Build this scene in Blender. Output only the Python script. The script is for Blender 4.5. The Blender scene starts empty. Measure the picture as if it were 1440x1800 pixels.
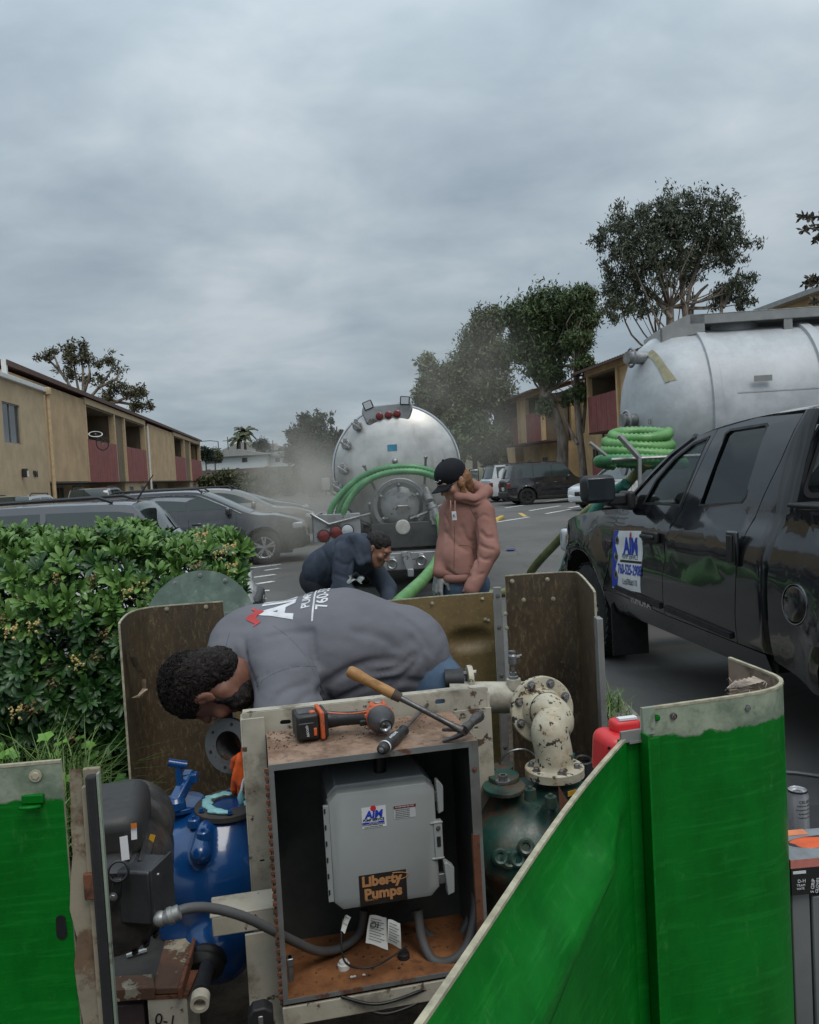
import bpy, bmesh, math, random
import numpy as np
from mathutils import Vector, Matrix, noise as mnoise
from mathutils.bvhtree import BVHTree
random.seed(7); rng = np.random.default_rng(7)
SC = bpy.context.scene
COL = SC.collection
R = math.radians
# ---------------------------------------------------------------- camera
H = 1.65
_p = math.atan(.0472); _t = math.atan(.055)
CF = Vector((0, math.cos(_p), -math.sin(_p))); _u0 = Vector((0, math.sin(_p), math.cos(_p))); _r0 = Vector((1, 0, 0))
CR = _r0*math.cos(_t)-_u0*math.sin(_t); CU = _u0*math.cos(_t)+_r0*math.sin(_t); CP = Vector((0, 0, H))
cam = bpy.data.cameras.new('camera'); cam_o = bpy.data.objects.new('camera', cam); COL.objects.link(cam_o)
cam.sensor_fit = 'HORIZONTAL'; cam.sensor_width = 36; cam.lens = 36; cam.clip_start = .05; cam.clip_end = 2000
m = Matrix((CR, CU, -CF)).transposed().to_4x4(); m.translation = CP; cam_o.matrix_world = m
cam.dof.use_dof = False
SC.camera = cam_o
def ray(x, y): return CF+CR*((x-720)/1440)-CU*((y-900)/1440)
def P(x, y, d): return CP+ray(x, y)*d                       # point of the place d metres in front of the lens plane
def G(x, y, z=0):
    v = ray(x, y); return CP+v*((z-H)/v.z)
LR = Vector((.991, .134, 0)); LD = Vector((-.134, .991, 0)); LA = math.atan2(.134, .991)
def L(a, b, z=0): return LR*a+LD*b+Vector((0, 0, z))        # car park axes: a across, b along
# ---------------------------------------------------------------- render, world, sun
SC.view_settings.view_transform = 'Standard'; SC.view_settings.look = 'None'; SC.view_settings.gamma = 1
SC.view_settings.use_curve_mapping = False; SC.view_settings.exposure = 0.15
SC.cycles.use_denoising = True
try: SC.cycles.denoiser = 'OPENIMAGEDENOISE'
except Exception: pass
SC.cycles.max_bounces = 7; SC.cycles.transparent_max_bounces = 16; SC.cycles.volume_bounces = 1
SC.cycles.volume_step_rate = 2.0; SC.cycles.volume_max_steps = 128
SUN_EL, SUN_ROT = R(58), R(150)
W = bpy.data.worlds.new('World'); SC.world = W; W.use_nodes = True
nt = W.node_tree; nt.nodes.clear(); N = nt.nodes; K = nt.links.new
out = N.new('ShaderNodeOutputWorld'); bg = N.new('ShaderNodeBackground'); K(bg.outputs[0], out.inputs[0])
sky = N.new('ShaderNodeTexSky'); sky.sky_type = 'NISHITA'; sky.sun_disc = False; sky.sun_elevation = SUN_EL; sky.sun_rotation = SUN_ROT
tc = N.new('ShaderNodeTexCoord'); sep = N.new('ShaderNodeSeparateXYZ'); K(tc.outputs['Generated'], sep.inputs[0])
def wmath(op, a, b=None, c=None):
    n = N.new('ShaderNodeMath'); n.operation = op
    for i, v in enumerate((a, b, c)):
        if v is None: continue
        if isinstance(v, (int, float)): n.inputs[i].default_value = v
        else: K(v, n.inputs[i])
    return n.outputs[0]
zz = wmath('ADD', wmath('MAXIMUM', sep.outputs[2], 0.0), .24)   # a flat cloud deck seen in perspective
px = wmath('DIVIDE', sep.outputs[0], zz); py = wmath('DIVIDE', sep.outputs[1], zz)
cmb = N.new('ShaderNodeCombineXYZ'); K(px, cmb.inputs[0]); K(py, cmb.inputs[1])
def wnoise(scale, detail, rough, off, dist=0, sx=1.0):
    mp = N.new('ShaderNodeMapping'); mp.inputs['Location'].default_value = off; mp.inputs['Scale'].default_value = (sx, 1, 1); K(cmb.outputs[0], mp.inputs[0])
    n = N.new('ShaderNodeTexNoise'); n.inputs['Scale'].default_value = scale; n.inputs['Detail'].default_value = detail
    n.inputs['Roughness'].default_value = rough; n.inputs['Distortion'].default_value = dist; K(mp.outputs[0], n.inputs[0]); return n.outputs[0]
n1 = wnoise(1.25, 5, .52, (3.1, 1.2, 0), .3, .9); n2 = wnoise(3.6, 6, .55, (7.7, 2.2, 0), .3, .8)
cl = wmath('ADD', wmath('MULTIPLY', n1, .65), wmath('MULTIPLY', n2, .35))
rp = N.new('ShaderNodeValToRGB'); K(cl, rp.inputs[0]); e = rp.color_ramp.elements
e[0].position = .36; e[0].color = (.245, .300, .350, 1); e[1].position = .69; e[1].color = (.50, .545, .58, 1)
x_ = rp.color_ramp.elements.new(.5); x_.color = (.335, .398, .445, 1)
# the overcast deck is brighter towards the zenith (as the CIE overcast sky)
gr = wmath('ADD', wmath('MULTIPLY', wmath('POWER', wmath('MAXIMUM', sep.outputs[2], 0), 2.0), 2.4), 1.0)
vm = N.new('ShaderNodeVectorMath'); vm.operation = 'SCALE'; K(rp.outputs[0], vm.inputs[0]); K(gr, vm.inputs['Scale'])
sk = N.new('ShaderNodeVectorMath'); sk.operation = 'SCALE'; K(sky.outputs[0], sk.inputs[0]); sk.inputs['Scale'].default_value = .05
mx = N.new('ShaderNodeMix'); mx.data_type = 'RGBA'; mx.inputs[0].default_value = .9; K(sk.outputs[0], mx.inputs[6]); K(vm.outputs[0], mx.inputs[7])
K(mx.outputs[2], bg.inputs[0]); bg.inputs[1].default_value = 1.0
sun = bpy.data.lights.new('sun', 'SUN'); sun.energy = 1.15; sun.angle = R(28); sun.color = (1, .93, .84)
sun_o = bpy.data.objects.new('sun', sun); COL.objects.link(sun_o); sun_o.location = (0, 0, 60)
_sd = Vector((math.sin(SUN_ROT)*math.cos(SUN_EL), math.cos(SUN_ROT)*math.cos(SUN_EL), math.sin(SUN_EL)))
sun_o.rotation_euler = (-_sd).to_track_quat('-Z', 'Y').to_euler()
# ---------------------------------------------------------------- materials
class NT:
    def __init__(s, name):
        s.m = bpy.data.materials.new(name); s.m.use_nodes = True; s.t = s.m.node_tree
        s.b = s.t.nodes['Principled BSDF']; s.o = s.t.nodes['Material Output']
        s.tc = s.t.nodes.new('ShaderNodeTexCoord').outputs['Object']
        s.geo = None
    def n(s, k): return s.t.nodes.new(k)
    def k(s, a, b): s.t.links.new(a, b)
    def setv(s, i, v):
        if hasattr(v, 'links'): s.k(v, i)
        elif isinstance(v, (tuple, list)): i.default_value = tuple(v)+(1,)*(len(i.default_value)-len(v))
        else: i.default_value = v
    def noise(s, sc, det=4, ro=.55, st=(1, 1, 1), off=(0, 0, 0), dist=0, rot=(0, 0, 0)):
        mp = s.n('ShaderNodeMapping'); mp.inputs['Scale'].default_value = st; mp.inputs['Location'].default_value = off; mp.inputs['Rotation'].default_value = rot
        s.k(s.tc, mp.inputs[0]); n = s.n('ShaderNodeTexNoise'); s.k(mp.outputs[0], n.inputs[0])
        n.inputs['Scale'].default_value = sc; n.inputs['Detail'].default_value = det; n.inputs['Roughness'].default_value = ro; n.inputs['Distortion'].default_value = dist
        return n.outputs[0]
    def vor(s, sc, feat='F1', st=(1, 1, 1)):
        mp = s.n('ShaderNodeMapping'); mp.inputs['Scale'].default_value = st; s.k(s.tc, mp.inputs[0])
        n = s.n('ShaderNodeTexVoronoi'); n.feature = feat; n.inputs['Scale'].default_value = sc; s.k(mp.outputs[0], n.inputs[0]); return n.outputs[0]
    def ramp(s, f, lo, hi, a=0., b=1.):
        n = s.n('ShaderNodeMapRange'); s.k(f, n.inputs[0]); n.interpolation_type = 'SMOOTHSTEP'
        n.inputs[1].default_value = lo; n.inputs[2].default_value = hi; n.inputs[3].default_value = a; n.inputs[4].default_value = b; return n.outputs[0]
    def mix(s, f, a, b, mode='MIX'):
        n = s.n('ShaderNodeMix'); n.data_type = 'RGBA'; n.blend_type = mode
        s.setv(n.inputs[0], f); s.setv(n.inputs[6], a); s.setv(n.inputs[7], b); return n.outputs[2]
    def math(s, op, a, b=None):
        n = s.n('ShaderNodeMath'); n.operation = op; s.setv(n.inputs[0], a)
        if b is not None: s.setv(n.inputs[1], b)
        return n.outputs[0]
    def xyz(s, i):
        n = s.n('ShaderNodeSeparateXYZ'); s.k(s.tc, n.inputs[0]); return n.outputs[i]
    def island(s):
        return s.n('ShaderNodeNewGeometry').outputs['Random Per Island']
    def bump(s, h, st=.3, d=.01):
        n = s.n('ShaderNodeBump'); n.inputs['Strength'].default_value = st; n.inputs['Distance'].default_value = d; s.k(h, n.inputs['Height'])
        if s.b.inputs['Normal'].links: s.k(s.b.inputs['Normal'].links[0].from_socket, n.inputs['Normal'])
        s.k(n.outputs[0], s.b.inputs['Normal']); return s
    def done(s, col, rough=.5, metal=0., coat=0., spec=None, alpha=None, sub=0):
        s.setv(s.b.inputs['Base Color'], col); s.setv(s.b.inputs['Roughness'], rough); s.setv(s.b.inputs['Metallic'], metal)
        if coat: s.b.inputs['Coat Weight'].default_value = coat; s.b.inputs['Coat Roughness'].default_value = .03
        if spec is not None: s.b.inputs['Specular IOR Level'].default_value = spec
        if sub: s.b.inputs['Subsurface Weight'].default_value = sub; s.b.inputs['Subsurface Radius'].default_value = (.01, .004, .002)
        return s.m
_mc = {}
def flat(name, col, rough=.6, metal=0., var=.25, sc=8, bump=.15, bs=60, coat=0., spec=None, bd=.003):
    """plain material with a little mottling and fine relief"""
    if name in _mc: return _mc[name]
    t = NT(name); f = t.ramp(t.noise(sc, 5, .6), .3, .7)
    c = t.mix(f, tuple(v*(1-var) for v in col), tuple(min(1, v*(1+var)) for v in col))
    r = t.ramp(t.noise(sc*2.3, 3), .3, .7, max(0, rough-.08), min(1, rough+.08))
    if bump: t.bump(t.noise(bs, 4), bump, bd)
    _mc[name] = t.done(c, r, metal, coat, spec); return _mc[name]
def worn(name, col, under, amount=.5, sc=9, rough=.6, metal=0., dirt=(.05, .035, .02), dirt_amt=.5, edge=.02, bump=.3, coat=0., st=(1, 1, 1), bs=70):
    """paint (col) worn away to (under) in ragged patches, with grime"""
    t = NT(name); n = t.noise(sc, 8, .65, st); f = t.ramp(n, amount, amount+edge)
    base = t.mix(t.ramp(t.noise(sc*.6, 4), .3, .7), tuple(v*.85 for v in col), tuple(min(1, v*1.1) for v in col))
    c = t.mix(f, base, t.mix(t.ramp(t.noise(sc*3, 4), .35, .65), tuple(v*.6 for v in under), under))
    g = t.math('MULTIPLY', t.ramp(t.noise(sc*.45, 7, .7, st, (4, 4, 4)), .48, .7), dirt_amt)
    c = t.mix(g, c, dirt)
    t.bump(t.noise(bs, 5), bump*.5, .002); t.bump(f, bump, .0015)
    return t.done(c, t.ramp(n, amount-.1, amount+.1, rough-.1, min(1, rough+.2)), metal, coat)
# ---------------------------------------------------------------- mesh building
class MB:
    def __init__(s): s.v = []; s.f = []; s.mi = []; s.M = Matrix.Identity(4); s.cur = 0
    def at(s, M): s.M = M; return s
    def add(s, vs, fs):
        o = len(s.v); s.v += [tuple(s.M @ Vector(v)) for v in vs]
        for f in fs: s.f.append(tuple(i+o for i in f)); s.mi.append(s.cur)
        return s
    def box(s, c, d, rz=0, rx=0, ry=0, M=None):
        x, y, z = d[0]/2, d[1]/2, d[2]/2
        T = Matrix.Translation(c) @ Matrix.Rotation(rz, 4, 'Z') @ Matrix.Rotation(ry, 4, 'Y') @ Matrix.Rotation(rx, 4, 'X')
        vs = [T @ Vector(p) for p in ((-x, -y, -z), (x, -y, -z), (x, y, -z), (-x, y, -z), (-x, -y, z), (x, -y, z), (x, y, z), (-x, y, z))]
        return s.add(vs, ((0, 3, 2, 1), (4, 5, 6, 7), (0, 1, 5, 4), (1, 2, 6, 5), (2, 3, 7, 6), (3, 0, 4, 7)))
    def b2(s, a, b): return s.box([(a[i]+b[i])/2 for i in range(3)], [abs(b[i]-a[i]) for i in range(3)])
    def ring(s, c, ax, up, rs, n):
        pass
    def lathe(s, prof, c=(0, 0, 0), ax=(0, 0, 1), n=24, cap0=True, cap1=True, sq=1.0, up=None):
        """prof: (distance along axis, radius)"""
        ax = Vector(ax).normalized(); u = Vector(up).normalized() if up else ax.orthogonal().normalized()
        u = (u-ax*u.dot(ax)).normalized(); w = ax.cross(u); c = Vector(c)
        vs = []; fs = []
        for h, r in prof:
            for i in range(n):
                a = 2*math.pi*i/n; vs.append(c+ax*h+u*(math.cos(a)*r)+w*(math.sin(a)*r*sq))
        for j in range(len(prof)-1):
            for i in range(n):
                k = (i+1) % n; fs.append((j*n+i, j*n+k, (j+1)*n+k, (j+1)*n+i))
        if cap0: fs.append(tuple(range(n-1, -1, -1)))
        if cap1: fs.append(tuple((len(prof)-1)*n+i for i in range(n)))
        return s.add(vs, fs)
    def cyl(s, p0, p1, r0, r1=None, n=16, cap=True):
        p0 = Vector(p0); p1 = Vector(p1); h = (p1-p0).length
        if h < 1e-6: return s
        return s.lathe([(0, r0), (h, r0 if r1 is None else r1)], p0, p1-p0, n, cap, cap)
    def tube(s, pts, r, n=8, cap=True, sub=0, rf=None):
        pts = [Vector(p) for p in pts]
        if sub:
            n0 = len(pts); pts = smooth_path(pts, sub)
            if isinstance(r, (list, tuple)): rl = list(r); r = [rl[min(n0-2, int(i/sub))]*(1-(i/sub-min(n0-2, int(i/sub))))+rl[min(n0-1, min(n0-2, int(i/sub))+1)]*(i/sub-min(n0-2, int(i/sub))) for i in range(len(pts))]
        vs = []; fs = []; prev = None; m_ = len(pts)
        for i, p in enumerate(pts):
            t = (pts[min(i+1, m_-1)]-pts[max(i-1, 0)])
            t = t.normalized() if t.length > 1e-9 else Vector((0, 0, 1))
            if prev is None: u = t.orthogonal().normalized()
            else:
                u = prev-t*prev.dot(t); u = u.normalized() if u.length > 1e-6 else t.orthogonal().normalized()
            prev = u; w = t.cross(u); rr = rf(i/(m_-1), i) if rf else (r[i] if isinstance(r, (list, tuple)) else r)
            for k in range(n):
                a = 2*math.pi*k/n; vs.append(p+u*(math.cos(a)*rr)+w*(math.sin(a)*rr))
        for j in range(m_-1):
            for i in range(n):
                k = (i+1) % n; fs.append((j*n+i, j*n+k, (j+1)*n+k, (j+1)*n+i))
        if cap: fs.append(tuple(range(n-1, -1, -1))); fs.append(tuple((m_-1)*n+i for i in range(n)))
        return s.add(vs, fs)
    def prism(s, poly, d0, d1, plane='XZ'):
        """extrude a 2D polygon; plane XZ extrudes along Y etc."""
        n = len(poly)
        def q(p, d): return {'XZ': (p[0], d, p[1]), 'XY': (p[0], p[1], d), 'YZ': (d, p[0], p[1])}[plane]
        vs = [q(p, d0) for p in poly]+[q(p, d1) for p in poly]
        fs = [tuple(range(n)), tuple(range(2*n-1, n-1, -1))]+[(i, i+n, (i+1) % n+n, (i+1) % n) for i in range(n)]
        return s.add(vs, fs)
    def sph(s, c, r, n=16, m_=10):
        if not isinstance(r, (tuple, list)): r = (r, r, r)
        vs = [(c[0], c[1], c[2]-r[2])]; fs = []
        for j in range(1, m_):
            a = math.pi*j/m_-math.pi/2
            for i in range(n):
                b = 2*math.pi*i/n; vs.append((c[0]+r[0]*math.cos(a)*math.cos(b), c[1]+r[1]*math.cos(a)*math.sin(b), c[2]+r[2]*math.sin(a)))
        vs.append((c[0], c[1], c[2]+r[2])); T = len(vs)-1
        for i in range(n):
            k = (i+1) % n; fs.append((0, 1+k, 1+i)); fs.append((T, 1+(m_-2)*n+i, 1+(m_-2)*n+k))
            for j in range(m_-2): fs.append((1+j*n+i, 1+j*n+k, 1+(j+1)*n+k, 1+(j+1)*n+i))
        return s.add(vs, fs)
    def grid(s, fn, nu, nv, closeu=False):
        vs = [fn(i/(nu if closeu else nu-1), j/(nv-1)) for j in range(nv) for i in range(nu)]; fs = []
        for j in range(nv-1):
            for i in range(nu if closeu else nu-1):
                k = (i+1) % nu; fs.append((j*nu+i, j*nu+k, (j+1)*nu+k, (j+1)*nu+i))
        return s.add(vs, fs)
    def mesh(s, name, mats=None, ang=40, fixn=True):
        me = bpy.data.meshes.new(name); me.from_pydata(s.v, [], s.f)
        if fixn:
            b = bmesh.new(); b.from_mesh(me); bmesh.ops.recalc_face_normals(b, faces=b.faces); b.to_mesh(me); b.free()
        if any(s.mi): me.polygons.foreach_set('material_index', s.mi)
        if mats is not None:
            for q in (mats if isinstance(mats, (list, tuple)) else [mats]): me.materials.append(q)
        if ang:
            me.shade_smooth()
            if ang < 180: me.set_sharp_from_angle(angle=R(ang))
        return me
    def obj(s, name, mats, parent=None, bev=0, seg=2, ang=40, sub=0, kind=None, fixn=True, label=None):
        return mk(name, s.mesh(name, mats, ang, fixn), parent, bev, seg, sub, kind, label)
def mk(name, me, parent=None, bev=0, seg=2, sub=0, kind=None, label=None):
    o = bpy.data.objects.new(name, me); COL.objects.link(o)
    if parent is not None: o.parent = parent
    if bev:
        q = o.modifiers.new('b', 'BEVEL'); q.width = bev; q.segments = seg; q.limit_method = 'ANGLE'; q.angle_limit = R(35); q.harden_normals = False
    if sub:
        q = o.modifiers.new('s', 'SUBSURF'); q.levels = sub; q.render_levels = sub
    if kind: o['kind'] = kind
    if label: o['label'] = label
    return o
def tag(o, label, cat, group=None):
    o['label'] = label; o['category'] = cat
    if group: o['group'] = group
    return o
def thing(name, label, cat, loc=(0, 0, 0), rz=0, group=None):
    o = bpy.data.objects.new(name, None); COL.objects.link(o); o.empty_display_size = .2
    o.location = loc; o.rotation_euler = (0, 0, rz); return tag(o, label, cat, group)
def struct(o): o['kind'] = 'structure'; return o
def dup(root, loc=None, rz=None, label=None, scale=None):
    def rec(o, par):
        c = o.copy(); COL.objects.link(c)
        if par is not None: c.parent = par
        for ch in o.children: rec(ch, c)
        return c
    r = rec(root, None)
    if loc is not None: r.location = loc
    if rz is not None: r.rotation_euler = (0, 0, rz)
    if scale is not None: r.scale = scale
    if label: r['label'] = label
    return r
def smooth_path(pts, k=6):
    pts = [Vector(p) for p in pts]; out = []
    for i in range(len(pts)-1):
        p0 = pts[max(i-1, 0)]; p1 = pts[i]; p2 = pts[i+1]; p3 = pts[min(i+2, len(pts)-1)]
        for j in range(k):
            t = j/k; out.append(.5*((2*p1)+(p2-p0)*t+(2*p0-5*p1+4*p2-p3)*t*t+(3*p1-p0-3*p2+p3)*t**3))
    out.append(pts[-1]); return out
def resample(pts, step):
    pts = [Vector(p) for p in pts]; out = [pts[0].copy()]; acc = 0
    for a, b in zip(pts[:-1], pts[1:]):
        l = (b-a).length; d = step-acc
        while d <= l: out.append(a.lerp(b, d/l)); d += step
        acc = (acc+l) % step if l else acc
    return out
def corr_hose(pts, r, name, mats, parent=None, pitch=.02, n=14, dip=.2, sub=10):
    """corrugated suction hose along a path"""
    q = resample(smooth_path(pts, sub), pitch/2)
    return MB().tube(q, r, n, rf=lambda t, i: r*(1-dip*(i % 2))).obj(name, mats, parent, ang=80)
def text_mesh(txt, size, mats, name='lettering', parent=None, M=None, depth=.0012, align='CENTER', bold=0., shear=0, sx=1.0, mapfn=None, grid=0):
    cu = bpy.data.curves.new('t', 'FONT'); cu.body = txt; cu.size = size; cu.align_x = align; cu.align_y = 'CENTER'
    cu.offset = bold; cu.shear = shear; cu.extrude = 0 if mapfn else depth; cu.resolution_u = 3
    to = bpy.data.objects.new('t', cu); COL.objects.link(to)
    dg = bpy.context.evaluated_depsgraph_get(); me = bpy.data.meshes.new_from_object(to.evaluated_get(dg)); bpy.data.objects.remove(to); bpy.data.curves.remove(cu)
    b = bmesh.new(); b.from_mesh(me)
    if mapfn:
        bmesh.ops.triangulate(b, faces=b.faces)
        xs = [v.co.x for v in b.verts]; ys = [v.co.y for v in b.verts]
        if grid and xs:
            for ax, lo, hi in ((0, min(xs), max(xs)), (1, min(ys), max(ys))):
                k = lo+grid
                while k < hi:
                    co = Vector((k, 0, 0)) if ax == 0 else Vector((0, k, 0)); no = Vector((1, 0, 0)) if ax == 0 else Vector((0, 1, 0))
                    bmesh.ops.bisect_plane(b, geom=b.verts[:]+b.edges[:]+b.faces[:], plane_co=co, plane_no=no); k += grid
    dead = []
    for v in b.verts:
        v.co.x *= sx
        if mapfn:
            q = mapfn(v.co.x, v.co.y)
            if q is None: dead.append(v)
            else: v.co = q
        elif M is not None: v.co = M @ v.co
    if dead: bmesh.ops.delete(b, geom=dead, context='VERTS')
    b.to_mesh(me); b.free(); me.materials.clear(); me.materials.append(mats)
    return mk(name, me, parent)
def evalmesh(o):
    dg = bpy.context.evaluated_depsgraph_get(); me = bpy.data.meshes.new_from_object(o.evaluated_get(dg)); return me
def apply_mods(o):
    me = evalmesh(o); old = o.data; o.modifiers.clear(); o.data = me
    if old.users == 0: bpy.data.meshes.remove(old)
    return o
def cutout(o, cutter_mb):
    c = mk('cutter', cutter_mb.mesh('cutter'))
    md = o.modifiers.new('c', 'BOOLEAN'); md.operation = 'DIFFERENCE'; md.object = c; md.solver = 'EXACT'
    apply_mods(o); me = c.data; bpy.data.objects.remove(c); bpy.data.meshes.remove(me); return o
def panel(name, outline, mapfn, mats, parent=None, holes=(), step=.08, thick=.02, ang=35, flip=False, label=None):
    """fill a 2D outline (with holes), grid it finely and bend it with mapfn(x, y, depth)"""
    b = bmesh.new()
    for lp in [outline]+list(holes):
        vs = [b.verts.new((p[0], p[1], 0)) for p in lp]
        for i in range(len(vs)): b.edges.new((vs[i], vs[(i+1) % len(vs)]))
    bmesh.ops.triangle_fill(b, edges=b.edges[:], use_beauty=True, normal=(0, 0, 1))
    xs = [p[0] for p in outline]; ys = [p[1] for p in outline]
    for ax, lo, hi in ((0, min(xs), max(xs)), (1, min(ys), max(ys))):
        n = max(1, int((hi-lo)/step))
        for i in range(1, n):
            k = lo+(hi-lo)*i/n; co = Vector((k, 0, 0)) if ax == 0 else Vector((0, k, 0)); no = Vector((1, 0, 0)) if ax == 0 else Vector((0, 1, 0))
            bmesh.ops.bisect_plane(b, geom=b.verts[:]+b.edges[:]+b.faces[:], plane_co=co, plane_no=no)
    bmesh.ops.join_triangles(b, faces=b.faces, angle_face_threshold=3, angle_shape_threshold=3)
    bmesh.ops.recalc_face_normals(b, faces=b.faces)
    if thick:
        g = bmesh.ops.extrude_face_region(b, geom=b.faces[:]); dv = [v for v in g['geom'] if isinstance(v, bmesh.types.BMVert)]
        for v in dv: v.co.z = -1
    for v in b.verts: v.co = mapfn(v.co.x, v.co.y, thick if v.co.z < -.5 else 0)
    bmesh.ops.recalc_face_normals(b, faces=b.faces)
    me = bpy.data.meshes.new(name); b.to_mesh(me); b.free()
    for q in (mats if isinstance(mats, (list, tuple)) else [mats]): me.materials.append(q)
    me.shade_smooth(); me.set_sharp_from_angle(angle=R(ang)); return mk(name, me, parent, label=label)
def rr(x0, y0, x1, y1, r=.02, n=4):
    """rounded rectangle outline"""
    o = []
    for cx, cy, a0 in ((x1-r, y0+r, -90), (x1-r, y1-r, 0), (x0+r, y1-r, 90), (x0+r, y0+r, 180)):
        for i in range(n+1): a = R(a0+90*i/n); o.append((cx+r*math.cos(a), cy+r*math.sin(a)))
    return o
def circ(cx, cy, r, n=24, ry=None): return [(cx+r*math.cos(2*math.pi*i/n), cy+(ry or r)*math.sin(2*math.pi*i/n)) for i in range(n)]
# ---------------------------------------------------------------- organic shapes (smoothly blended distance fields, surface nets)
def _cap(p, a, b, r0, r1):
    a = np.array(a, np.float32); b = np.array(b, np.float32); ab = b-a; d = p-a
    t = np.clip((d @ ab)/max(float(ab @ ab), 1e-9), 0, 1); return np.linalg.norm(d-t[..., None]*ab, axis=-1)-(r0+(r1-r0)*t)
def _ell(p, c, r, rot=None):
    d = p-np.array(c, np.float32)
    if rot is not None: d = d @ np.array(rot, np.float32)
    r = np.array(r, np.float32); q = d/r; k = np.linalg.norm(q, axis=-1); k2 = np.linalg.norm(q/r, axis=-1); return k*(k-1)/np.maximum(k2, 1e-6)
def sdf_eval(p, prims):
    """prims: ('c',a,b,r0,r1,k) capsule, ('e',c,r,rot,k) ellipsoid; a leading '-' subtracts; k = blend radius"""
    d = None
    for q in prims:
        sgn = q[0][0] == '-'; kd = q[0][-1]
        v = _cap(p, *q[1:5]) if kd == 'c' else _ell(p, q[1], q[2], q[3]); k = q[-1]
        if d is None: d = v; continue
        if sgn:
            h = np.clip(.5-.5*(v+d)/k, 0, 1); d = d*(1-h)-v*h+k*h*(1-h)
        else:
            h = np.clip(.5+.5*(v-d)/k, 0, 1); d = v*(1-h)+d*h-k*h*(1-h)
    return d
def surface(prims, res, name, extra=None, clip=None, pad=.03):
    lo = np.full(3, 1e9); hi = -lo
    for q in prims:
        if q[0][0] == '-': continue
        if q[0] == 'c':
            for e_, r_ in ((q[1], q[3]), (q[2], q[4])): lo = np.minimum(lo, np.array(e_)-r_); hi = np.maximum(hi, np.array(e_)+r_)
        else: lo = np.minimum(lo, np.array(q[1])-max(q[2])); hi = np.maximum(hi, np.array(q[1])+max(q[2]))
    lo -= pad; hi += pad; n = np.ceil((hi-lo)/res).astype(int)+1
    ax = [lo[i]+res*np.arange(n[i]) for i in range(3)]
    p = np.stack(np.meshgrid(*ax, indexing='ij'), -1).astype(np.float32)
    d = sdf_eval(p, prims)
    if extra is not None: d = extra(p, d)
    ins = d < 0
    c = np.zeros(n-1, int); 
    for i in (0, 1):
        for j in (0, 1):
            for k in (0, 1): c += ins[i:n[0]-1+i, j:n[1]-1+j, k:n[2]-1+k]
    act = (c > 0) & (c < 8); idx = -np.ones(n-1, int); idx[act] = np.arange(act.sum()); ci = np.argwhere(act)
    s = np.zeros((len(ci), 3)); w = np.zeros(len(ci))
    E = [((0, 0, 0), a) for a in range(3)]
    for a in range(3):
        for u in (0, 1):
            for v in (0, 1):
                o0 = [0, 0, 0]; o0[(a+1) % 3] = u; o0[(a+2) % 3] = v; o1 = list(o0); o1[a] = 1
                A = ci+o0; B = ci+o1; da = d[A[:, 0], A[:, 1], A[:, 2]]; db = d[B[:, 0], B[:, 1], B[:, 2]]
                m_ = (da < 0) != (db < 0); t = np.where(m_, da/np.where(m_, da-db, 1), 0)
                s += np.where(m_[:, None], A+(B-A)*t[:, None], 0); w += m_
    V = lo+res*(s/w[:, None]); F = []
    for a in range(3):
        b_, c_ = (a+1) % 3, (a+2) % 3
        sl0 = [slice(None)]*3; sl1 = [slice(None)]*3; sl0[a] = slice(0, n[a]-1); sl1[a] = slice(1, n[a])
        I0 = ins[tuple(sl0)]; I1 = ins[tuple(sl1)]; x = np.argwhere(I0 != I1)
        x = x[(x[:, b_] > 0) & (x[:, c_] > 0) & (x[:, b_] < n[b_]-1) & (x[:, c_] < n[c_]-1)]
        def g(db, dc): y = x.copy(); y[:, b_] -= db; y[:, c_] -= dc; return idx[y[:, 0], y[:, 1], y[:, 2]]
        q = np.stack([g(1, 1), g(0, 1), g(0, 0), g(1, 0)], 1); fl = ~I0[x[:, 0], x[:, 1], x[:, 2]]; q[fl] = q[fl][:, ::-1]; F.append(q)
    F = np.concatenate(F)
    if clip is not None: F = F[clip(V[F].mean(1))]; u, inv = np.unique(F, return_inverse=True); V = V[u]; F = inv.reshape(F.shape)
    me = bpy.data.meshes.new(name); me.from_pydata(V.tolist(), [], F.tolist()); me.shade_smooth(); return me
def pixfold(prims, O, lst, st=5):
    """fold lines given as picture polylines, dropped onto the body's surface"""
    me = surface(prims, .02, 't'); bv = BVHTree.FromPolygons([v.co.copy() for v in me.vertices], [tuple(p.vertices) for p in me.polygons]); bpy.data.meshes.remove(me); out = []
    for pts, w, h in lst:
        q = smooth_path([Vector((x, y, 0)) for x, y in pts], st); hit = [bv.ray_cast(CP-O, ray(p.x, p.y).normalized())[0] for p in q]
        for i in range(len(hit)-1):
            if hit[i] and hit[i+1]: out.append((tuple(hit[i]), tuple(hit[i+1]), w, h))
    return out
def organic(name, prims, res, mats, parent=None, extra=None, clip=None, thick=0, label=None, smooth=2):
    me = surface(prims, res, name, extra, clip)
    for q in (mats if isinstance(mats, (list, tuple)) else [mats]): me.materials.append(q)
    o = mk(name, me, parent, label=label)
    if smooth:
        md = o.modifiers.new('sm', 'SMOOTH'); md.factor = .5; md.iterations = smooth
    if thick:
        md = o.modifiers.new('so', 'SOLIDIFY'); md.thickness = thick; md.offset = -1
    return o
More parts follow.
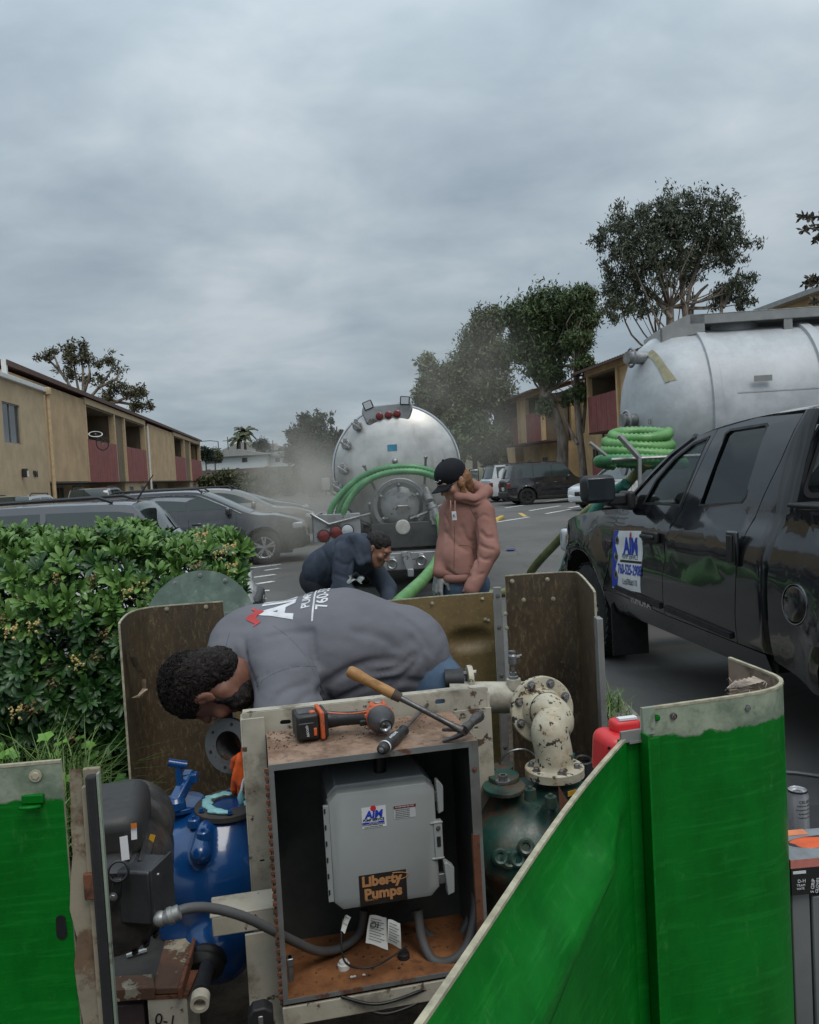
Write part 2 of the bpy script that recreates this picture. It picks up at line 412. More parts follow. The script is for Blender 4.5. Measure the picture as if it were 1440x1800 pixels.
def fbm(p, sc, oct=3, seed=0):
    """cheap value noise on an array of points"""
    o = np.zeros(p.shape[:-1], np.float32); a = 1; tot = 0
    for k in range(oct):
        q = p*sc*(2**k)+seed*17.3+k*5.1; i = np.floor(q).astype(np.int64); f = (q-i); f = f*f*(3-2*f); v = 0
        for dx in (0, 1):
            for dy in (0, 1):
                for dz in (0, 1):
                    h = (i[..., 0]+dx)*73856093 ^ (i[..., 1]+dy)*19349663 ^ (i[..., 2]+dz)*83492791; h = ((h*1103515245+12345) & 0x7fffffff)/0x7fffffff
                    v = v+h*np.where(dx, f[..., 0], 1-f[..., 0])*np.where(dy, f[..., 1], 1-f[..., 1])*np.where(dz, f[..., 2], 1-f[..., 2])
        o += (v-.5)*a; tot += a; a *= .5
    return o/tot
# ================================================================ THE SETTING
t = NT('asphalt'); a1 = t.noise(.35, 5, .6); a2 = t.noise(160, 3, .7); a3 = t.noise(3.2, 6, .65, (1, .35, 1), (2, 5, 0))
c = t.mix(t.ramp(a1, .35, .65), (.085, .082, .077), (.125, .121, .114)); c = t.mix(t.ramp(a3, .52, .72, 0, .6), c, (.060, .058, .055)); c = t.mix(t.ramp(a2, .5, .75, 0, .5), c, (.20, .195, .185))
vv = t.vor(.45, 'DISTANCE_TO_EDGE'); c = t.mix(t.ramp(vv, .0, .006, .22, 0), c, (.02, .02, .02))
t.bump(a2, .5, .006); MASPH = t.done(c, t.ramp(a1, .3, .7, .72, .9))
g = MB(); g.grid(lambda u, v: (-500+1000*u, -200+1100*v, 0), 12, 12); ground = struct(g.obj('car_park_ground', MASPH)); 
MLINE = worn('line_paint', (.72, .72, .70), (.10, .10, .10), .56, 14, .7, edge=.06, dirt=(.1, .1, .1), dirt_amt=.4)
MYEL = worn('yellow_paint', (.62, .42, .08), (.3, .28, .24), .6, 20, .7)
MCONC = NT('concrete'); _n = MCONC.noise(3, 6, .6); _m = MCONC.noise(90, 3)
MCONC = MCONC.bump(_m, .4, .004).done(MCONC.mix(MCONC.ramp(_n, .35, .7), (.22, .20, .175), (.36, .335, .29)), .85)
def ground_line(p, q, w, name, mt, z=.004):
    p = Vector(p); q = Vector(q); d = (q-p).normalized(); n = Vector((-d.y, d.x, 0))*w/2; b = MB(); k = max(1, int((q-p).length/2))
    for i in range(k):
        a = p.lerp(q, i/k); c_ = p.lerp(q, (i+1)/k); b.add([(*(a-n).xy, z), (*(c_-n).xy, z), (*(c_+n).xy, z), (*(a+n).xy, z)], [(0, 1, 2, 3)])
    o = b.obj(name, mt, None); return struct(o)
for p, q, w in (((430, 1000), (494, 992), .1), ((466, 1003), (492, 999), .1), ((424, 1018), (484, 1010), .1), ((450, 1027), (481, 1022), .1), ((440, 1041), (474, 1038), .1), ((415, 1058), (468, 1052), .1),
                ((872, 918), (930, 909), .12), ((930, 898), (985, 889), .12), ((960, 903), (1004, 895), .12), ((888, 893), (1000, 876), .12), ((1000, 893), (1035, 887), .12), ((1016, 924), (1060, 916), .12)):
    a = G(*p); b = G(*q); ground_line(a, b, w*1.2, 'parking_line', MLINE)
ground_line(G(914, 902), G(924, 908), .14, 'parking_line', MYEL)
# planting bed with its kerb
t = NT('bed_soil'); n = t.noise(9, 8, .7); c = t.mix(t.ramp(n, .35, .65), (.028, .020, .013), (.085, .062, .040)); t.bump(n, .8, .03); MSOIL = t.done(c, .95)
g = MB(); 
def sst(v): v = min(1, max(0, v)); return v*v*(3-2*v)
def bedz(x, y): return .07+.035*mnoise.noise((x*1.3, y*1.3, 1))+.40*sst((-1.13-x)/.16)*sst((y-1.9)/.5)*sst((3.5-y)/.35)*(.85+.3*mnoise.noise((x*2, y*2, 4)))
def bedf(u, v):
    x = -7+8.12*u; y = -1.2+6.6*v; return (x, y, bedz(x, y))
g.grid(bedf, 110, 90); struct(g.obj('planting_bed', MSOIL))
kp = [(1.33, -1.2), (1.31, 5.1), (1.2, 5.52), (.9, 5.68), (-3, 5.9), (-7.1, 6.1)]; kq = [(1.13, -1.2), (1.11, 4.95), (1.03, 5.3), (.83, 5.42), (-3, 5.62), (-7.1, 5.82)]
kerb = struct(bpy.data.objects.new('kerb', None)); COL.objects.link(kerb)
for i in range(len(kp)-1):
    (x0, y0), (x1, y1) = kp[i], kp[i+1]; (X0, Y0), (X1, Y1) = kq[i], kq[i+1]; n = max(1, int(math.hypot(x1-x0, y1-y0)/1.5))
    for k in range(n):
        f0 = k/n+.002; f1 = (k+1)/n-.002; l = lambda a, b, f: a+(b-a)*f
        q = [(l(x0, x1, f0), l(y0, y1, f0)), (l(x0, x1, f1), l(y0, y1, f1)), (l(X0, X1, f1), l(Y0, Y1, f1)), (l(X0, X1, f0), l(Y0, Y1, f0))]
        MB().prism(q, 0, .13, 'XY').obj('kerb_stone', MCONC, kerb, bev=.012)
# ---------------------------------------------------------------- hill behind the car park
t = NT('dry_hill'); n = t.noise(.12, 6); c = t.mix(t.ramp(n, .35, .65), (.05, .055, .03), (.12, .10, .06)); MHILL = t.done(c, .95)
def hillf(u, v):
    x = -260+520*u; y = 97+250*v; z = 1.2+9.5*(1-math.exp(-v*2.4))+1.2*mnoise.noise((x*.015, y*.015, 3)); return (x, y, z*min(1, .25+v*6) if v > 0 else -.2)
g = MB(); g.grid(hillf, 60, 26); struct(g.obj('hill', MHILL))
# ---------------------------------------------------------------- buildings
def stucco(name, col, dark=.8):
    t = NT(name); n = t.noise(.9, 5, .6); n2 = t.noise(2.5, 7, .7, (1, 1, .25)); b_ = t.noise(14, 5, .6)
    c = t.mix(t.ramp(n, .3, .7), tuple(v*dark for v in col), tuple(v*1.08 for v in col)); c = t.mix(t.ramp(n2, .5, .75, 0, .35), c, tuple(v*.55 for v in col))
    t.bump(b_, .6, .02); return t.done(c, .9)
MST1 = stucco('tan_stucco', (.50, .35, .20)); MST2 = stucco('pale_stucco', (.50, .38, .235)); MST3 = stucco('ochre_stucco', (.62, .44, .24)); MST4 = stucco('shade_stucco', (.17, .13, .085))  # shade_stucco: the dimness of the balcony recesses is put into its colour
MRED = worn('red_boards', (.25, .075, .065), (.36, .16, .13), .62, 3, .75, dirt=(.12, .05, .04), st=(1, 1, .2), dirt_amt=.3)
MTRIM = flat('tan_trim', (.50, .37, .22), .8, var=.12); MFASC = flat('brown_fascia', (.10, .058, .045), .8); MTILE = flat('roof_tile', (.16, .062, .040), .85, var=.45, sc=3)
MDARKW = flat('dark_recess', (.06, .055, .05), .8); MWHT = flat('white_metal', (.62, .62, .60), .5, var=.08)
MGLS = NT('window_glass').done((.02, .025, .03), .06, 0, spec=.8); MALU = flat('alu_frame', (.32, .32, .31), .4, .6, var=.1)
def window(par, x, y, z, w, h, s, two=True):
    """window in a wall whose outside faces -s along local x"""
    f = MB(); e_ = .05
    for a, b, c_, d in ((-w/2, w/2, -h/2, -h/2+e_), (-w/2, w/2, h/2-e_, h/2), (-w/2, -w/2+e_, -h/2, h/2), (w/2-e_, w/2, -h/2, h/2)): f.b2((x-s*.05, y+a, z+c_), (x+s*.06, y+b, z+d))
    if two: f.b2((x-s*.045, y-.02, z-h/2+.02), (x+s*.05, y+.02, z+h/2-.02))
    o = f.obj('window', MALU, par); MB().b2((x-s*.012, y-w/2+.02, z-h/2+.02), (x+s*.012, y+w/2-.02, z+h/2-.02)).obj('pane', MGLS, o); return o
def balcony(par, s, y0, y1, zb, zp, zt, mt, seed=0):
    """recessed balcony with a boarded parapet; returns nothing"""
    b = MB(); x1 = s*1.5
    b.b2((x1, y0, zb), (x1+s*.15, y1, zt)); b.b2((0, y0, zb), (x1, y1, zb+.12)); b.b2((.01*s, y0, zt-.1), (x1, y1, zt)); b.b2((.05*s, y1-.06, zb), (x1, y1-.01, zt)); b.b2((.05*s, y0+.01, zb), (x1, y0+.06, zt))
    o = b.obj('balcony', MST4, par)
    dr = MB().b2((x1-s*.04, y0+.5, zb+.12), (x1, y0+2.2, zb+2.15)).obj('sliding_door', MALU, o); 
    MB().b2((x1-s*.06, y0+.58, zb+.2), (x1-s*.03, y0+2.12, zb+2.07)).obj('door_pane', MGLS, o)
    q = MB(); y = y0+.02; rr_ = random.Random(seed)
    while y < y1-.03:
        w = min(.145, y1-.02-y); q.b2((-s*(.03+rr_.random()*.012), y, zb-.03), (s*.03, y+w-.012, zp+rr_.uniform(-.01, .01))); y += .145
    q.obj('parapet_boards', mt, par, kind='stuff')
def wallbox(par, s, y0, y1, z0, z1, d, mt, name='wall', x0=0.): return MB().b2((s*x0, y0, z0), (s*(x0+d), y1, z1)).obj(name, mt, par, bev=.02, seg=1)
# left row, tall building
lb = thing('apartment_building', 'long tan stucco apartment building with red balcony boards left of the car park', 'building', L(-9.9, 30), LA)
Y = lambda b: b-30
zu, zp, zt, zr = 2.1, 4.15, 5.85, 6.26
wallbox(lb, -1, Y(30.4), Y(41.4), zu, zt+.2, 6, MST1); wallbox(lb, -1, Y(58.3), Y(70), zu, zt+.2, 6, MST1)
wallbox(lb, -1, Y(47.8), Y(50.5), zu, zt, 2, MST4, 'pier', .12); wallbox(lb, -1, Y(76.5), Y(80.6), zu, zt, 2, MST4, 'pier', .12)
for k, (a, b) in enumerate(((41.4, 47.8), (50.5, 57.0), (70, 76.5), (80.6, 88.7))): balcony(lb, -1, Y(a), Y(b), zu, zp, zt, MRED, k)
for b in (41.45, 47.8, 50.5, 57.0, 70.05, 76.5, 80.6, 88.7): MB().b2((.03, Y(b)-.11, zu-.02), (-.3, Y(b)+.11, zt)).obj('post', MTRIM, lb)
wallbox(lb, -1, Y(57.1), Y(58.3), zu, zt, 2, MST1, x0=.02)
MB().b2((.05, Y(41.3), zt), (-.35, Y(57.2), zt+.3)).obj('beam', MTRIM, lb); MB().b2((.05, Y(69.9), zt), (-.35, Y(88.8), zt+.3)).obj('beam', MTRIM, lb)
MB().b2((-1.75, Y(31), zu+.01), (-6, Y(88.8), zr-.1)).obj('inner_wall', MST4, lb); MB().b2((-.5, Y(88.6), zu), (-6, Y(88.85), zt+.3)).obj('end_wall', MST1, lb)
rf = MB(); rf.prism([(.17, zr-.02), (-6.5, zr+.9), (-6.5, zr+1.1), (.17, zr+.10)], Y(30.4), Y(89.4), 'XZ'); rf.obj('roof', MTILE, lb)
MB().b2((.19, Y(30.3), zr-.08), (.15, Y(89.5), zr+.11)).obj('fascia', MFASC, lb); MB().b2((.16, Y(30.25), zr-.75), (.0, Y(30.4), zr+.1)).obj('barge_board', MWHT, lb)
gw = MB(); gw.b2((-2.2, Y(31), 0), (-2.4, Y(88.8), zu)); gw.b2((-.15, Y(50.3), 0), (-2.2, Y(57.6), zu)); gw.b2((-.15, Y(80), 0), (-2.2, Y(86), zu)); gw.b2((-.1, Y(33), 0), (-.5, Y(33.5), zu)); gw.obj('ground_floor_wall', MST2, lb)
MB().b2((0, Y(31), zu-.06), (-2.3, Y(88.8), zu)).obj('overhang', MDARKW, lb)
for y in (44, 47.5, 63, 67, 73): window(lb, -2.19, Y(y), 1.25, 1.6, 1.4, -1)
for y in (52, 55.6, 82.5): window(lb, -.14, Y(y), 1.2, .9, 1.2, -1)
for b in (57.7,): MB().cyl((.08, Y(b), .1), (.08, Y(b), zt), .07, n=8).obj('downspout', MWHT, lb)
# left row, lower flat-roofed building nearer the camera
sb = thing('low_apartment_building', 'flat roofed beige stucco building at the left edge with a sliding window', 'building', L(-9.25, 14), LA)
Y = lambda b: b-14
hole_w = (28.05, 29.75)
q = panel('wall', [(Y(13), 0), (Y(32.6), 0), (Y(32.6), 5.45), (Y(13), 5.45)], lambda x, y, d: Vector((-d, x, y)), MST2, sb, holes=[[(Y(hole_w[0]), 3.36), (Y(hole_w[1]), 3.36), (Y(hole_w[1]), 4.70), (Y(hole_w[0]), 4.70)]], step=1.2, thick=.3)
MB().b2((-.02, Y(32.3), 0), (-7, Y(32.6), 5.45)).obj('end_wall', MST2, sb)
MB().b2((.12, Y(12.9), 5.45), (-7, Y(32.75), 5.62)).obj('roof', MWHT, sb, bev=.02); MB().cyl((.1, Y(32.75), .1), (.1, Y(32.75), 5.5), .075, n=8).obj('downspout', MTRIM, sb); MB().box((.1, Y(32.75), 5.5), (.25, .3, .28)).obj('rain_head', MTRIM, sb, bev=.03)
window(sb, -.1, Y(28.9), 4.03, 1.72, 1.36, -1); MB().b2((-.22, Y(28.9), 3.42), (-.2, Y(29.6), 4.6)).obj('curtain', flat('curtain', (.3, .28, .25), .9), sb)
lt = MB().box((.1, Y(29.5), 2.38), (.16, .18, .3)).obj('wall_light', flat('black_metal', (.02, .02, .02), .5), sb, bev=.02); MB().box((.19, Y(29.5), 2.35), (.03, .12, .2)).obj('lens', MWHT, lt)
text_mesh('904', .34, flat('black_metal', (.02, .02, .02), .5), 'house_number', sb, Matrix.Translation((.02, Y(30.9), 2.35)) @ Matrix(((0, 0, 1, 0), (1, 0, 0, 0), (0, 1, 0, 0), (0, 0, 0, 1))), .01)
# right row
def tiles(par, x0, z0, x1, z1, y0, y1, hip=2.5):
    """a roof slope with rolled tiles as real ridges; x runs up the slope"""
    b = MB(); nr = int((y1-y0)/.3); nc = 14; L_ = math.hypot(x1-x0, z1-z0)
    def f(u, v):
        yy = y0+(y1-y0)*u; k = v*nc; lip = .05*(k % 1.0 if v < 1 else 0); zz = z0+(z1-z0)*v-lip+.045*abs(math.sin(math.pi*(yy-y0)/.3)); return (x0+(x1-x0)*v, yy, zz)
    g_ = MB(); nv = nc*2+1; nu = nr*3+1
    g_.grid(f, nu, nv); b = g_; o = b.obj('tile_field', MTILE, par, ang=60, kind='stuff'); return o
def block(name, label, b0, b1, bal, zb=3.2, zp_=4.95, zt_=6.0, tile=True, ridge=7.0, wins=()):
    o = thing(name, label, 'building', L(14.8, b0), LA); y1 = b1-b0
    for k, (a, b) in enumerate(bal): balcony(o, 1, a-b0, b-b0, zb, zp_, zt_, MRED, k+int(b0))
    ed = [0]+[v-b0 for ab in bal for v in ab]+[y1]
    for i in range(0, len(ed), 2):
        if ed[i+1]-ed[i] > .3: wallbox(o, 1, ed[i], ed[i+1], zb, zt_, 1.8 if ed[i+1]-ed[i] < 3.2 else 5, MST3, x0=.1 if i and i+2 < len(ed) else 0.)
    for ab in bal:
        for v in ab: MB().b2((-.04, v-b0-.1, zb-.02), (.2, v-b0+.1, zt_)).obj('post', MST3, o)
    MB().b2((-.06, -.05, zt_), (.3, y1+.05, zt_+.28)).obj('beam', MST3, o)
    w = MB(); w.b2((1.75, 0, zb), (6, y1, zt_+.2)); w.b2((1.5, .05, 0), (6, y1-.05, zb-.02)); w.obj('wall', MST3, o)
    MB().b2((.02, .02, zb-.1), (1.7, y1-.02, zb-.001)).obj('overhang', MFASC, o)
    for (yy, zz, ww, hh) in wins: window(o, 1.48, yy-b0, zz, ww, hh, 1)
    if tile:
        tiles(o, -.65, zt_+.22, 3.9, ridge, -.3, y1+.4); MB().b2((-.66, -.3, zt_+.12), (-.58, y1+.4, zt_+.24)).obj('gutter', MFASC, o)
        MB().prism([(-.6, zt_+.1), (3.9, ridge-.16), (8, zt_+.1)], y1+.3, y1+.42, 'XZ').obj('gable', MFASC, o)
    return o
b1_ = block('balcony_building', 'farther ochre balcony building with tile roof right of the tank truck', 47.6, 57.6, ((47.9, 51.3), (53.1, 57.4)), wins=((49, 1.6, 1.2, 1.3), (52.3, 1.6, 1.0, 1.3), (56, 1.5, .8, 1.2)))
wallbox(b1_, 1, 10.0, 12.2, 0, 6.3, 4, MST3, 'side_wall', .9)
b2_ = block('balcony_building', 'nearer ochre balcony building with tile roof behind the white tank', 30, 40.1, ((31, 34.4), (36.1, 39.9)), wins=((38, 1.9, 1.0, 1.1), (36.6, 1.6, 1, 1.2)))
MB().b2((.1, 2, .3), (.16, 10, 1.9)).obj('patio_fence', MRED, b2_)
mw = thing('stair_building', 'recessed ochre wall with doors between the two balcony buildings', 'building', L(17.2, 40.2), LA)
MB().b2((0, 0, 0), (4, 7.3, 6.5)).obj('wall', MST3, mw); window(mw, -.02, 2.2, 1.8, 1.0, 1.6, 1); window(mw, -.02, 5.2, 1.5, .9, 2.0, 1); MB().cyl((-.1, 3.8, 0), (-.1, 3.8, 6.4), .06, n=6).obj('downspout', MFASC, mw)
b3_ = block('corner_building', 'near ochre building corner showing above the tanker at the right edge', 11, 23.5, ((12, 15), ), zb=3.1, zt_=5.7, tile=False)
MB().b2((-.5, -.3, 5.98), (6.3, 12.9, 6.12)).obj('roof', MALU, b3_)
# far house on the hill, its wall, poles
MHW = flat('far_white_wall', (.56, .60, .62), .7, var=.08); MHR = flat('far_grey_roof', (.30, .30, .29), .8)
def far_house(name, label, x0, x1, yb, yt, d, win, rise=.9):
    A_ = P(x0, (yb), d); B_ = P(x1, yb, d); w = (B_-A_).length; h = (yb-yt)/1440*d
    o = thing(name, label, 'house', (A_.x, A_.y, A_.z), math.atan2(B_.y-A_.y, B_.x-A_.x))
    MB().b2((0, 0, -3), (w, 7, h)).obj('wall', MHW, o); MB().prism([(-.6, h), (w+.6, h), (w*.6, h+rise), (w*.3, h+rise)], -.6, 7.5, 'XZ').obj('roof', MHR, o)
    for (u0, u1, v0, v1) in win: MB().b2((w*u0, -.06, h*v0), (w*u1, .02, h*v1)).obj('window', MGLS, o)
    return o
far_house('far_house', 'long pale house on the hill beyond the tan apartment building', 356, 470, 824, 805, 110, ((.05, .3, .45, .85), (.62, .7, .4, .8)))
far_house('far_house', 'pale house on the hill just left of the dark conifers', 474, 528, 820, 802, 112, ((.2, .35, .4, .8), (.6, .8, .4, .8)), .6)
far_house('far_house', 'grey roofed house highest on the hill beneath the palm', 384, 512, 806, 797, 135, ((.3, .4, .3, .8),), 1.6)
rw = MB(); A_ = P(354, 856, 96); B_ = P(575, 845, 96)
rw.at(Matrix.Translation((A_.x, A_.y, 0)) @ Matrix.Rotation(math.atan2(B_.y-A_.y, B_.x-A_.x), 4, 'Z')).b2((-6, 0, -.5), (22, .4, A_.z+1.9))
for i in range(9): rw.b2((-6+i*3.4, -.08, -.5), (-5.7+i*3.4, .5, A_.z+2.0))
tag(rw.obj('retaining_wall', flat('brown_block', (.13, .105, .085), .9)), 'brown block wall at the foot of the hill behind parked cars', 'wall')
MBLK = flat('black_metal', (.02, .02, .02), .5)
def pole(x, yt, yb, d, name, label, arm=False):
    a = P(x, yb, d); b = P(x, yt, d); o = MB(); o.cyl((a.x, a.y, a.z-4), (a.x, a.y, b.z), .12, .08, 6)
    if arm: o.tube([(a.x, a.y, b.z), (a.x-1.2, a.y, b.z+.2), (a.x-3, a.y, b.z+.15)], .06, 6); o.box((a.x-3.2, a.y, b.z+.12), (.7, .25, .12))
    else: o.box((a.x, a.y, b.z-.6), (1.6, .08, .1))
    return tag(o.obj(name, flat('pole_grey', (.12, .11, .10), .8)), label, 'pole')
pole(385, 776, 800, 125, 'street_light', 'curved arm street light on the hill left of the palms', True); pole(402, 768, 800, 130, 'utility_pole', 'thin utility pole standing left of the palm trees'); pole(481, 774, 800, 130, 'utility_pole', 'short pole with a crossarm above the hill houses')
# ================================================================ TREES
def leafmat(name, c0, c1, rough=.55, trans=.0):
    t = NT(name); i = t.island(); n = t.noise(.6, 3); f = t.math('ADD', t.math('MULTIPLY', i, .6), t.math('MULTIPLY', n, .4))
    c = t.mix(t.ramp(f, .15, .85), c0, c1); m = t.done(c, rough, spec=.35)
    return m
MEUC = leafmat('gum_leaves', (.035, .048, .030), (.115, .130, .085)); MFIC = leafmat('dense_leaves', (.030, .055, .022), (.105, .145, .055)); MFIC2 = leafmat('olive_leaves', (.055, .072, .036), (.15, .165, .085))
MCON = leafmat('conifer_leaves', (.012, .022, .015), (.035, .05, .03)); MPRU = leafmat('pruned_leaves', (.045, .05, .028), (.14, .13, .07)); MSHR = leafmat('shrub_leaves', (.04, .05, .022), (.11, .115, .05))
def bark(name, a, b):
    t = NT(name); n = t.noise(1.6, 7, .7, (3, 3, .7)); t.bump(n, .7, .05); return t.done(t.mix(t.ramp(n, .35, .65), a, b), .9)
MBK = bark('pale_bark', (.10, .08, .065), (.26, .22, .18)); MBKD = bark('dark_bark', (.04, .03, .025), (.12, .09, .07))
def leaf_cloud(centers, n, size, droop=0., asp=3.2, seed=1, spread=1.0, clump=.22, per=26):
    """many leaf-sized faces in clumps inside a set of spheres (centre, radius)"""
    g = np.random.default_rng(seed); vol = np.array([r**2.2 for _, r in centers]); vol /= vol.sum(); V = []; 
    nc = max(1, n//per); ci = g.choice(len(centers), nc, p=vol)
    C_ = np.array([tuple(c) for c, _ in centers]); R_ = np.array([r for _, r in centers])
    d = g.normal(size=(nc, 3)); d /= np.linalg.norm(d, axis=1)[:, None]; rad = g.random(nc)**.42*g.choice([1, 1, 1, 1.22, 1.4], nc)
    cc = C_[ci]+d*(rad*R_[ci]*spread)[:, None]*(1, 1, .92); cr = R_[ci]*clump*g.uniform(.5, 1.3, nc)+size*.6
    k = np.repeat(np.arange(nc), per); e_ = g.normal(size=(len(k), 3))*.5; p = cc[k]+e_*cr[k][:, None]
    a = g.normal(size=(len(k), 3)); a[:, 2] -= droop*2; a /= np.linalg.norm(a, axis=1)[:, None]; b = np.cross(a, g.normal(size=(len(k), 3))); b /= np.linalg.norm(b, axis=1)[:, None]+1e-9
    s = (size*g.uniform(.6, 1.35, len(k)))[:, None]; w = s/asp*.5
    q = np.stack([p-a*s*.5, p+b*w, p+a*s*.5, p-b*w], 1).reshape(-1, 3); f = np.arange(len(q)).reshape(-1, 4)
    return q, f
def np_mesh(name, q, f, mt):
    me = bpy.data.meshes.new(name); me.vertices.add(len(q)); me.vertices.foreach_set('co', q.astype(np.float32).ravel())
    k = f.shape[1]; me.loops.add(f.size); me.loops.foreach_set('vertex_index', f.astype(np.int32).ravel()); me.polygons.add(len(f)); me.polygons.foreach_set('loop_start', np.arange(0, f.size, k, dtype=np.int32))
    me.update(calc_edges=True); me.materials.append(mt); return me
def tree(name, label, d, base, trunk, blobs, n, size, mt, bk, r0=.35, droop=0., seed=1, cat='tree', twigs=40, per=26, clump=.22, asp=3.2, limbs=(), group=None, dz=None):
    """base (px,py); trunk [(px,py)..]; blobs [(px,py,rpx[,ddepth])]"""
    B = P(*base, d); B.z = 0 if dz is None else dz
    o = thing(name, label, cat, B, group=group); s = d/1440; rn = random.Random(seed)
    cs = []
    for q in blobs:
        dd = q[3] if len(q) > 3 else rn.uniform(-.5, .5)*q[2]*s; cs.append((P(q[0], q[1], d+dd)-B, q[2]*s*.9))
    if n:
        q, f = leaf_cloud(cs, n, size, droop, asp, seed, clump=clump, per=per); mk('crown', np_mesh('crown', q, f, mt), o)
    b = MB(); tp = [Vector((0, 0, -.2))]+[P(x, y, d)-B for x, y in trunk]; r0 *= .62; b.tube(tp, [r0*(1-.5*i/len(tp)) for i in range(len(tp))], 9)
    for lb_ in limbs:
        pts = [P(x, y, d+rn.uniform(-.3, .3))-B for x, y in lb_]; pts = smooth_path(pts, 3); b.tube(pts, [r0*.5*(1-.75*i/len(pts)) for i in range(len(pts))], 7)
    top = tp[-1]
    for k in range(twigs):
        c, r = rn.choice(cs); e_ = c+Vector((rn.gauss(0, 1), rn.gauss(0, 1), rn.gauss(0, .8)))*r*.45; st = tp[rn.randrange(max(1, len(tp)-2), len(tp))]
        mid = st.lerp(e_, .45)+Vector((rn.gauss(0, .12), rn.gauss(0, .12), -.06))*(e_-st).length; pts = smooth_path([st, mid, e_], 4); rr_ = r0*rn.uniform(.12, .3)
        b.tube(pts, [rr_*(1-.85*i/len(pts)) for i in range(len(pts))], 5)
    b.obj('trunk', bk, o, ang=80); return o
tree('gum_tree', 'tall gum tree with open drooping crown and lopped limbs above the white tank', 50, (1195, 870), [(1180, 640), (1178, 540)],
     [(1110, 420, 55), (1095, 480, 45), (1080, 530, 38), (1150, 400, 60), (1200, 385, 55), (1260, 390, 50), (1165, 460, 50), (1225, 450, 48), (1285, 440, 38), (1300, 500, 32), (1275, 520, 30), (1130, 530, 38), (1310, 530, 20), (1065, 420, 22), (1215, 500, 26)],
     33000, .27, MEUC, MBK, .55, .6, 3, limbs=[[(1180, 560), (1150, 520), (1120, 490), (1100, 440)], [(1178, 550), (1165, 500), (1150, 430), (1140, 380)], [(1200, 640), (1205, 560), (1215, 500), (1240, 430), (1250, 370)], [(1210, 560), (1225, 520), (1245, 500)], [(1270, 640), (1268, 560), (1270, 505)], [(1270, 540), (1290, 500), (1300, 470)], [(1205, 560), (1200, 520), (1205, 500)], [(1200, 520), (1195, 440), (1190, 380)]], clump=.17, asp=3.4, per=64)
tree('leaning_tree', 'dense dark green tree with a pale leaning trunk in front of the farther balconies', 44, (985, 815), [(990, 770), (975, 725), (958, 690), (950, 640)],
     [(930, 560, 40), (965, 545, 42), (1010, 545, 32), (920, 610, 34), (955, 610, 40), (1000, 600, 34), (968, 655, 26), (940, 645, 22), (1020, 580, 24), (960, 715, 18), (905, 560, 20), (1000, 700, 14), (1030, 640, 10)],
     34000, .24, MFIC, MBK, .55, .35, 5, limbs=[[(960, 700), (985, 640), (1000, 570)], [(965, 680), (940, 620), (925, 560)]], clump=.24)
tree('forked_tree', 'dark tree with twin thin trunks left of the nearer balconies', 42, (1028, 815), [(1020, 770), (1014, 700), (1012, 600)],
     [(1012, 530, 26), (1030, 560, 22), (1015, 600, 24), (1025, 640, 18), (1020, 690, 15), (1030, 520, 16)],
     13000, .22, MFIC, MBK, .34, .4, 6, limbs=[[(1024, 760), (1030, 690), (1028, 600), (1025, 540)], [(1015, 780), (1000, 750), (990, 720)]], twigs=24)
tree('hazy_tree', 'tall grey green tree seen through the drifting vapour right of the tank truck', 56, (895, 850), [(885, 800), (875, 740), (868, 680), (866, 620)],
     [(858, 570, 30), (840, 610, 36), (870, 630, 34), (815, 650, 32), (855, 690, 36), (880, 690, 28), (795, 690, 26), (825, 730, 30), (868, 560, 22), (845, 760, 26), (800, 740, 22), (880, 740, 16)],
     34000, .30, MFIC2, MBK, .5, .35, 8, limbs=[[(890, 820), (860, 760), (835, 700), (825, 650)], [(888, 800), (880, 720), (876, 640)]], clump=.28)
tree('slim_tree', 'paler slim tree at the left of the hazy trees behind the tank', 62, (770, 850), [(768, 780), (762, 700)], [(752, 640, 18), (760, 670, 22), (745, 700, 20), (770, 720, 24), (785, 660, 18), (755, 740, 18), (740, 760, 14)],
     8000, .42, MFIC2, MBK, .3, .35, 9, clump=.28)
tree('low_bushy_tree', 'low green bushy tree behind the right side of the tank', 52, (835, 850), [(835, 810), (832, 780)], [(815, 775, 26), (850, 770, 26), (830, 750, 22), (800, 800, 22), (862, 800, 20), (885, 770, 14)], 9000, .34, MFIC, MBKD, .3, .1, 10)
tree('pruned_tree', 'heavily pruned tree with tufted branches behind the tan apartment roof', 62, (150, 860), [(146, 760), (145, 700)],
     [(80, 628, 9), (94, 618, 8), (118, 614, 12), (140, 612, 12), (128, 632, 12), (152, 630, 10), (196, 630, 12), (208, 648, 10), (170, 640, 9), (125, 655, 12), (150, 665, 12), (175, 668, 12), (205, 680, 14), (225, 690, 12), (245, 690, 12), (262, 712, 9), (240, 715, 12), (190, 700, 14), (100, 650, 7), (66, 628, 5)],
     4600, .34, MPRU, MBK, .42, .1, 12, twigs=0, limbs=[[(145, 720), (135, 670), (128, 630)], [(146, 700), (146, 650), (140, 615)], [(145, 720), (118, 670), (88, 635), (70, 628)], [(118, 670), (105, 650), (94, 620)], [(148, 710), (175, 680), (196, 650), (198, 630)], [(175, 680), (205, 665), (210, 645)], [(165, 720), (220, 700), (245, 680), (250, 690)], [(148, 690), (158, 655), (152, 632)], [(200, 705), (240, 712), (262, 710)]], per=20, clump=.3)
tree('dark_conifer', 'dark spreading conifer left of the tank truck in the vapour', 74, (545, 850), [(545, 800), (547, 750)], [(535, 745, 14), (520, 765, 16), (550, 760, 20), (530, 790, 24), (560, 790, 26), (545, 815, 26), (515, 800, 14), (560, 735, 10)], 12000, .45, MCON, MBKD, .35, .2, 14)
o_ = None
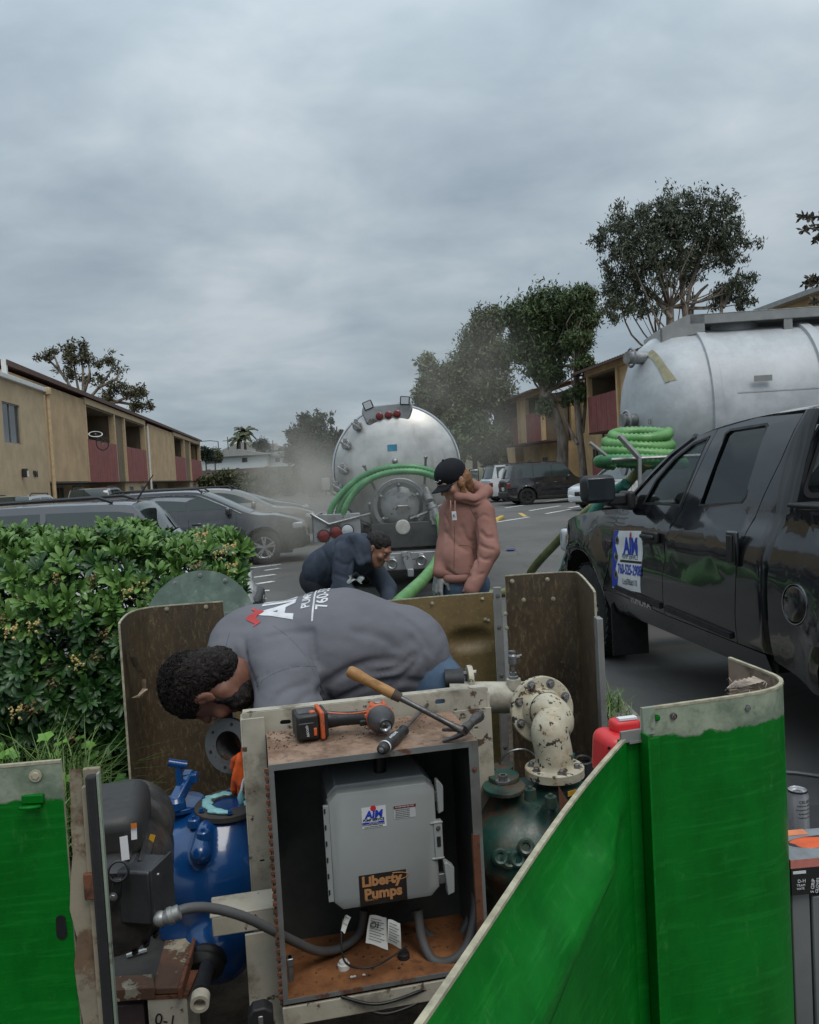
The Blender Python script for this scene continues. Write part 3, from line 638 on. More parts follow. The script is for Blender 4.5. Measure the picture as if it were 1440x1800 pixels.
for k, (x, yt, r) in enumerate(((572, 730, 7), (582, 724, 6), (592, 738, 6), (600, 745, 7))):
    tree('cypress_tree', ['tallest pointed cypress', 'slim pointed cypress nearest the sky gap', 'short cypress beside the steel tank', 'broad dark cypress touching the steel tank'][k]+' behind the vacuum truck', 78, (x, 850), [(x, 800), (x, yt+12)],
         [(x, yt+2+i*(850-yt)/9, r*(.25+.95*min(1, i/5))) for i in range(9)], 2600, .4, MCON, MBKD, .15, -.5, 20+k, twigs=0, group='cypresses behind the vacuum truck')
for k, (x, y, r, d) in enumerate(((460, 782, 12, 118), (362, 797, 12, 100), (378, 800, 10, 105), (497, 796, 8, 118))):
    tree('round_bush_tree', ['dome shaped dark tree on the hill right of the palms', 'small round tree right beside the tan building end', 'small bright round tree left of the street light', 'little round tree on the hill beside the conifers'][k], d, (x, 830), [(x, y+8)], [(x, y, r), (x-r*.5, y+4, r*.7), (x+r*.6, y+4, r*.7)], 1600, .4, MSHR if k == 2 else MCON, MBKD, .15, 0, 30+k, twigs=0, dz=2)
q, f = [], []
cs = []
for i in range(34):
    x = 352+i*6.6+random.uniform(-4, 4); y = random.uniform(836, 868); d = 84+random.uniform(-3, 6); cs.append((P(x, y, d), random.uniform(8, 15)*d/1440))
qq, ff = leaf_cloud(cs, 16000, .4, 0, 2.2, 44)
so = mk('shrub_bank', np_mesh('shrub_bank', qq, ff, MSHR), None, kind='stuff')
def palm(x, yt, yb, d, seed, label):
    B = P(x, yb, d); T = P(x, yt, d)-B; o = thing('palm_tree', label, 'palm tree', B, group='palms on the hill'); b = MB(); b.tube([(0, 0, -3), T*.5, T], [.25, .2, .17], 7); b.obj('trunk', MBKD, o)
    rn = random.Random(seed); g_ = MB()
    for k in range(26):
        a = rn.uniform(0, 6.28); el = rn.uniform(-.7, 1.2); l = rn.uniform(1.5, 2.2); dx = Vector((math.cos(a), math.sin(a), 0)); pts = [T+dx*(l*t*math.cos(el*.6))+Vector((0, 0, l*(math.sin(el)*t-.55*t*t))) for t in (0, .33, .66, 1)]
        sd = dx.cross(Vector((0, 0, 1)))
        for i in range(3):
            for s_ in (-1, 1):
                w = .38*(1-.25*i); g_.add([pts[i], pts[i+1], pts[i+1]+sd*s_*w*.7+Vector((0, 0, -.25)), pts[i]+sd*s_*w+Vector((0, 0, -.2))], [(0, 1, 2, 3)])
    g_.obj('crown', MSHR, o, ang=0, fixn=False)
palm(431, 757, 800, 128, 1, 'taller fan palm on the hill against the sky'); palm(421, 768, 800, 126, 2, 'shorter fan palm left of the taller palm')
# conifer sprays entering the frame at the right edge
o = thing('conifer_tree', 'sparse conifer branches hanging into view at the upper right edge', 'tree', P(1560, 900, 15)*1.0); B = o.location.copy(); b = MB(); nd = []
b.tube([Vector((0, 0, -B.z)), Vector((0, 0, 3)), Vector((0, 0, 7))], [.25, .2, .1], 8)
rn = random.Random(4)
for (x0, y0, x1, y1) in ((1560, 395, 1412, 405), (1560, 400, 1410, 382), (1560, 510, 1425, 490), (1560, 520, 1415, 498), (1560, 560, 1432, 530), (1500, 400, 1436, 422)):
    a = P(x0, y0, 15)-B; c_ = P(x1, y1, 15)-B; m_ = a.lerp(c_, .6)+Vector((0, 0, .08)); pts = smooth_path([a, m_, c_], 9); b.tube(pts, [.03*(1-.8*i/len(pts)) for i in range(len(pts))], 5)
    for i in range(3, len(pts)):
        for k in range(7):
            dr = Vector((rn.gauss(-.4, .7), rn.gauss(0, .5), rn.gauss(-.1, .7))).normalized(); l = rn.uniform(.06, .16); s_ = dr.cross(Vector((0, 1, 0))).normalized()*.014
            nd.append((pts[i]-s_, pts[i]+dr*l*.6-s_*1.6, pts[i]+dr*l, pts[i]+dr*l*.6+s_*1.6))
b.obj('trunk', MBKD, o); q = np.array([[tuple(v) for v in r_] for r_ in nd]).reshape(-1, 3); mk('needles', np_mesh('needles', q, np.arange(len(q)).reshape(-1, 4), leafmat('needle_green', (.02, .025, .012), (.07, .05, .03))), o)
# ---------------------------------------------------------------- hedge
t = NT('hedge_leaf'); i = t.island(); n = t.noise(2.5, 3); f = t.math('ADD', t.math('MULTIPLY', i, .55), t.math('MULTIPLY', n, .45))
c = t.mix(t.ramp(f, .2, .8), (.012, .046, .010), (.042, .108, .024)); MHED = t.done(c, .38, spec=.45)
t = NT('hedge_new_leaf'); i = t.island(); c = t.mix(i, (.065, .15, .03), (.14, .25, .06)); MHNEW = t.done(c, .42, spec=.4)
MFLW = leafmat('flower_cream', (.42, .30, .10), (.60, .48, .22)); MFLB = leafmat('flower_spent', (.10, .06, .03), (.28, .17, .08)); MSTEM = flat('stem', (.06, .045, .025), .8)
def rosette(nl, ln, tilt, seed, up=0.):
    g_ = MB(); rn = random.Random(seed)
    for k in range(nl):
        a = k*2.4+rn.uniform(-.2, .2); ti = tilt+rn.uniform(-.25, .25)+.5*k/nl; l = ln*rn.uniform(.75, 1.1)*(1-.25*k/nl); w = l*.135
        M_ = Matrix.Rotation(a, 4, 'Z') @ Matrix.Rotation(-ti, 4, 'Y'); pts = []
        for (u, ww, zz) in ((0.04, .12, 0), (.35, .55, .015), (.7, 1.0, .01), (.92, .7, -.03), (1.0, .15, -.06)):
            pts.append([M_ @ Vector((u*l, s_*w*ww, zz*l*2+abs(s_)*w*.28)) for s_ in (-1, 0, 1)])
        o_ = len(g_.v)
        for p in pts: g_.v += [tuple(v) for v in p]
        for j in range(4):
            for s_ in (0, 1): g_.f.append((o_+j*3+s_, o_+j*3+s_+1, o_+j*3+s_+4, o_+j*3+s_+3)); g_.mi.append(0)
    g_.cur = 1; g_.cyl((0, 0, -.06), (0, 0, .0), .004, n=5, cap=False); return g_
def hedge_front(u, v):
    """u 0..1 left to right, v 0 (ground) .. 1 (top): a point on the hedge's face and its outward normal"""
    x = -3.55+2.66*u; lump = .13*mnoise.noise((u*5, v*4, 2))+.07*mnoise.noise((u*13, v*9, 7))
    z = .02+1.36*v+(.07*mnoise.noise((u*7, 3, 1)) if v > .7 else 0)-(.10*max(0, u-.75)/.25)*v; y = 3.42+.12*math.sin(u*5)-.25*v*(1-v)-lump+(.35*max(0, v-.85)/.15)-.35*max(0, .3-v)*0+(.30*max(0, u-.58)/.42)+(.5*max(0, u-.86)/.14)
    return Vector((x, y, z)), Vector((.15*(u-.3), -1, .25+.6*max(0, v-.7)/.3)).normalized()
hg = thing('hedge', 'glossy green hedge with small cream flowers left of the pump enclosure', 'hedge', (-2.2, 3.7, 0)); HB = Vector(hg.location)
ros = [rosette(13, .095, .35, s_).mesh('leaf_rosette', [MHED, MSTEM], 180, fixn=False) for s_ in range(4)]; rosn = [rosette(12, .10, .85, 10+s_).mesh('leaf_rosette', [MHNEW, MSTEM], 180, fixn=False) for s_ in range(3)]
rn = random.Random(11); RP = []
for k in range(3500):
    u = rn.random(); v = rn.random()**.85; p, nrm = hedge_front(u, v); dp = rn.choice((0, 0, .05, .1, .18, .28)); p = p-nrm*(dp+rn.uniform(-.03, .03)); RP.append((dp, p, nrm, v))
for k in range(1500):   # top
    u = rn.random(); p, nrm = hedge_front(u, 1.0); back = rn.random()**1.4*1.2; p = Vector((p.x+rn.uniform(-.05, .05)-back*.30*u**2, p.y+back, p.z+rn.uniform(-.06, .03)+.05*mnoise.noise((p.x*6, back*6, 0)))); RP.append((.0 if back < .35 else .3, p, Vector((rn.gauss(0, .25), -.35, 1)).normalized(), 1.2))
for k in range(260):   # right end
    v = rn.random(); y = 3.9+rn.random()*.9; RP.append((.02, Vector((-.93+.04*rn.gauss(0, .6)-(y-3.9)*.30, y, .1+1.15*v)), Vector((.9, -.4, .3)).normalized(), v))
RP.sort(key=lambda r_: r_[0]+.12*rn.random()); big = RP[:270]; rest = RP[270:]
def rmat(p, nrm, s_):
    q = (nrm+Vector((rn.gauss(0, .3), rn.gauss(0, .3), rn.gauss(0, .3)))).normalized().to_track_quat('Z', 'Y'); return Matrix.Translation(p-HB) @ q.to_matrix().to_4x4() @ Matrix.Rotation(rn.uniform(0, 6.28), 4, 'Z') @ Matrix.Scale(s_, 4)
for dp, p, nrm, v in big:
    new = (v > .8 and rn.random() < .7) or rn.random() < .07; o = mk('leaf_rosette', rn.choice(rosn if new else ros), hg); o.matrix_local = rmat(p, nrm, rn.uniform(.66, 1.0))
VV, FF, MM = [], [], []; o_ = 0
src = {}
for me in ros+rosn:
    v_ = np.zeros(len(me.vertices)*3); me.vertices.foreach_get('co', v_); src[me.name] = (v_.reshape(-1, 3), np.array([list(p.vertices) for p in me.polygons if len(p.vertices) == 4]), np.array([p.material_index for p in me.polygons if len(p.vertices) == 4]))
for dp, p, nrm, v in rest:
    new = (v > .8 and rn.random() < .7) or rn.random() < .06; v_, f_, mi = src[rn.choice(rosn if new else ros).name]; M_ = np.array(rmat(p, nrm, rn.uniform(.64, 1.0))); VV.append(v_ @ M_[:3, :3].T+M_[:3, 3]); FF.append(f_+o_); MM.append(np.where(mi == 0, 1 if new else 0, 2)); o_ += len(v_)
me = np_mesh('foliage', np.concatenate(VV), np.concatenate(FF), MHED); me.materials.append(MHNEW); me.materials.append(MSTEM); me.polygons.foreach_set('material_index', np.concatenate(MM).astype(np.int32)); me.shade_smooth(); mk('foliage', me, hg, kind='stuff')
g_ = MB()
for k in range(130): # woody interior
    u = rn.random(); p, nrm = hedge_front(u, .95*rn.random()); a = Vector((p.x+rn.gauss(0, .1), p.y+.45+rn.random()*.5, 0)); g_.tube([a-HB, a.lerp(p, .6)+Vector((0, 0, .1))-HB, p-nrm*.05-HB], [.012, .008, .004], 5)
g_.obj('stems', MSTEM, hg)
cs = [(Vector((-3.6+i*.36, 4.15+.25*(i % 2), .65))-HB, .62) for i in range(8)]+[(Vector((-3.6+i*.36, 4.1, .25))-HB, .45) for i in range(8)]; q, f = leaf_cloud(cs, 9000, .07, 0, 2.4, 5, clump=.12, spread=.62); mk('inner_leaves', np_mesh('inner_leaves', q, f, MHED), hg, kind='stuff')
def flower(seed, mt):
    g_ = MB(); r_ = random.Random(seed)
    for k in range(16):
        d_ = Vector((r_.gauss(0, 1), r_.gauss(0, 1), abs(r_.gauss(0, 1)))).normalized(); c_ = d_*r_.uniform(.012, .032); g_.sph(c_, r_.uniform(.003, .0065), 5, 4)
        for j in range(3): e_ = Vector((r_.gauss(0, 1), r_.gauss(0, 1), r_.gauss(0, 1)))*.006; g_.add([c_, c_+e_, c_+e_+d_*.006], [(0, 1, 2)])
    return g_.mesh('flower_cluster', mt, 0, fixn=False)
fl = [flower(s_, MFLW) for s_ in (1, 2)]+[flower(3, MFLB)]
for (x, y) in ((30, 1250), (60, 1245), (20, 1110), (40, 1048), (100, 1020), (165, 1022), (225, 1042), (250, 1030), (310, 985), (315, 970), (355, 945), (385, 975), (408, 998), (405, 965), (170, 1155), (135, 1165), (188, 1116), (60, 1100), (5, 1090), (95, 1200), (130, 1295), (350, 1000)):
    u = min(1, max(0, (P(x, y, 3.35).x+3.55)/2.72)); z = P(x, y, 3.3).z; p, nrm = hedge_front(u, min(1, max(0, z/1.38))); pt = CP+ray(x, y)*((p.y-.09)/CF.y) if x < 330 else P(x, y, 3.55)
    o = mk('flower_cluster', fl[0 if x > 200 or x < 70 else rn.choice((1, 2))] if rn.random() < .75 else fl[2], hg); o.matrix_local = Matrix.Translation(pt-HB) @ nrm.to_track_quat('Z', 'Y').to_matrix().to_4x4() @ Matrix.Scale(rn.uniform(.8, 1.15), 4)
# ---------------------------------------------------------------- grass and weeds at the hedge foot
g_ = MB(); rn = random.Random(5)
MGR = leafmat('grass_blade', (.05, .10, .025), (.15, .24, .06)); MWD = leafmat('weed_leaf', (.05, .13, .02), (.15, .30, .05), .4)
def blade(p, l, a, lean, w):
    d_ = Vector((math.cos(a), math.sin(a), 0)); s_ = Vector((-d_.y, d_.x, 0))*w; pts = [p+d_*(lean*l*t*t)+Vector((0, 0, l*(t-.45*lean*t*t))) for t in (0, .35, .7, 1)]
    o_ = len(g_.v)
    for i, q in enumerate(pts):
        k = (1, .9, .6, .05)[i]; g_.v += [tuple(q-s_*k), tuple(q+s_*k)]
    for i in range(3): g_.f.append((o_+2*i, o_+2*i+1, o_+2*i+3, o_+2*i+2)); g_.mi.append(0)
for k in range(260):
    c_ = Vector((rn.uniform(-2.4, -1.19), rn.uniform(2.15, 3.2), .0)); c_.z = bedz(c_.x, c_.y); l = rn.uniform(.2, .45)*(1 if c_.y > 2.5 else .8)
    for j in range(17): blade(c_+Vector((rn.gauss(0, .025), rn.gauss(0, .025), 0)), l*rn.uniform(.6, 1.15), rn.uniform(0, 6.28), rn.uniform(.2, 1.3), .0035)
for k in range(30):
    c_ = Vector((rn.uniform(1.0, 1.25), rn.uniform(4.5, 5.2), .1))
    for j in range(10): blade(c_+Vector((rn.gauss(0, .02), rn.gauss(0, .02), 0)), rn.uniform(.08, .22), rn.uniform(0, 6.28), rn.uniform(.2, 1.1), .004)
me = g_.mesh('grass', MGR, 180, fixn=False); mk('grass', me, None, kind='stuff')
g_ = MB()
for k in range(420):
    c_ = Vector((rn.uniform(-2.5, -1.2), rn.uniform(2.2, 3.2), .0)); c_.z = bedz(c_.x, c_.y); h_ = rn.uniform(.05, .30); p = c_+Vector((rn.gauss(0, .05), rn.gauss(0, .05), h_)); r_ = rn.uniform(.014, .030)
    M_ = Matrix.Translation(p) @ Vector((rn.gauss(0, .5), -.5+rn.gauss(0, .3), 1)).normalized().to_track_quat('Z', 'Y').to_matrix().to_4x4() @ Matrix.Rotation(rn.uniform(0, 6.28), 4, 'Z')
    o_ = len(g_.v); g_.v.append(tuple(M_ @ Vector((0, 0, -.2*r_)))); n_ = 12
    for i in range(n_):
        a = 2*math.pi*i/n_; q = r_*(1+.22*math.cos(5*a)); g_.v.append(tuple(M_ @ Vector((q*math.cos(a), q*math.sin(a), .15*r_*math.cos(3*a)))))
    for i in range(n_): g_.f.append((o_, o_+1+i, o_+1+(i+1) % n_)); g_.mi.append(0)
    if k % 3 == 0: g_.tube([c_, c_.lerp(p, .6)+Vector((.01, 0, 0)), p], .0025, 4)
mk('weeds', g_.mesh('weeds', MWD, 180, fixn=False), None, kind='stuff')
# ================================================================ VEHICLES
def paint(name, col, rough=.12, metal=.0, dirt=.25, coat=1.0):
    t = NT(name); n = t.noise(2.2, 6, .65, (1, 1, 1.6)); n2 = t.noise(.8, 3)
    f = t.math('MULTIPLY', t.ramp(n, .45, .75), dirt)
    c = t.mix(f, col, (.10, .095, .085)); return t.done(c, t.ramp(n, .4, .75, rough, rough+.22), metal, coat)
MBLACKP = paint('black_paint', (.006, .007, .009), .12, .0, .06, .8); MPLAST = flat('black_plastic', (.014, .014, .015), .55, var=.15, bump=.1)
MRUB = flat('tyre_rubber', (.016, .016, .016), .85, var=.2, bump=.3, bs=90); MCHR = flat('chrome', (.62, .62, .64), .12, 1., var=.05, bump=0); MSTEEL = flat('dull_steel', (.30, .30, .30), .42, .85, var=.25, sc=12)
MLAMPR = NT('red_lamp').done((.15, .014, .014), .25, coat=.3); MLAMPC = NT('clear_lamp').done((.42, .45, .47), .08, coat=1); MLAMPO = NT('orange_lamp').done((.45, .13, .02), .2, coat=.6)
def tint(name, col, clear):
    m = bpy.data.materials.new(name); m.use_nodes = True; t = m.node_tree; t.nodes.clear(); n = t.nodes.new; k = t.links.new
    o = n('ShaderNodeOutputMaterial'); tr = n('ShaderNodeBsdfTransparent'); tr.inputs[0].default_value = (*clear, 1); gl = n('ShaderNodeBsdfGlossy'); gl.inputs['Roughness'].default_value = .02; gl.inputs[0].default_value = (.9, .95, .95, 1)
    fr = n('ShaderNodeLayerWeight'); fr.inputs[0].default_value = .5; mx = n('ShaderNodeMixShader'); pw = n('ShaderNodeMath'); pw.operation = 'POWER'; k(fr.outputs['Facing'], pw.inputs[0]); pw.inputs[1].default_value = 4.0; ad = n('ShaderNodeMath'); ad.operation = 'MAXIMUM'; k(pw.outputs[0], ad.inputs[0]); ad.inputs[1].default_value = col
    k(ad.outputs[0], mx.inputs[0]); k(tr.outputs[0], mx.inputs[1]); k(gl.outputs[0], mx.inputs[2]); k(mx.outputs[0], o.inputs[0]); return m
MTINT = tint('tinted_glass', .12, (.035, .04, .042)); MCLEAR = tint('clear_glass', .06, (.62, .68, .66)); MCARG = NT('car_glass').done((.030, .042, .040), .04, 0, spec=.9)
MINT = flat('interior_grey', (.035, .035, .037), .8)
def wheel_meshes(r, w, rim_r, spokes, rimmat, tread=0):
    ty = MB(); pr_ = [(-w/2, rim_r), (-w/2, rim_r+.02), (-w/2*.98, r*.93), (-w/2*.8, r), (w/2*.8, r), (w/2*.98, r*.93), (w/2, rim_r+.02), (w/2, rim_r)]
    ty.lathe(pr_, ax=(1, 0, 0), n=40, cap0=False, cap1=False)
    if tread:
        for k in range(tread):
            a = 2*math.pi*k/tread
            for j, off in enumerate((-.4, -.2, 0, .2, .4)):
                aa = a+(math.pi/tread if j % 2 else 0); M_ = Matrix.Rotation(aa, 4, 'X') @ Matrix.Translation((off*w*.95, 0, r+.004)); ty.at(M_).box((0, 0, 0), (w*.16, .045, .018), rz=.35*(1 if off > 0 else -1)); ty.at(Matrix.Identity(4))
    tm = ty.mesh('tyre', MRUB, 50)
    rm = MB(); rm.lathe([(-w*.3, rim_r*.86), (-w*.32, rim_r*.9), (-w*.47, rim_r*.97), (-w*.5, rim_r), (-w*.46, rim_r*1.01)], ax=(1, 0, 0), n=32, cap0=False, cap1=False)
    rm.lathe([(-w*.40, .001), (-w*.40, rim_r*.16), (-w*.30, rim_r*.2)], ax=(1, 0, 0), n=16, cap1=False)
    for k in range(spokes):
        for s_ in (-1, 1):
            a = 2*math.pi*k/spokes+s_*.16; rm.at(Matrix.Rotation(a, 4, 'X')); rm.prism([(-w*.42, rim_r*.12), (-w*.44, rim_r*.95), (-w*.36, rim_r*.95), (-w*.33, rim_r*.12)], -.018, .018, 'XZ')
    rm.at(Matrix.Identity(4)); return tm, rm.mesh('rim', rimmat, 35), MB().lathe([(-w*.2, .001), (-w*.2, rim_r*.93)], ax=(1, 0, 0), n=24, cap0=False, cap1=False).mesh('brake_disc', MPLAST)
def put_wheel(root, ms, x, y, r):
    o = bpy.data.objects.new('wheel', ms[0]); COL.objects.link(o); o.parent = root; o.location = (x, y, r)
    if x > 0: o.rotation_euler = (0, 0, math.pi)
    mk('rim', ms[1], o); mk('brake_disc', ms[2], o); return o
# ---------------------------------------------------------------- black pickup
pk = thing('pickup_truck', 'glossy black pickup truck with white magnetic door sign beside the green enclosure', 'pickup truck', L(3.4, 6.75), LA)
def interp(z, tab):
    for (z0, v0), (z1, v1) in zip(tab[:-1], tab[1:]):
        if z <= z1: f = max(0, (z-z0)/(z1-z0)); f = f*f*(3-2*f) if False else f; return v0+(v1-v0)*f
    return tab[-1][1]
WT = [(.40, .90), (.50, .955), (.62, .985), (.75, 1.0), (.95, 1.003), (1.08, .996), (1.17, .975), (1.24, .945), (1.30, .912), (1.36, .90), (1.5, .862), (1.7, .80), (1.80, .765), (1.88, .72)]
def wpk(y, z):
    w = interp(z, WT)
    for cy in (0, -3.7):
        d_ = math.hypot(y-cy, z-.42); w += .05*math.exp(-((d_-.56)/.10)**2)*(1 if z < 1.2 else 0)
    if -2.5 < y < -.7: w -= .018*math.exp(-((z-.98)/.09)**2)*(1-abs((y+1.6)/.95)**4 if abs(y+1.6) < .95 else 0)
    if y > .2: w -= .20*((y-.2)/.7)**2.2
    if y < -2.757: w = max(w, interp(min(z, 1.27), WT)-.0) if z > 1.27 else w
    return w
def arc(cy, cz, r, a0, a1, n=14): return [(cy+r*math.cos(R(a0+(a1-a0)*i/n)), cz+r*math.sin(R(a0+(a1-a0)*i/n))) for i in range(n+1)]
fd = [(-.70, 1.285), (-.62, .95), (-.53, .64)]                      # front door seam
bs = [(-1.50, .60), (-1.53, .9), (-1.56, 1.1), (-1.66, 1.31), (-1.74, 1.5), (-1.88, 1.822)]
rs = [(-2.42, .585), (-2.45, .8), (-2.47, 1.05), (-2.52, 1.25), (-2.58, 1.42), (-2.66, 1.6), (-2.74, 1.852)]
sh = lambda l, d_: [(a+d_, b) for a, b in l]
A_PIL = [(-.72, 1.30), (-.92, 1.42), (-1.12, 1.545), (-1.36, 1.68), (-1.62, 1.785)]; ROOF = [(-1.62, 1.785), (-1.89, 1.832), (-2.2, 1.86), (-2.4, 1.870), (-2.56, 1.872)]
for s in (-1, 1):
    mp = lambda y, z, d_, s=s: Vector((s*(wpk(y, z)-d_), y, z))
    panel('fender', [(-.694, 1.285), (-.3, 1.262), (.2, 1.205), (.55, 1.13), (.80, 1.0), (.89, .82), (.90, .62), (.56, .55)]+arc(0, .42, .50, 15, 168)+[(-.50, .47), (-.52, .64), (-.612, .95)], mp, MBLACKP, pk, step=.09)
    wf = [(-1.08, 1.345), (-1.62, 1.345), (-1.69, 1.5), (-1.79, 1.765), (-1.62, 1.735), (-1.40, 1.64), (-1.20, 1.50)]
    dr = panel('front_door', fd+bs+[(-1.62, 1.79), (-1.36, 1.69), (-1.12, 1.55), (-.92, 1.42)], mp, MBLACKP, pk, holes=[wf], step=.09, thick=.03)
    panel('window', [(y_*.999-.001, z_) for y_, z_ in wf], lambda y, z, d_: mp(y, z, d_+.016), MTINT if False else MCLEAR, dr, step=.2, thick=0)
    wr = [(-1.90, 1.355), (-2.36, 1.385), (-2.40, 1.41), (-2.44, 1.795), (-2.42, 1.81), (-2.05, 1.80), (-2.01, 1.78)]
    dr2 = panel('rear_door', sh(bs, -.008)+[(-2.3, 1.862)]+rs[::-1], mp, MBLACKP, pk, holes=[wr], step=.09, thick=.03)
    panel('window', wr, lambda y, z, d_: mp(y, z, d_+.014), MTINT, dr2, step=.2, thick=0)
    panel('window_seal', [(-1.885, 1.345), (-2.38, 1.375), (-2.415, 1.41), (-2.455, 1.81), (-2.43, 1.825), (-2.04, 1.815), (-1.995, 1.79)], lambda y, z, d_: mp(y, z, d_-.002), MPLAST, dr2, holes=[wr], step=.3, thick=.006)
    panel('window_seal', [(-1.04, 1.33), (-1.64, 1.33), (-1.71, 1.5), (-1.815, 1.785), (-1.62, 1.752), (-1.39, 1.655), (-1.18, 1.51)], lambda y, z, d_: mp(y, z, d_-.002), MPLAST, dr, holes=[wf], step=.3, thick=.006)
    def corner(u, v, s=s):
        z = .585+(1.872-.585)*v; ys_ = interp(z, [(b_, a_-.008) for a_, b_ in rs]); w0 = wpk(min(ys_, -2.51), z); w0 = wpk(-2.55, z); tc_ = .26 if z > 1.36 else .10
        if u < .45: k = u/.45; y = ys_+(min(-2.68, ys_-.004)-ys_)*k; return (s*(wpk(max(ys_, -2.7), z)*(1-k)+w0*k), y, z)
        a_ = (u-.45)/.55*math.pi/2; return (s*(w0-.07*(1-math.cos(a_))), min(-2.68, ys_-.004)-max(.01, -min(-2.68, ys_-.004)*0+.11-max(0, -2.68-ys_))*math.sin(a_), z)
    MB().grid(corner, 26, 30).obj('cab_corner', MBLACKP, pk, ang=70)
    panel('rocker', [(-.52, .632), (-1.5, .592), (-2.70, .575), (-2.70, .45), (-.56, .47)], mp, MBLACKP, pk, step=.1)
    panel('side_moulding', [(-.72, .70), (-1.47, .672), (-1.47, .632), (-.66, .66)], lambda y, z, d_: mp(y, z, d_-.016), MPLAST, dr, step=.1)
    panel('side_moulding', [(-1.54, .668), (-2.38, .635), (-2.38, .60), (-1.54, .63)], lambda y, z, d_: mp(y, z, d_-.016), MPLAST, dr2, step=.1)
    fdh = circ(-3.02, .90, .095, 28, .105)
    bd = panel('bed_side', [(-2.775, .56), (-2.785, 1.0), (-2.81, 1.2), (-2.86, 1.33), (-2.95, 1.362), (-5.05, 1.375), (-5.06, .62), (-4.4, .52)]+arc(-3.7, .42, .52, 10, 170)+[(-3.2, .47)], mp, MBLACKP, pk, holes=[fdh] if s < 0 else (), step=.09, thick=.04)
    MB().b2((s*.80, -5.05, 1.372), (s*.955, -2.9, 1.395)).obj('bed_rail_cap', MPLAST, pk, bev=.01)
    for cy in (0, -3.7):
        q = MB(); vs = arc(cy, .42, .53, -5, 185, 22); 
        q.grid(lambda u, v: (s*(wpk(*vs[int(round(u*22))])-.02-.55*v), vs[int(round(u*22))][0]*1.0, vs[int(round(u*22))][1]), 23, 2); q.obj('wheel_liner', MPLAST, pk)
    # handles
    h = MB(); h.box((s*1.005, -1.37, 1.12), (.03, .24, .075)); h.box((s*1.03, -1.37, 1.122), (.028, .20, .03)); h.obj('handle', MPLAST, dr, bev=.012, seg=3)
    h = MB(); h.box((s*1.005, -2.46, 1.13), (.03, .105, .20)); h.obj('handle', MBLACKP, dr2, bev=.014, seg=3); MB().box((s*1.022, -2.455, 1.13), (.012, .06, .15)).obj('handle_grip', MPLAST, dr2, bev=.005)
    # mirror
    m_ = MB(); m_.box((s*1.235, -1.02, 1.46), (.25, .13, .205)); mo = m_.obj('mirror', MPLAST, pk, bev=.05, seg=4); MB().box((s*1.235, -1.09, 1.46), (.20, .01, .16)).obj('mirror_glass', MGLS, mo, bev=.02)
    a_ = MB(); a_.box((s*1.06, -.93, 1.37), (.16, .09, .09)); a_.box((s*.97, -.92, 1.36), (.06, .2, .14)); a_.obj('mirror_arm', MPLAST, mo, bev=.02)
    MB().at(Matrix.Translation((s*.985, -.70, 0))).prism([(-.1, .55), (.08, .55), (.06, .12), (-.08, .12)], -.0, .02, 'XZ')
    MB().box((s*.86, -.60, .33), (.30, .014, .42)).obj('mud_flap', MRUB, pk, bev=.004); MB().box((s*.86, -4.25, .33), (.3, .014, .4)).obj('mud_flap', MRUB, pk)
    MB().box((s*.80, .83, .93), (.24, .14, .22)).obj('headlight', MLAMPC, pk, bev=.04, seg=3); MB().box((s*.875, .70, .95), (.06, .12, .10)).obj('turn_signal', MLAMPO, pk, bev=.02)
    MB().box((s*.90, -5.06, 1.1), (.16, .06, .42)).obj('taillight', MLAMPR, pk, bev=.015)
fo = MB().lathe([(0, .088), (.012, .088), (.016, .082)], (-.992, -3.02, .90), (-1, 0, 0), 28, sq=1.1).obj('fuel_door', MBLACKP, pk, bev=.004)
MB().lathe([(.0, .099), (.0145, .0985), (.0145, .0935), (.0, .093)], (-.992, -3.02, .90), (-1, 0, 0), 32, sq=1.1, cap0=False, cap1=False).obj('trim_ring', MCHR, fo)
# hood, windscreen, roof, rear wall
def across(name, line, mt, bow=0., rise=.02, inset=.0, nu=13, thick=.0, parent=pk):
    line = [Vector((0, a, b)) for a, b in line]; line = smooth_path(line, 4)
    def f(u, v):
        p = line[min(len(line)-1, int(round(v*(len(line)-1))))]; w = wpk(p.y, p.z)-inset; k = 2*u-1; return (k*w, p.y+bow*(1-k*k), p.z+rise*(1-k**4))
    return MB().grid(f, nu, len(line)).obj(name, mt, parent, ang=60)
across('windscreen', A_PIL, MCLEAR, .17, .01, .05); across('roof', ROOF, MBLACKP, .0, .045, 0)
def rfr(u, v):
    y = -2.56-.235*v; t_ = min(1, max(0, (-2.755-y)/.04)); hw = wpk(-2.55, 1.872)-.07*(1-math.sqrt(max(0, 1-t_*t_))); k = 2*u-1; return (k*hw, y, 1.872+.045*(1-k**4)*(1-v**3))
MB().grid(rfr, 21, 16).obj('roof_rear', MBLACKP, pk, ang=60)
for s in (-1, 1): MB().tube([(s*(wpk(y, z)-.012), y+.01, z) for y, z in A_PIL], .028, 8).obj('windscreen_pillar', MBLACKP, pk)
MB().grid(lambda u, v: ((2*u-1)*.93, -.72+.35*(1-(2*u-1)**2)-.0*v, 1.28-.04*v), 9, 2).obj('cowl', MPLAST, pk)
wh = [(x*(1-.16*(z-1.43)/.37), z) for x, z in rr(-.775, 1.43, .775, 1.81, .05)]; rw_ = [(-.835, 1.30), (-.822, 1.40), (-.735, 1.70), (-.655, 1.872), (.655, 1.872), (.735, 1.70), (.822, 1.40), (.835, 1.30)]
rearm = lambda x, z, d_: Vector((x, -2.79-.05*max(0, (z-1.5)/.37)**3-.03*(1-(x/.8)**2)+d_, z))
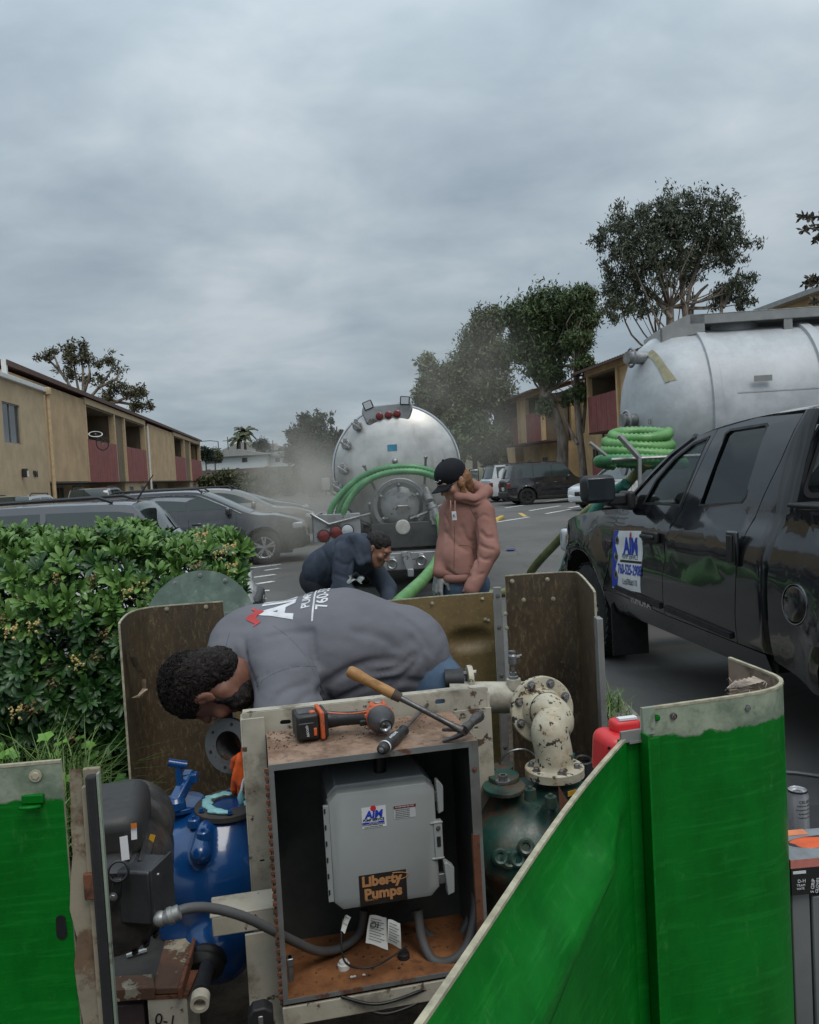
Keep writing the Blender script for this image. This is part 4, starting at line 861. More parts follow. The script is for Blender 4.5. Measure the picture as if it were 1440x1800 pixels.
panel('cab_rear', rw_, rearm, MBLACKP, pk, holes=[wh], step=.12); rg = panel('rear_window', wh, lambda x, z, d_: rearm(x, z, d_+.008), MTINT if False else tint('rear_glass', .12, (.42, .47, .47)), pk, step=.2, thick=0)
panel('window_seal', [(x*(1-.16*(z-1.43)/.37), z) for x, z in rr(-.795, 1.405, .795, 1.83, .06)], lambda x, z, d_: rearm(x, z, d_-.003), MPLAST, rg, holes=[wh], step=.3, thick=.006)
MB().b2((-.88, -2.72, .5), (.88, -2.69, 1.39)).obj('cab_back_panel', MBLACKP, pk)
b = MB(); b.b2((-.86, -.75, .5), (.86, -2.68, .62)); b.obj('cab_floor', MINT, pk)
b = MB(); b.b2((-.84, -.80, 1.0), (.84, -1.05, 1.30)); b.obj('dashboard', MINT, pk, bev=.06, seg=3)
MB().lathe([(-.012, .17), (0, .185), (.012, .17), (0, .155), (-.012, .17)], (-.38, -1.22, 1.22), (0, -.9, .45), 28, cap0=False, cap1=False).obj('steering_wheel', MPLAST, pk)
for x, y in ((-.40, -1.75), (.40, -1.75), (-.42, -2.45), (.42, -2.45)):
    st = MB().box((x, y+.1, .88), (.50, .50, .18)).obj('seat', MINT, pk, bev=.06, seg=3); MB().box((x, y-.16, 1.18), (.48, .14, .56), rx=-.15).obj('backrest', MINT, st, bev=.05, seg=3); MB().box((x, y-.21, 1.57), (.26, .10, .18)).obj('headrest', MINT, st, bev=.04, seg=3)
b = MB(); b.b2((-.80, -5.02, .75), (.80, -2.80, .80)); b.b2((-.82, -2.86, .75), (.82, -2.80, 1.34)); b.b2((-.86, -5.0, .8), (-.82, -2.85, 1.34)); b.b2((.82, -5.0, .8), (.86, -2.85, 1.34)); b.obj('truck_bed', MPLAST, pk)
MB().b2((-.80, -5.10, .72), (.80, -5.02, 1.36)).obj('tailgate', MBLACKP, pk, bev=.02); MB().box((0, -5.2, .60), (1.8, .2, .22)).obj('rear_bumper', MCHR, pk, bev=.04)
gr_ = MB().box((0, .86, .92), (1.25, .08, .30)).obj('grille', MCHR, pk, bev=.03)
for k in range(4): MB().box((0, .905, .84+.06*k), (1.1, .02, .02)).obj('slat', MPLAST, gr_)
MB().box((0, .90, .58), (1.80, .24, .28)).obj('front_bumper', MBLACKP, pk, bev=.08, seg=3)
b = MB(); b.b2((-.5, -5.0, .34), (-.38, .7, .48)); b.b2((.38, -5.0, .34), (.5, .7, .48)); b.b2((-.8, -.1, .34), (.8, .1, .44)); b.b2((-.8, -3.8, .34), (.8, -3.6, .44)); b.b2((-.84, -2.6, .44), (.84, -.6, .5)); b.obj('chassis', MPLAST, pk)
wm = wheel_meshes(.395, .285, .245, 5, MCHR, 34)
for x in (-.84, .84):
    for y in (0, -3.7): put_wheel(pk, wm, x, y, .395)
# door sign: a white magnetic sheet with printed matter
MSIGN = flat('sign_white', (.72, .74, .76), .45, var=.04, bump=0); MBLUE = flat('print_blue', (.015, .05, .42), .5, var=.05, bump=0); MBLKP = flat('print_black', (.012, .012, .012), .5, bump=0); MREDP = flat('print_red', (.60, .03, .03), .5, bump=0); MWHP = flat('print_white', (.66, .66, .68), .7, var=.03, bump=0)
def sgm(off): return lambda y, z, d_: Vector((-(wpk(y, z)+off-d_), y, z))
S0 = (-.70, -1.22, .67, 1.12)                                       # y front, y rear, z low, z high
def sq(u, v): return (S0[0]+(S0[1]-S0[0])*u-.03*(1-v)*0+.06*(1-v), S0[2]+(S0[3]-S0[2])*v+.03*u)
sg = panel('door_sign', [sq(0, 0), sq(1, 0), sq(1, 1), sq(0, 1)], sgm(.004), MSIGN, dr if False else pk, step=.04, thick=.003)
panel('blue_band', [sq(.0, .02), sq(.16, .0), sq(.22, .2), sq(.12, .34), sq(.2, .55), sq(.08, .75), sq(.16, 1), sq(0, 1)], sgm(.005), MBLUE, sg, step=.04, thick=0)
for v in (.84, .55, .24): panel('pump_picture', circ(*sq(.13, v), .035, 14), sgm(.0057), MSTEEL, sg, step=.05, thick=0); panel('pump_picture', circ(*sq(.13, v), .018, 10), sgm(.0064), MBLKP, sg, step=.05, thick=0)
def stext(t_, u, v, size, mt, **k):
    return text_mesh(t_, size, mt, 'lettering', sg, mapfn=lambda x, y_: sgm(.0065)(*((lambda a: (a[0]-x, a[1]+y_+.03*x/.5))(sq(u, v))), 0), grid=.03, **k)
stext('AIM', .60, .73, .17, MBLUE, bold=.008, sx=.85, shear=.15); stext('PUMP SERVICE', .60, .565, .055, MBLKP, sx=.8)
panel('black_band', [sq(.28, .47), sq(1, .47), sq(1, .51), sq(.28, .51)], sgm(.0058), MBLKP, sg, step=.05, thick=0)
stext('760-525-2908', .62, .345, .105, MBLUE, bold=.003, sx=.72); stext('Lic#786#110', .64, .14, .065, MBLKP, sx=.8); panel('logo_flame', circ(*sq(.60, .93), .018, 8, .022), sgm(.006), MREDP, sg, step=.05, thick=0)
text_mesh('TUNDRA', .075, MCHR, 'lettering', pk, mapfn=lambda x, y_: Vector((-(wpk(-1.02-x, .62+y_)+.008), -1.12-x, .625+y_)), grid=.03, bold=.003, sx=1.15)
# ---------------------------------------------------------------- ordinary cars
def car(name, label, cat, loc, rz, Lc, Wc, Hc, col, kind='suv', group=None, rough=.15, metal=.0, wr=.34, rimm=None, dirt=.2, trim=None):
    o = thing(name, label, cat, loc, rz, group); pm = paint(name+'_paint', col, rough, metal, dirt); h = Lc/2; bz = .30
    if kind == 'sedan': top = [(-h, .62), (-h+.02, .92), (-h+.35, 1.0), (-h+.75, 1.03), (-h+1.35, Hc-.06), (-h+1.9, Hc), (-.05, Hc), (h-1.95, Hc-.10), (h-1.15, 1.0), (h-.6, .90), (h-.12, .75), (h, .55)]; gi = (3, 8); beltz = .94
    elif kind == 'pickup': top = [(-h, .62), (-h+.02, 1.05), (-h+.1, 1.08), (-h+1.6, 1.08), (-h+1.68, Hc-.1), (-h+1.9, Hc), (-.1, Hc), (h-2.1, Hc-.12), (h-1.35, 1.12), (h-.5, 1.03), (h-.08, .88), (h, .6)]; gi = (3, 8); beltz = 1.05
    else: top = [(-h, .6), (-h+.03, 1.0), (-h+.10, 1.05), (-h+.22, 1.12), (-h+.42, Hc-.10), (-h+.7, Hc-.01), (-.1, Hc), (h-1.9, Hc-.10), (h-1.1, 1.03), (h-.55, .96), (h-.1, .80), (h, .55)]; gi = (3, 8); beltz = .98
    if kind == 'jeep': top = [(-h, .6), (-h+.02, 1.0), (-h+.05, 1.08), (-h+.12, 1.15), (-h+.30, Hc-.08), (-h+.5, Hc), (0, Hc), (h-1.75, Hc-.08), (h-1.25, 1.12), (h-.5, 1.06), (h-.05, .98), (h, .6)]; beltz = 1.02
    def w(y, z):
        v = Wc/2; v *= 1-.10*max(0, (abs(y)-h+.9)/.9)**2.2
        if z < .5: v -= .06*(.5-z)/.2
        if z > beltz-.08: k = (z-beltz+.08)/(Hc-beltz+.08); v -= .03+.17*k**1.15
        elif z > .7: v -= .03*((z-.7)/(beltz-.78))**3
        for cy in (h-.85, -h+.85):
            dd = math.hypot(y-cy, z-wr); v += .02*math.exp(-((dd-wr-.06)/.06)**2) if z < .85 else 0
        return v
    TP = [Vector((0, a, b)) for a, b in top]; seg = [smooth_path(TP, 5)]; pts = seg[0]
    i0, i1 = gi[0]*5, gi[1]*5
    yb0 = pts[i0].y; yb1 = pts[i1].y
    # low side, with arches
    low = [(h-.02, .5), (h-.05, bz)]+[(h-.35, bz-.04)]+arc(h-.85, wr, wr+.07, -5, 185, 12)+arc(-h+.85, wr, wr+.07, -5, 185, 12)+[(-h+.1, bz), (-h+.005, .6)]
    up = [(p.y, min(p.z, 9)) for p in pts if p.z > .6]
    up = [(a, b) for a, b in up if a < yb0] + [(a, b) for a, b in ((yb0+.02, pts[i0].z), (yb1-.02, pts[i1].z))]+[(a, b) for a, b in up if a > yb1]
    for s in (-1, 1):
        mp = lambda y, z, d_, s=s: Vector((s*(w(y, z)-d_), y, z)); pn = panel('side_panel', low+up, mp, pm, o, step=.13)
        # greenhouse side with window openings filled by glass
        gp = [(p.y, p.z) for p in pts[i0:i1+1]]; zt = lambda y: max(pz for py_, pz in [(interp(y, gp), interp(y, gp))])
        cab = [(a, b-.0) for a, b in gp]
        panel('cabin_side', cab, mp, pm, o, step=.12)
        ys = {'sedan': (.20, 1.15, .1), 'pickup': (.15, .55, .1), 'suv': (.30, 1.45, .5), 'jeep': (.25, 1.45, .55)}[kind]
        y0, y1 = gp[0][0]+.22, gp[-1][0]-.28; n_ = 3 if kind in ('suv', 'jeep') else 2; zb = max(gp[0][1], gp[-1][1])+.03
        for k in range(n_):
            a = y0+(y1-y0)*k/n_+.03; b_ = y0+(y1-y0)*(k+1)/n_-.03; poly = [(a+(b_-a)*i/6, interp(a+(b_-a)*i/6, gp)-.075) for i in range(7)]; poly = [(y_, max(z_, zb+.01)) for y_, z_ in poly]
            panel('side_window', [(b_, zb), (a, zb)]+poly, lambda y, z, d_: mp(y, z, d_-.004), MCARG, o, step=.3, thick=0)
        if trim: MB().tube([mp(a, b-.06, -.008) for a, b in gp[2:-1:2]], .012, 5).obj('window_trim', MCHR, o)
        for ys_ in (y0+(y1-y0)/n_*(n_-1), y0+(y1-y0)*(n_-2)/n_, y1+.02):
            MB().tube([mp(ys_+(.0 if z > .6 else .02), z, -.001) for z in (.42, .6, .8, beltz)], .006, 4).obj('door_seam', MPLAST, pn)
        for ys_ in (y0+(y1-y0)/n_*(n_-1)+.15, y0+(y1-y0)*(n_-2)/n_+.15): MB().box(mp(ys_, beltz-.10, -.015), (.03, .18, .035)).obj('handle', pm, pn, bev=.01)
        MB().box((s*(Wc/2+.06), y1-.12, beltz+.12), (.20, .10, .15)).obj('mirror', pm, o, bev=.04, seg=3)
        MB().box((s*(w(h-.2, .75)-.16), h-.17, .74), (.36, .24, .15)).obj('headlight', MLAMPC, o, bev=.05, seg=3); MB().box((s*(w(-h+.1, .8)-.08), -h+.06, .86), (.18, .14, .24)).obj('taillight', MLAMPR, o, bev=.03)
        MB().tube([mp(y_, z_, -.01) for y_, z_ in arc(h-.85, wr, wr+.075, 0, 180, 10)], .014, 5).obj('arch_trim', MPLAST, pn); MB().tube([mp(y_, z_, -.01) for y_, z_ in arc(-h+.85, wr, wr+.075, 0, 180, 10)], .014, 5).obj('arch_trim', MPLAST, pn)
        for cy in (h-.85, -h+.85): MB().grid(lambda u, v: (s*(w(cy, .5)-.03-.5*v), cy+(wr+.08)*math.cos(math.pi*u), wr+(wr+.08)*math.sin(math.pi*u)), 12, 2).obj('wheel_liner', MPLAST, o)
        MB().b2((s*(Wc/2-.06), -h+1.3, bz-.06), (s*(Wc/2-.0), h-1.3, bz+.06)).obj('sill', MPLAST, o, bev=.01)
    def strip(nm, a, b_, mt, inset=0, rise=.03, bow=0, par=None):
        ln = pts[a:b_+1]
        return MB().grid(lambda u, v: ((2*u-1)*(w(ln[int(round(v*(len(ln)-1)))].y, ln[int(round(v*(len(ln)-1)))].z)-inset), ln[int(round(v*(len(ln)-1)))].y+bow*(1-(2*u-1)**2), ln[int(round(v*(len(ln)-1)))].z+rise*(1-(2*u-1)**4)), 11, len(ln)).obj(nm, mt, par or o, ang=60)
    last = len(pts)-1; rw0, rw1 = i0, gi[0]*5+8; fw0, fw1 = (gi[1]-1)*5-1, i1
    strip('tail', 0, rw0, pm, 0, .02, -.0); strip('rear_window', rw0, rw1, MCARG, .02, .03, -.03); strip('roof', rw1, fw0, pm); strip('windscreen', fw0, fw1, MCARG, .02, .03, .06); strip('hood', fw1, last, pm, 0, .02, .05)
    MB().box((0, h-.07, .44), (Wc*.86, .26, .26)).obj('front_bumper', pm, o, bev=.08, seg=3); MB().box((0, -h+.07, .46), (Wc*.88, .24, .28)).obj('rear_bumper', MPLAST if kind != 'sedan' else pm, o, bev=.06, seg=3)
    gg = MB().box((0, h+.0, .60), (Wc*.42, .14, .16)).obj('grille', MPLAST, o, bev=.03); MB().box((0, h+.07, .62), (.22, .02, .05)).obj('badge', MCHR, gg, bev=.01); MB().box((0, -h-.01, .72), (.32, .02, .16)).obj('number_plate', MWHT, o)
    MB().b2((-Wc/2+.15, -h+.3, bz-.1), (Wc/2-.15, h-.3, bz+.35)).obj('floor', MPLAST, o)
    if kind in ('suv', 'jeep'):
        for s in (-1, 1): MB().tube([(s*(Wc/2-.27), -h+.7, Hc+.01), (s*(Wc/2-.27), -h+.85, Hc+.07), (s*(Wc/2-.27), h-2.1, Hc+.05), (s*(Wc/2-.27), h-2.0, Hc-.03)], .02, 6).obj('roof_rail', MPLAST, o)
    ms = wheel_meshes(wr, .22, wr*.66, 5, rimm or MSTEEL)
    for x in (-Wc/2+.13, Wc/2-.13):
        for y in (h-.85, -h+.85): put_wheel(o, ms, x, y, wr)
    return o
def apos(x, d, z=0): v = P(x, 850, d); return Vector((v.x, v.y, 0))
E_ = LA-math.pi/2                                                    # heading across the car park, nose to the right
Wd = LA+math.pi/2
fr = G(467, 992); cc = fr-LR*(4.5/2-.85)+LD*.8
car('parked_suv', 'dark grey crossover with bright window trim just right of the hedge top', 'car', (cc.x, cc.y, 0), E_, 4.5, 1.82, 1.52, (.050, .052, .058), 'suv', rimm=MCHR, trim=1, metal=.5, rough=.25)
cc = P(330, 890, 9.6)-LR*2.35; gs = car('parked_suv', 'mid grey suv with rear spoiler and aerial seen over the hedge', 'car', (cc.x, cc.y, 0), Wd, 4.7, 1.85, 1.50, (.11, .115, .125), 'suv', metal=.5, rough=.3)
MB().grid(lambda u, v: ((2*u-1)*.66, -2.0-.42*v, 1.50-.0*v-.03*v*v+.02*(1-(2*u-1)**2)), 9, 4).obj('spoiler', flat('spoiler_grey', (.12, .12, .13), .35, .4), gs); MB().cyl((0.2, -1.75, 1.52), (.2, -1.95, 1.80), .012, .006, 6).obj('aerial', MPLAST, gs)
cc = apos(552, 21)-LR*2.6; car('parked_pickup', 'tan silver pickup half veiled by vapour behind the dark crossover', 'pickup truck', (cc.x, cc.y, 0), E_, 5.2, 1.9, 1.52, (.26, .245, .225), 'suv', metal=.5, rough=.3)
cc = apos(545, 27)-LR*2.3; car('parked_car', 'small dark car farthest along the left row before the shrubs', 'car', (cc.x, cc.y, 0), E_, 4.5, 1.8, 1.36, (.06, .075, .10), 'sedan')
cc = P(448, 1035, 7.2)-LR*2.25; car('parked_car', 'white sedan whose headlight pokes out right of the hedge', 'car', (cc.x, cc.y, 0), E_, 4.5, 1.8, 1.30, (.62, .64, .66), 'sedan')
cc = apos(42, 25.5); car('parked_car', 'pale car behind the grey suv at the far left edge', 'car', (cc.x, cc.y, 0), LA, 4.5, 1.8, 1.60, (.40, .41, .42), 'suv')
cc = apos(175, 33); car('parked_car', 'pale car under the first red balcony behind the suv aerial', 'car', (cc.x, cc.y, 0), LA, 4.5, 1.8, 1.72, (.42, .43, .44), 'suv')
cc = P(885, 850, 36.2)+LR*2.15; car('parked_suv', 'boxy black suv parked before the farther balcony building', 'car', (cc.x, cc.y, 0), E_, 4.35, 1.78, 1.78, (.012, .012, .014), 'jeep', rimm=MPLAST, wr=.37)
cc = P(1004, 850, 29.3)+LR*2.35; car('parked_suv', 'white crossover facing left partly behind the pickup mirror', 'car', (cc.x, cc.y, 0), Wd+.35, 4.7, 1.9, 1.62, (.60, .62, .64), 'suv', rimm=MCHR)
cc = P(862, 850, 41)+LR*2.0; car('parked_van', 'white vehicle glimpsed between the open cab door and the black suv', 'van', (cc.x, cc.y, 0), E_+.1, 4.7, 1.9, 1.80, (.58, .60, .62), 'jeep')
# ---------------------------------------------------------------- vacuum truck seen from behind
t = NT('tank_steel'); n = t.noise(1.7, 6, .6); n2 = t.noise(7, 5, .6, (1, 1, .3)); c = t.mix(t.ramp(n, .35, .7), (.40, .395, .38), (.60, .60, .585)); c = t.mix(t.ramp(n2, .52, .75, 0, .35), c, (.20, .18, .155))
t.bump(t.noise(2.2, 2), .12, .05); MTANK = t.done(c, t.ramp(n, .3, .7, .34, .50), .6)
t = NT('tank_alu'); n = t.noise(2.5, 7, .7, (1, .6, 1)); n2 = t.noise(40, 3, .6, (.2, 1, 1)); c = t.mix(t.ramp(n, .35, .7), (.36, .375, .39), (.50, .52, .54)); c = t.mix(t.ramp(n2, .5, .8, 0, .3), c, (.40, .42, .45)); t.bump(t.noise(1.5, 2), .15, .06); MALT = t.done(c, t.ramp(n, .3, .7, .48, .62), .12)
MHOSE = NT('green_hose'); _h = MHOSE.noise(5, 5, .6); MHOSE = MHOSE.done(MHOSE.mix(MHOSE.ramp(_h, .35, .7), (.045, .19, .075), (.10, .30, .12)), .35, spec=.5)
MHOSL = NT('light_green_hose'); _h = MHOSL.noise(6, 5, .6); MHOSL = MHOSL.done(MHOSL.mix(MHOSL.ramp(_h, .35, .7), (.085, .25, .065), (.16, .34, .12)), .35, spec=.5)
MHOSO = NT('olive_hose'); _h = MHOSO.noise(6, 5, .6); MHOSO = MHOSO.done(MHOSO.mix(MHOSO.ramp(_h, .35, .7), (.12, .14, .055), (.22, .235, .11)), .4, spec=.5)
MGREY = worn('grey_body_paint', (.30, .31, .32), (.14, .13, .12), .6, 5, .45, metal=.3, dirt_amt=.5); MDKG = flat('dark_green_paint', (.018, .045, .045), .35, coat=.4)
TX, TY = -.14, 10.95; TR = math.atan(.012)
vt = thing('vacuum_truck', 'steel tank vacuum truck seen from behind with round hatch and green hose', 'truck', (TX, TY, 0), -TR)
ZC = 1.725; RT = .84
def tq(x, y, yy=0.):                                                 # a picture position on the tank's rear, in truck coordinates
    v = P(x, y, TY+yy); return Vector((v.x-TX, yy, v.z))
tk = MB().lathe([(-.20, .001), (-.195, .2), (-.17, .42), (-.12, .62), (-.06, .75), (-.01, .825), (.03, RT), (.10, RT), (.12, RT+.018), (.18, RT+.018), (.2, RT), (1.6, RT), (1.62, RT+.018), (1.68, RT+.018), (1.7, RT), (3.2, RT), (3.22, RT+.018), (3.28, RT+.018), (3.3, RT), (4.9, RT), (5.1, .6), (5.15, .001)], (0, 0, ZC), (0, 1, 0), 96, cap0=False, cap1=False, up=(0, 0, 1)).obj('tank', MTANK, vt, ang=30)
MB().lathe([(.015, RT+.004), (.02, RT+.022), (.05, RT+.022), (.055, RT+.004)], (0, 0, ZC), (0, 1, 0), 96, cap0=False, cap1=False).obj('rim_band', MCHR, tk)
def hy(x, z):                                                        # y of the tank's dished head at x, z
    r = math.hypot(x, z-ZC); return interp(r, [(0, -.20), (.2, -.195), (.42, -.17), (.62, -.12), (.75, -.06), (.825, -.01), (.84, .03)])
lx = MB().prism([(-.40, 2.56), (.23, 2.60), (.26, 2.50), (.20, 2.34), (.12, 2.28), (-.28, 2.26), (-.36, 2.33), (-.42, 2.48)], -.10, .08).obj('light_box', MGREY, vt, bev=.02)
for px_, py_ in ((668, 733), (683.5, 731), (698.5, 729)):
    p = tq(px_, py_); MB().lathe([(0, .048), (.015, .05), (.02, .04), (.035, .036), (.04, .001)], (p.x, -.10, p.z), (0, -1, 0), 20).obj('red_lamp', MLAMPR, lx)
for px_, py_, s_ in ((648, 714, -.35), (712, 706, .1)):
    p = tq(px_, py_); wl = MB().box((p.x, -.05, p.z), (.13, .12, .12), ry=s_).obj('work_lamp', MPLAST, vt, bev=.015); MB().cyl((p.x, 0, p.z-.05), (p.x+.02, .05, p.z-.16), .015, n=6).obj('bracket', MSTEEL, wl); MB().box((p.x, -.115, p.z), (.10, .01, .09), ry=s_).obj('lens', MLAMPC, wl)
for px_, py_ in ((631, 750), (612, 783), (607, 826), (597, 857)):
    p = tq(px_, py_); y = hy(p.x, p.z); q = MB(); q.cyl((p.x, y+.02, p.z), (p.x-.015, y-.08, p.z), .062, n=18); q.cyl((p.x-.015, y-.08, p.z), (p.x-.018, y-.12, p.z), .045, n=18); q.box((p.x-.02, y-.10, p.z+.06), (.05, .06, .06)); q.box((p.x-.02, y-.12, p.z), (.15, .02, .03), ry=.6); q.obj('level_gauge', MSTEEL, vt, bev=.004)
p = tq(690.5, 788); MB().box((p.x, hy(p.x, p.z)-.006, p.z), (.125, .006, .085)).obj('blue_sticker', flat('sticker_blue', (.03, .22, .36), .5), vt)
p = tq(695, 811); MB().sph((p.x, hy(p.x, p.z), p.z), .04, 12, 8).obj('boss', MSTEEL, vt)
# manway
hc = tq(704, 888, -.1); hy0 = -.17; mw_ = MB().lathe([(0.1, .36), (-.05, .36), (-.06, .35), (-.06, .30)], (hc.x, hy0, hc.z), (0, 1, 0), 48, cap0=False, cap1=False).lathe([(-.05, .25), (-.09, .25), (-.10, .235), (-.13, .19), (-.155, .12), (-.165, .001)], (hc.x, hy0, hc.z), (0, 1, 0), 40, cap1=False).obj('manway', MGREY, vt)
for a in (90, 150, 215, 325, 30): ca, sa = math.cos(R(a)), math.sin(R(a)); q = MB(); q.cyl((hc.x+ca*.29, hy0-.02, hc.z+sa*.29), (hc.x+ca*.27, hy0-.17, hc.z+sa*.27), .013, n=8); q.box((hc.x+ca*.27, hy0-.15, hc.z+sa*.27), (.11, .02, .025), ry=-R(a)+.5); q.sph((hc.x+ca*.27, hy0-.17, hc.z+sa*.27), .025, 8, 6); q.obj('wing_nut', MSTEEL, mw_)
q = tq(709, 893, -.3); MB().tube([(q.x-.09, hy0-.15, q.z-.01), (q.x-.06, hy0-.22, q.z+.03), (q.x+.06, hy0-.22, q.z+.03), (q.x+.09, hy0-.15, q.z-.01)], .012, 8).obj('handle', MSTEEL, mw_)
q = tq(709, 927, -.4); vv_ = MB(); vv_.cyl((q.x, -.1, q.z+.03), (q.x, -.36, q.z), .075, n=24); vv_.obj('valve_body', MGREY, vt, bev=.006); MB().lathe([(0, .095), (.035, .1), (.05, .085), (.055, .001)], (q.x, -.36, q.z), (0, -1, 0), 28).obj('outlet_cap', flat('cap_white', (.42, .41, .38), .6), vt)
MB().box((q.x, -.22, q.z+.17), (.20, .10, .16)).obj('valve_bonnet', MGREY, vt, bev=.02); MB().tube([(q.x+.1, -.3, q.z+.1), (q.x+.35, -.3, q.z+.18), (q.x+.55, -.28, q.z+.27)], .022, 8).obj('valve_lever', MSTEEL, vt)
for (xa, ya, xb, yb) in ((641, 819, 660, 860), (749, 804, 747, 850), (650, 886, 654, 931)):
    a = tq(xa, ya, -.35); b = tq(xb, yb, -.2); q = MB(); q.cyl(a, b, .016, n=8); q.sph(a, .026, 8, 6); q.cyl(b, (b.x, 0, b.z), .014, n=6); q.obj('hose_hook', MSTEEL, vt)
# body work below the tank
def zq(y): return tq(700, y, -.3).z
a = tq(548, 910, -.45); b = tq(634, 915, -.45); lb_ = MB(); lb_.prism([(a.x, a.z-.32), (b.x, b.z-.30), (b.x, b.z+.10), (a.x, a.z+.03)], -.45, -.41); lb_.b2((a.x, -.45, a.z-.32), (a.x+.03, .5, a.z+.02)); lb_.b2((a.x, .3, a.z-.3), (b.x, .34, b.z+.04)); lb_.b2((a.x, -.44, a.z-.32), (b.x, .4, a.z-.29)); lb_ = lb_.obj('hose_bin', MGREY, vt, bev=.008)
MB().tube([(a.x-.01, -.46, a.z+.05), (a.x+.22, -.46, a.z-.10), (b.x+.14, -.46, b.z+.08)], .016, 6).obj('bin_lip', MSTEEL, lb_)
for px_, py_, mt in ((569, 943, MLAMPR), (591, 936, MLAMPR), (611, 933, MLAMPC)): q = tq(px_, py_, -.5); o_ = MB().lathe([(0, .072), (.02, .072), (.03, .05), (.035, .001)], (q.x, -.45, q.z), (0, -1, 0), 22).obj('tail_lamp', mt, vt); MB().lathe([(0, .085), (.012, .085), (.012, .074), (0, .073)], (q.x, -.45, q.z), (0, -1, 0), 22, cap0=False, cap1=False).obj('bezel', MPLAST, o_)
MB().b2((-.36, -.40, zq(962)), (.72, -.34, zq(918))).obj('rear_skirt', flat('dark_panel', (.045, .047, .05), .5, .2), vt, bev=.01)
MB().b2((.42, -.42, zq(925)), (.95, -.2, zq(905))).obj('step', MGREY, vt, bev=.01)
bm_ = MB().b2((-1.12, -.62, zq(998)), (.98, -.40, zq(968))).obj('bumper', MGREY, vt, bev=.012)
for px_, py_ in ((691, 990), (742, 984)): q = tq(px_, py_, -.62); MB().lathe([(-.012, .058), (0, .07), (.012, .058), (0, .046), (-.012, .058)], (q.x, -.66, q.z-.01), (0.25, 1, 0), 20, cap0=False, cap1=False).obj('tow_ring', MSTEEL, bm_); MB().box((q.x, -.63, q.z+.05), (.07, .05, .06)).obj('ring_mount', MGREY, bm_, bev=.01)
q = tq(718, 985, -.62); ht = MB(); ht.prism([(q.x-.08, q.z+.12), (q.x+.02, q.z+.12), (q.x+.08, q.z-.1), (q.x-.03, q.z-.12)], -.70, -.62); ht.box((q.x+.03, -.70, q.z-.15), (.08, .08, .10)); ht.obj('tow_hitch', MGREY, bm_, bev=.012)
ch = MB(); ch.b2((-.48, -.35, .72), (-.38, 7.4, .95)); ch.b2((.38, -.35, .72), (.48, 7.4, .95)); ch.b2((-.5, .2, .80), (.5, .5, 1.0)); ch.b2((-.5, 4, .8), (.5, 4.3, 1.0)); ch.b2((-1.0, .1, .62), (1.0, .16, .9)); ch.obj('chassis', MPLAST, vt)
wmt = wheel_meshes(.50, .27, .29, 6, MSTEEL, 0)
for y in (1.6, 2.9, 6.9):
    for x in (-.98, -.68, .68, .98): put_wheel(vt, wmt, x, y, .50)
for x in (-.83, .83): MB().box((x, 1.02, .55), (.6, .02, .75)).obj('mud_flap', MRUB, vt); MB().b2((x-.32, 1.05, 1.08), (x+.32, 3.6, 1.12)).obj('mudguard', MGREY, vt, bev=.02)
# cab, its mirror and the open door
cb = MB(); cb.prism([(5.9, .95), (7.9, .95), (7.9, 1.6), (7.6, 1.75), (7.45, 2.35), (5.9, 2.4)], -1.02, 1.02, 'YZ'); cb.obj('cab', MDKG, vt, bev=.06, seg=3); MB().b2((-.98, 7.4, .5), (.98, 8.3, 1.45)).obj('bonnet', MDKG, vt, bev=.08, seg=3)
MB().b2((-.7, 5.88, 1.75), (.7, 5.895, 2.25)).obj('cab_rear_window', MCARG, vt)
od = Matrix.Translation((1.04, 7.0, 0)) @ Matrix.Rotation(R(-62), 4, 'Z')
dfn = lambda x, z, d_: od @ Vector((.02-d_, -x, z))
do = panel('cab_door', [(0, 1.0), (1.05, 1.0), (1.08, 1.7), (1.05, 2.35), (.9, 2.5), (.25, 2.5), (0, 2.0)], dfn, MDKG, vt, holes=[rr(.14, 1.62, .95, 2.40, .10, 5)], step=.3, thick=.06)
panel('door_window', rr(.14, 1.62, .95, 2.40, .10, 5), lambda x, z, d_: dfn(x, z, .02), MCLEAR, do, step=.4, thick=0)
def rmir(px_, py_, yy):
    v = P(px_, py_, TY+yy); x, z = v.x-TX, v.z; o_ = MB().box((x, yy, z), (.22, .10, .30)).obj('mirror', MPLAST, vt, bev=.03); MB().box((x, yy-.055, z), (.18, .01, .25)).obj('mirror_glass', MCHR, o_, bev=.01); MB().tube([(x, yy, z-.12), (x*.9, yy+.1, z-.25), (1.0*(1 if x > 0 else -1), yy, z-.25)], .02, 6).obj('mirror_arm', MPLAST, o_)
rmir(567, 851, 6.6); rmir(826, 836, 7.6)
# suction hoses
def hp(x, y, yy=-.32): return tuple(tq(x, y, yy)+Vector(vt.location))
h1 = corr_hose([hp(580, 918, -.3), hp(582, 895), hp(600, 868), hp(630, 842), hp(665, 826, -.40), hp(700, 820.5, -.42), hp(735, 822, -.40), hp(765, 832, -.36), hp(790, 850, -.3), hp(798, 872, -.2)], .046, 'suction_hose', MHOSE, None, .05); tag(h1, 'longest green hose looping over the tank hooks from the left bin', 'hose', 'green hoses on the vacuum truck')
h2 = corr_hose([hp(603, 922, -.38), hp(606, 895, -.42), hp(622, 868, -.44), hp(645, 846, -.5), hp(672, 834, -.52), hp(700, 829, -.52), hp(738, 830, -.5), hp(770, 842, -.44), hp(780, 860, -.35)], .045, 'suction_hose', MHOSE, None, .05); tag(h2, 'inner green hose looping just below the longest one on the tank', 'hose', 'green hoses on the vacuum truck')
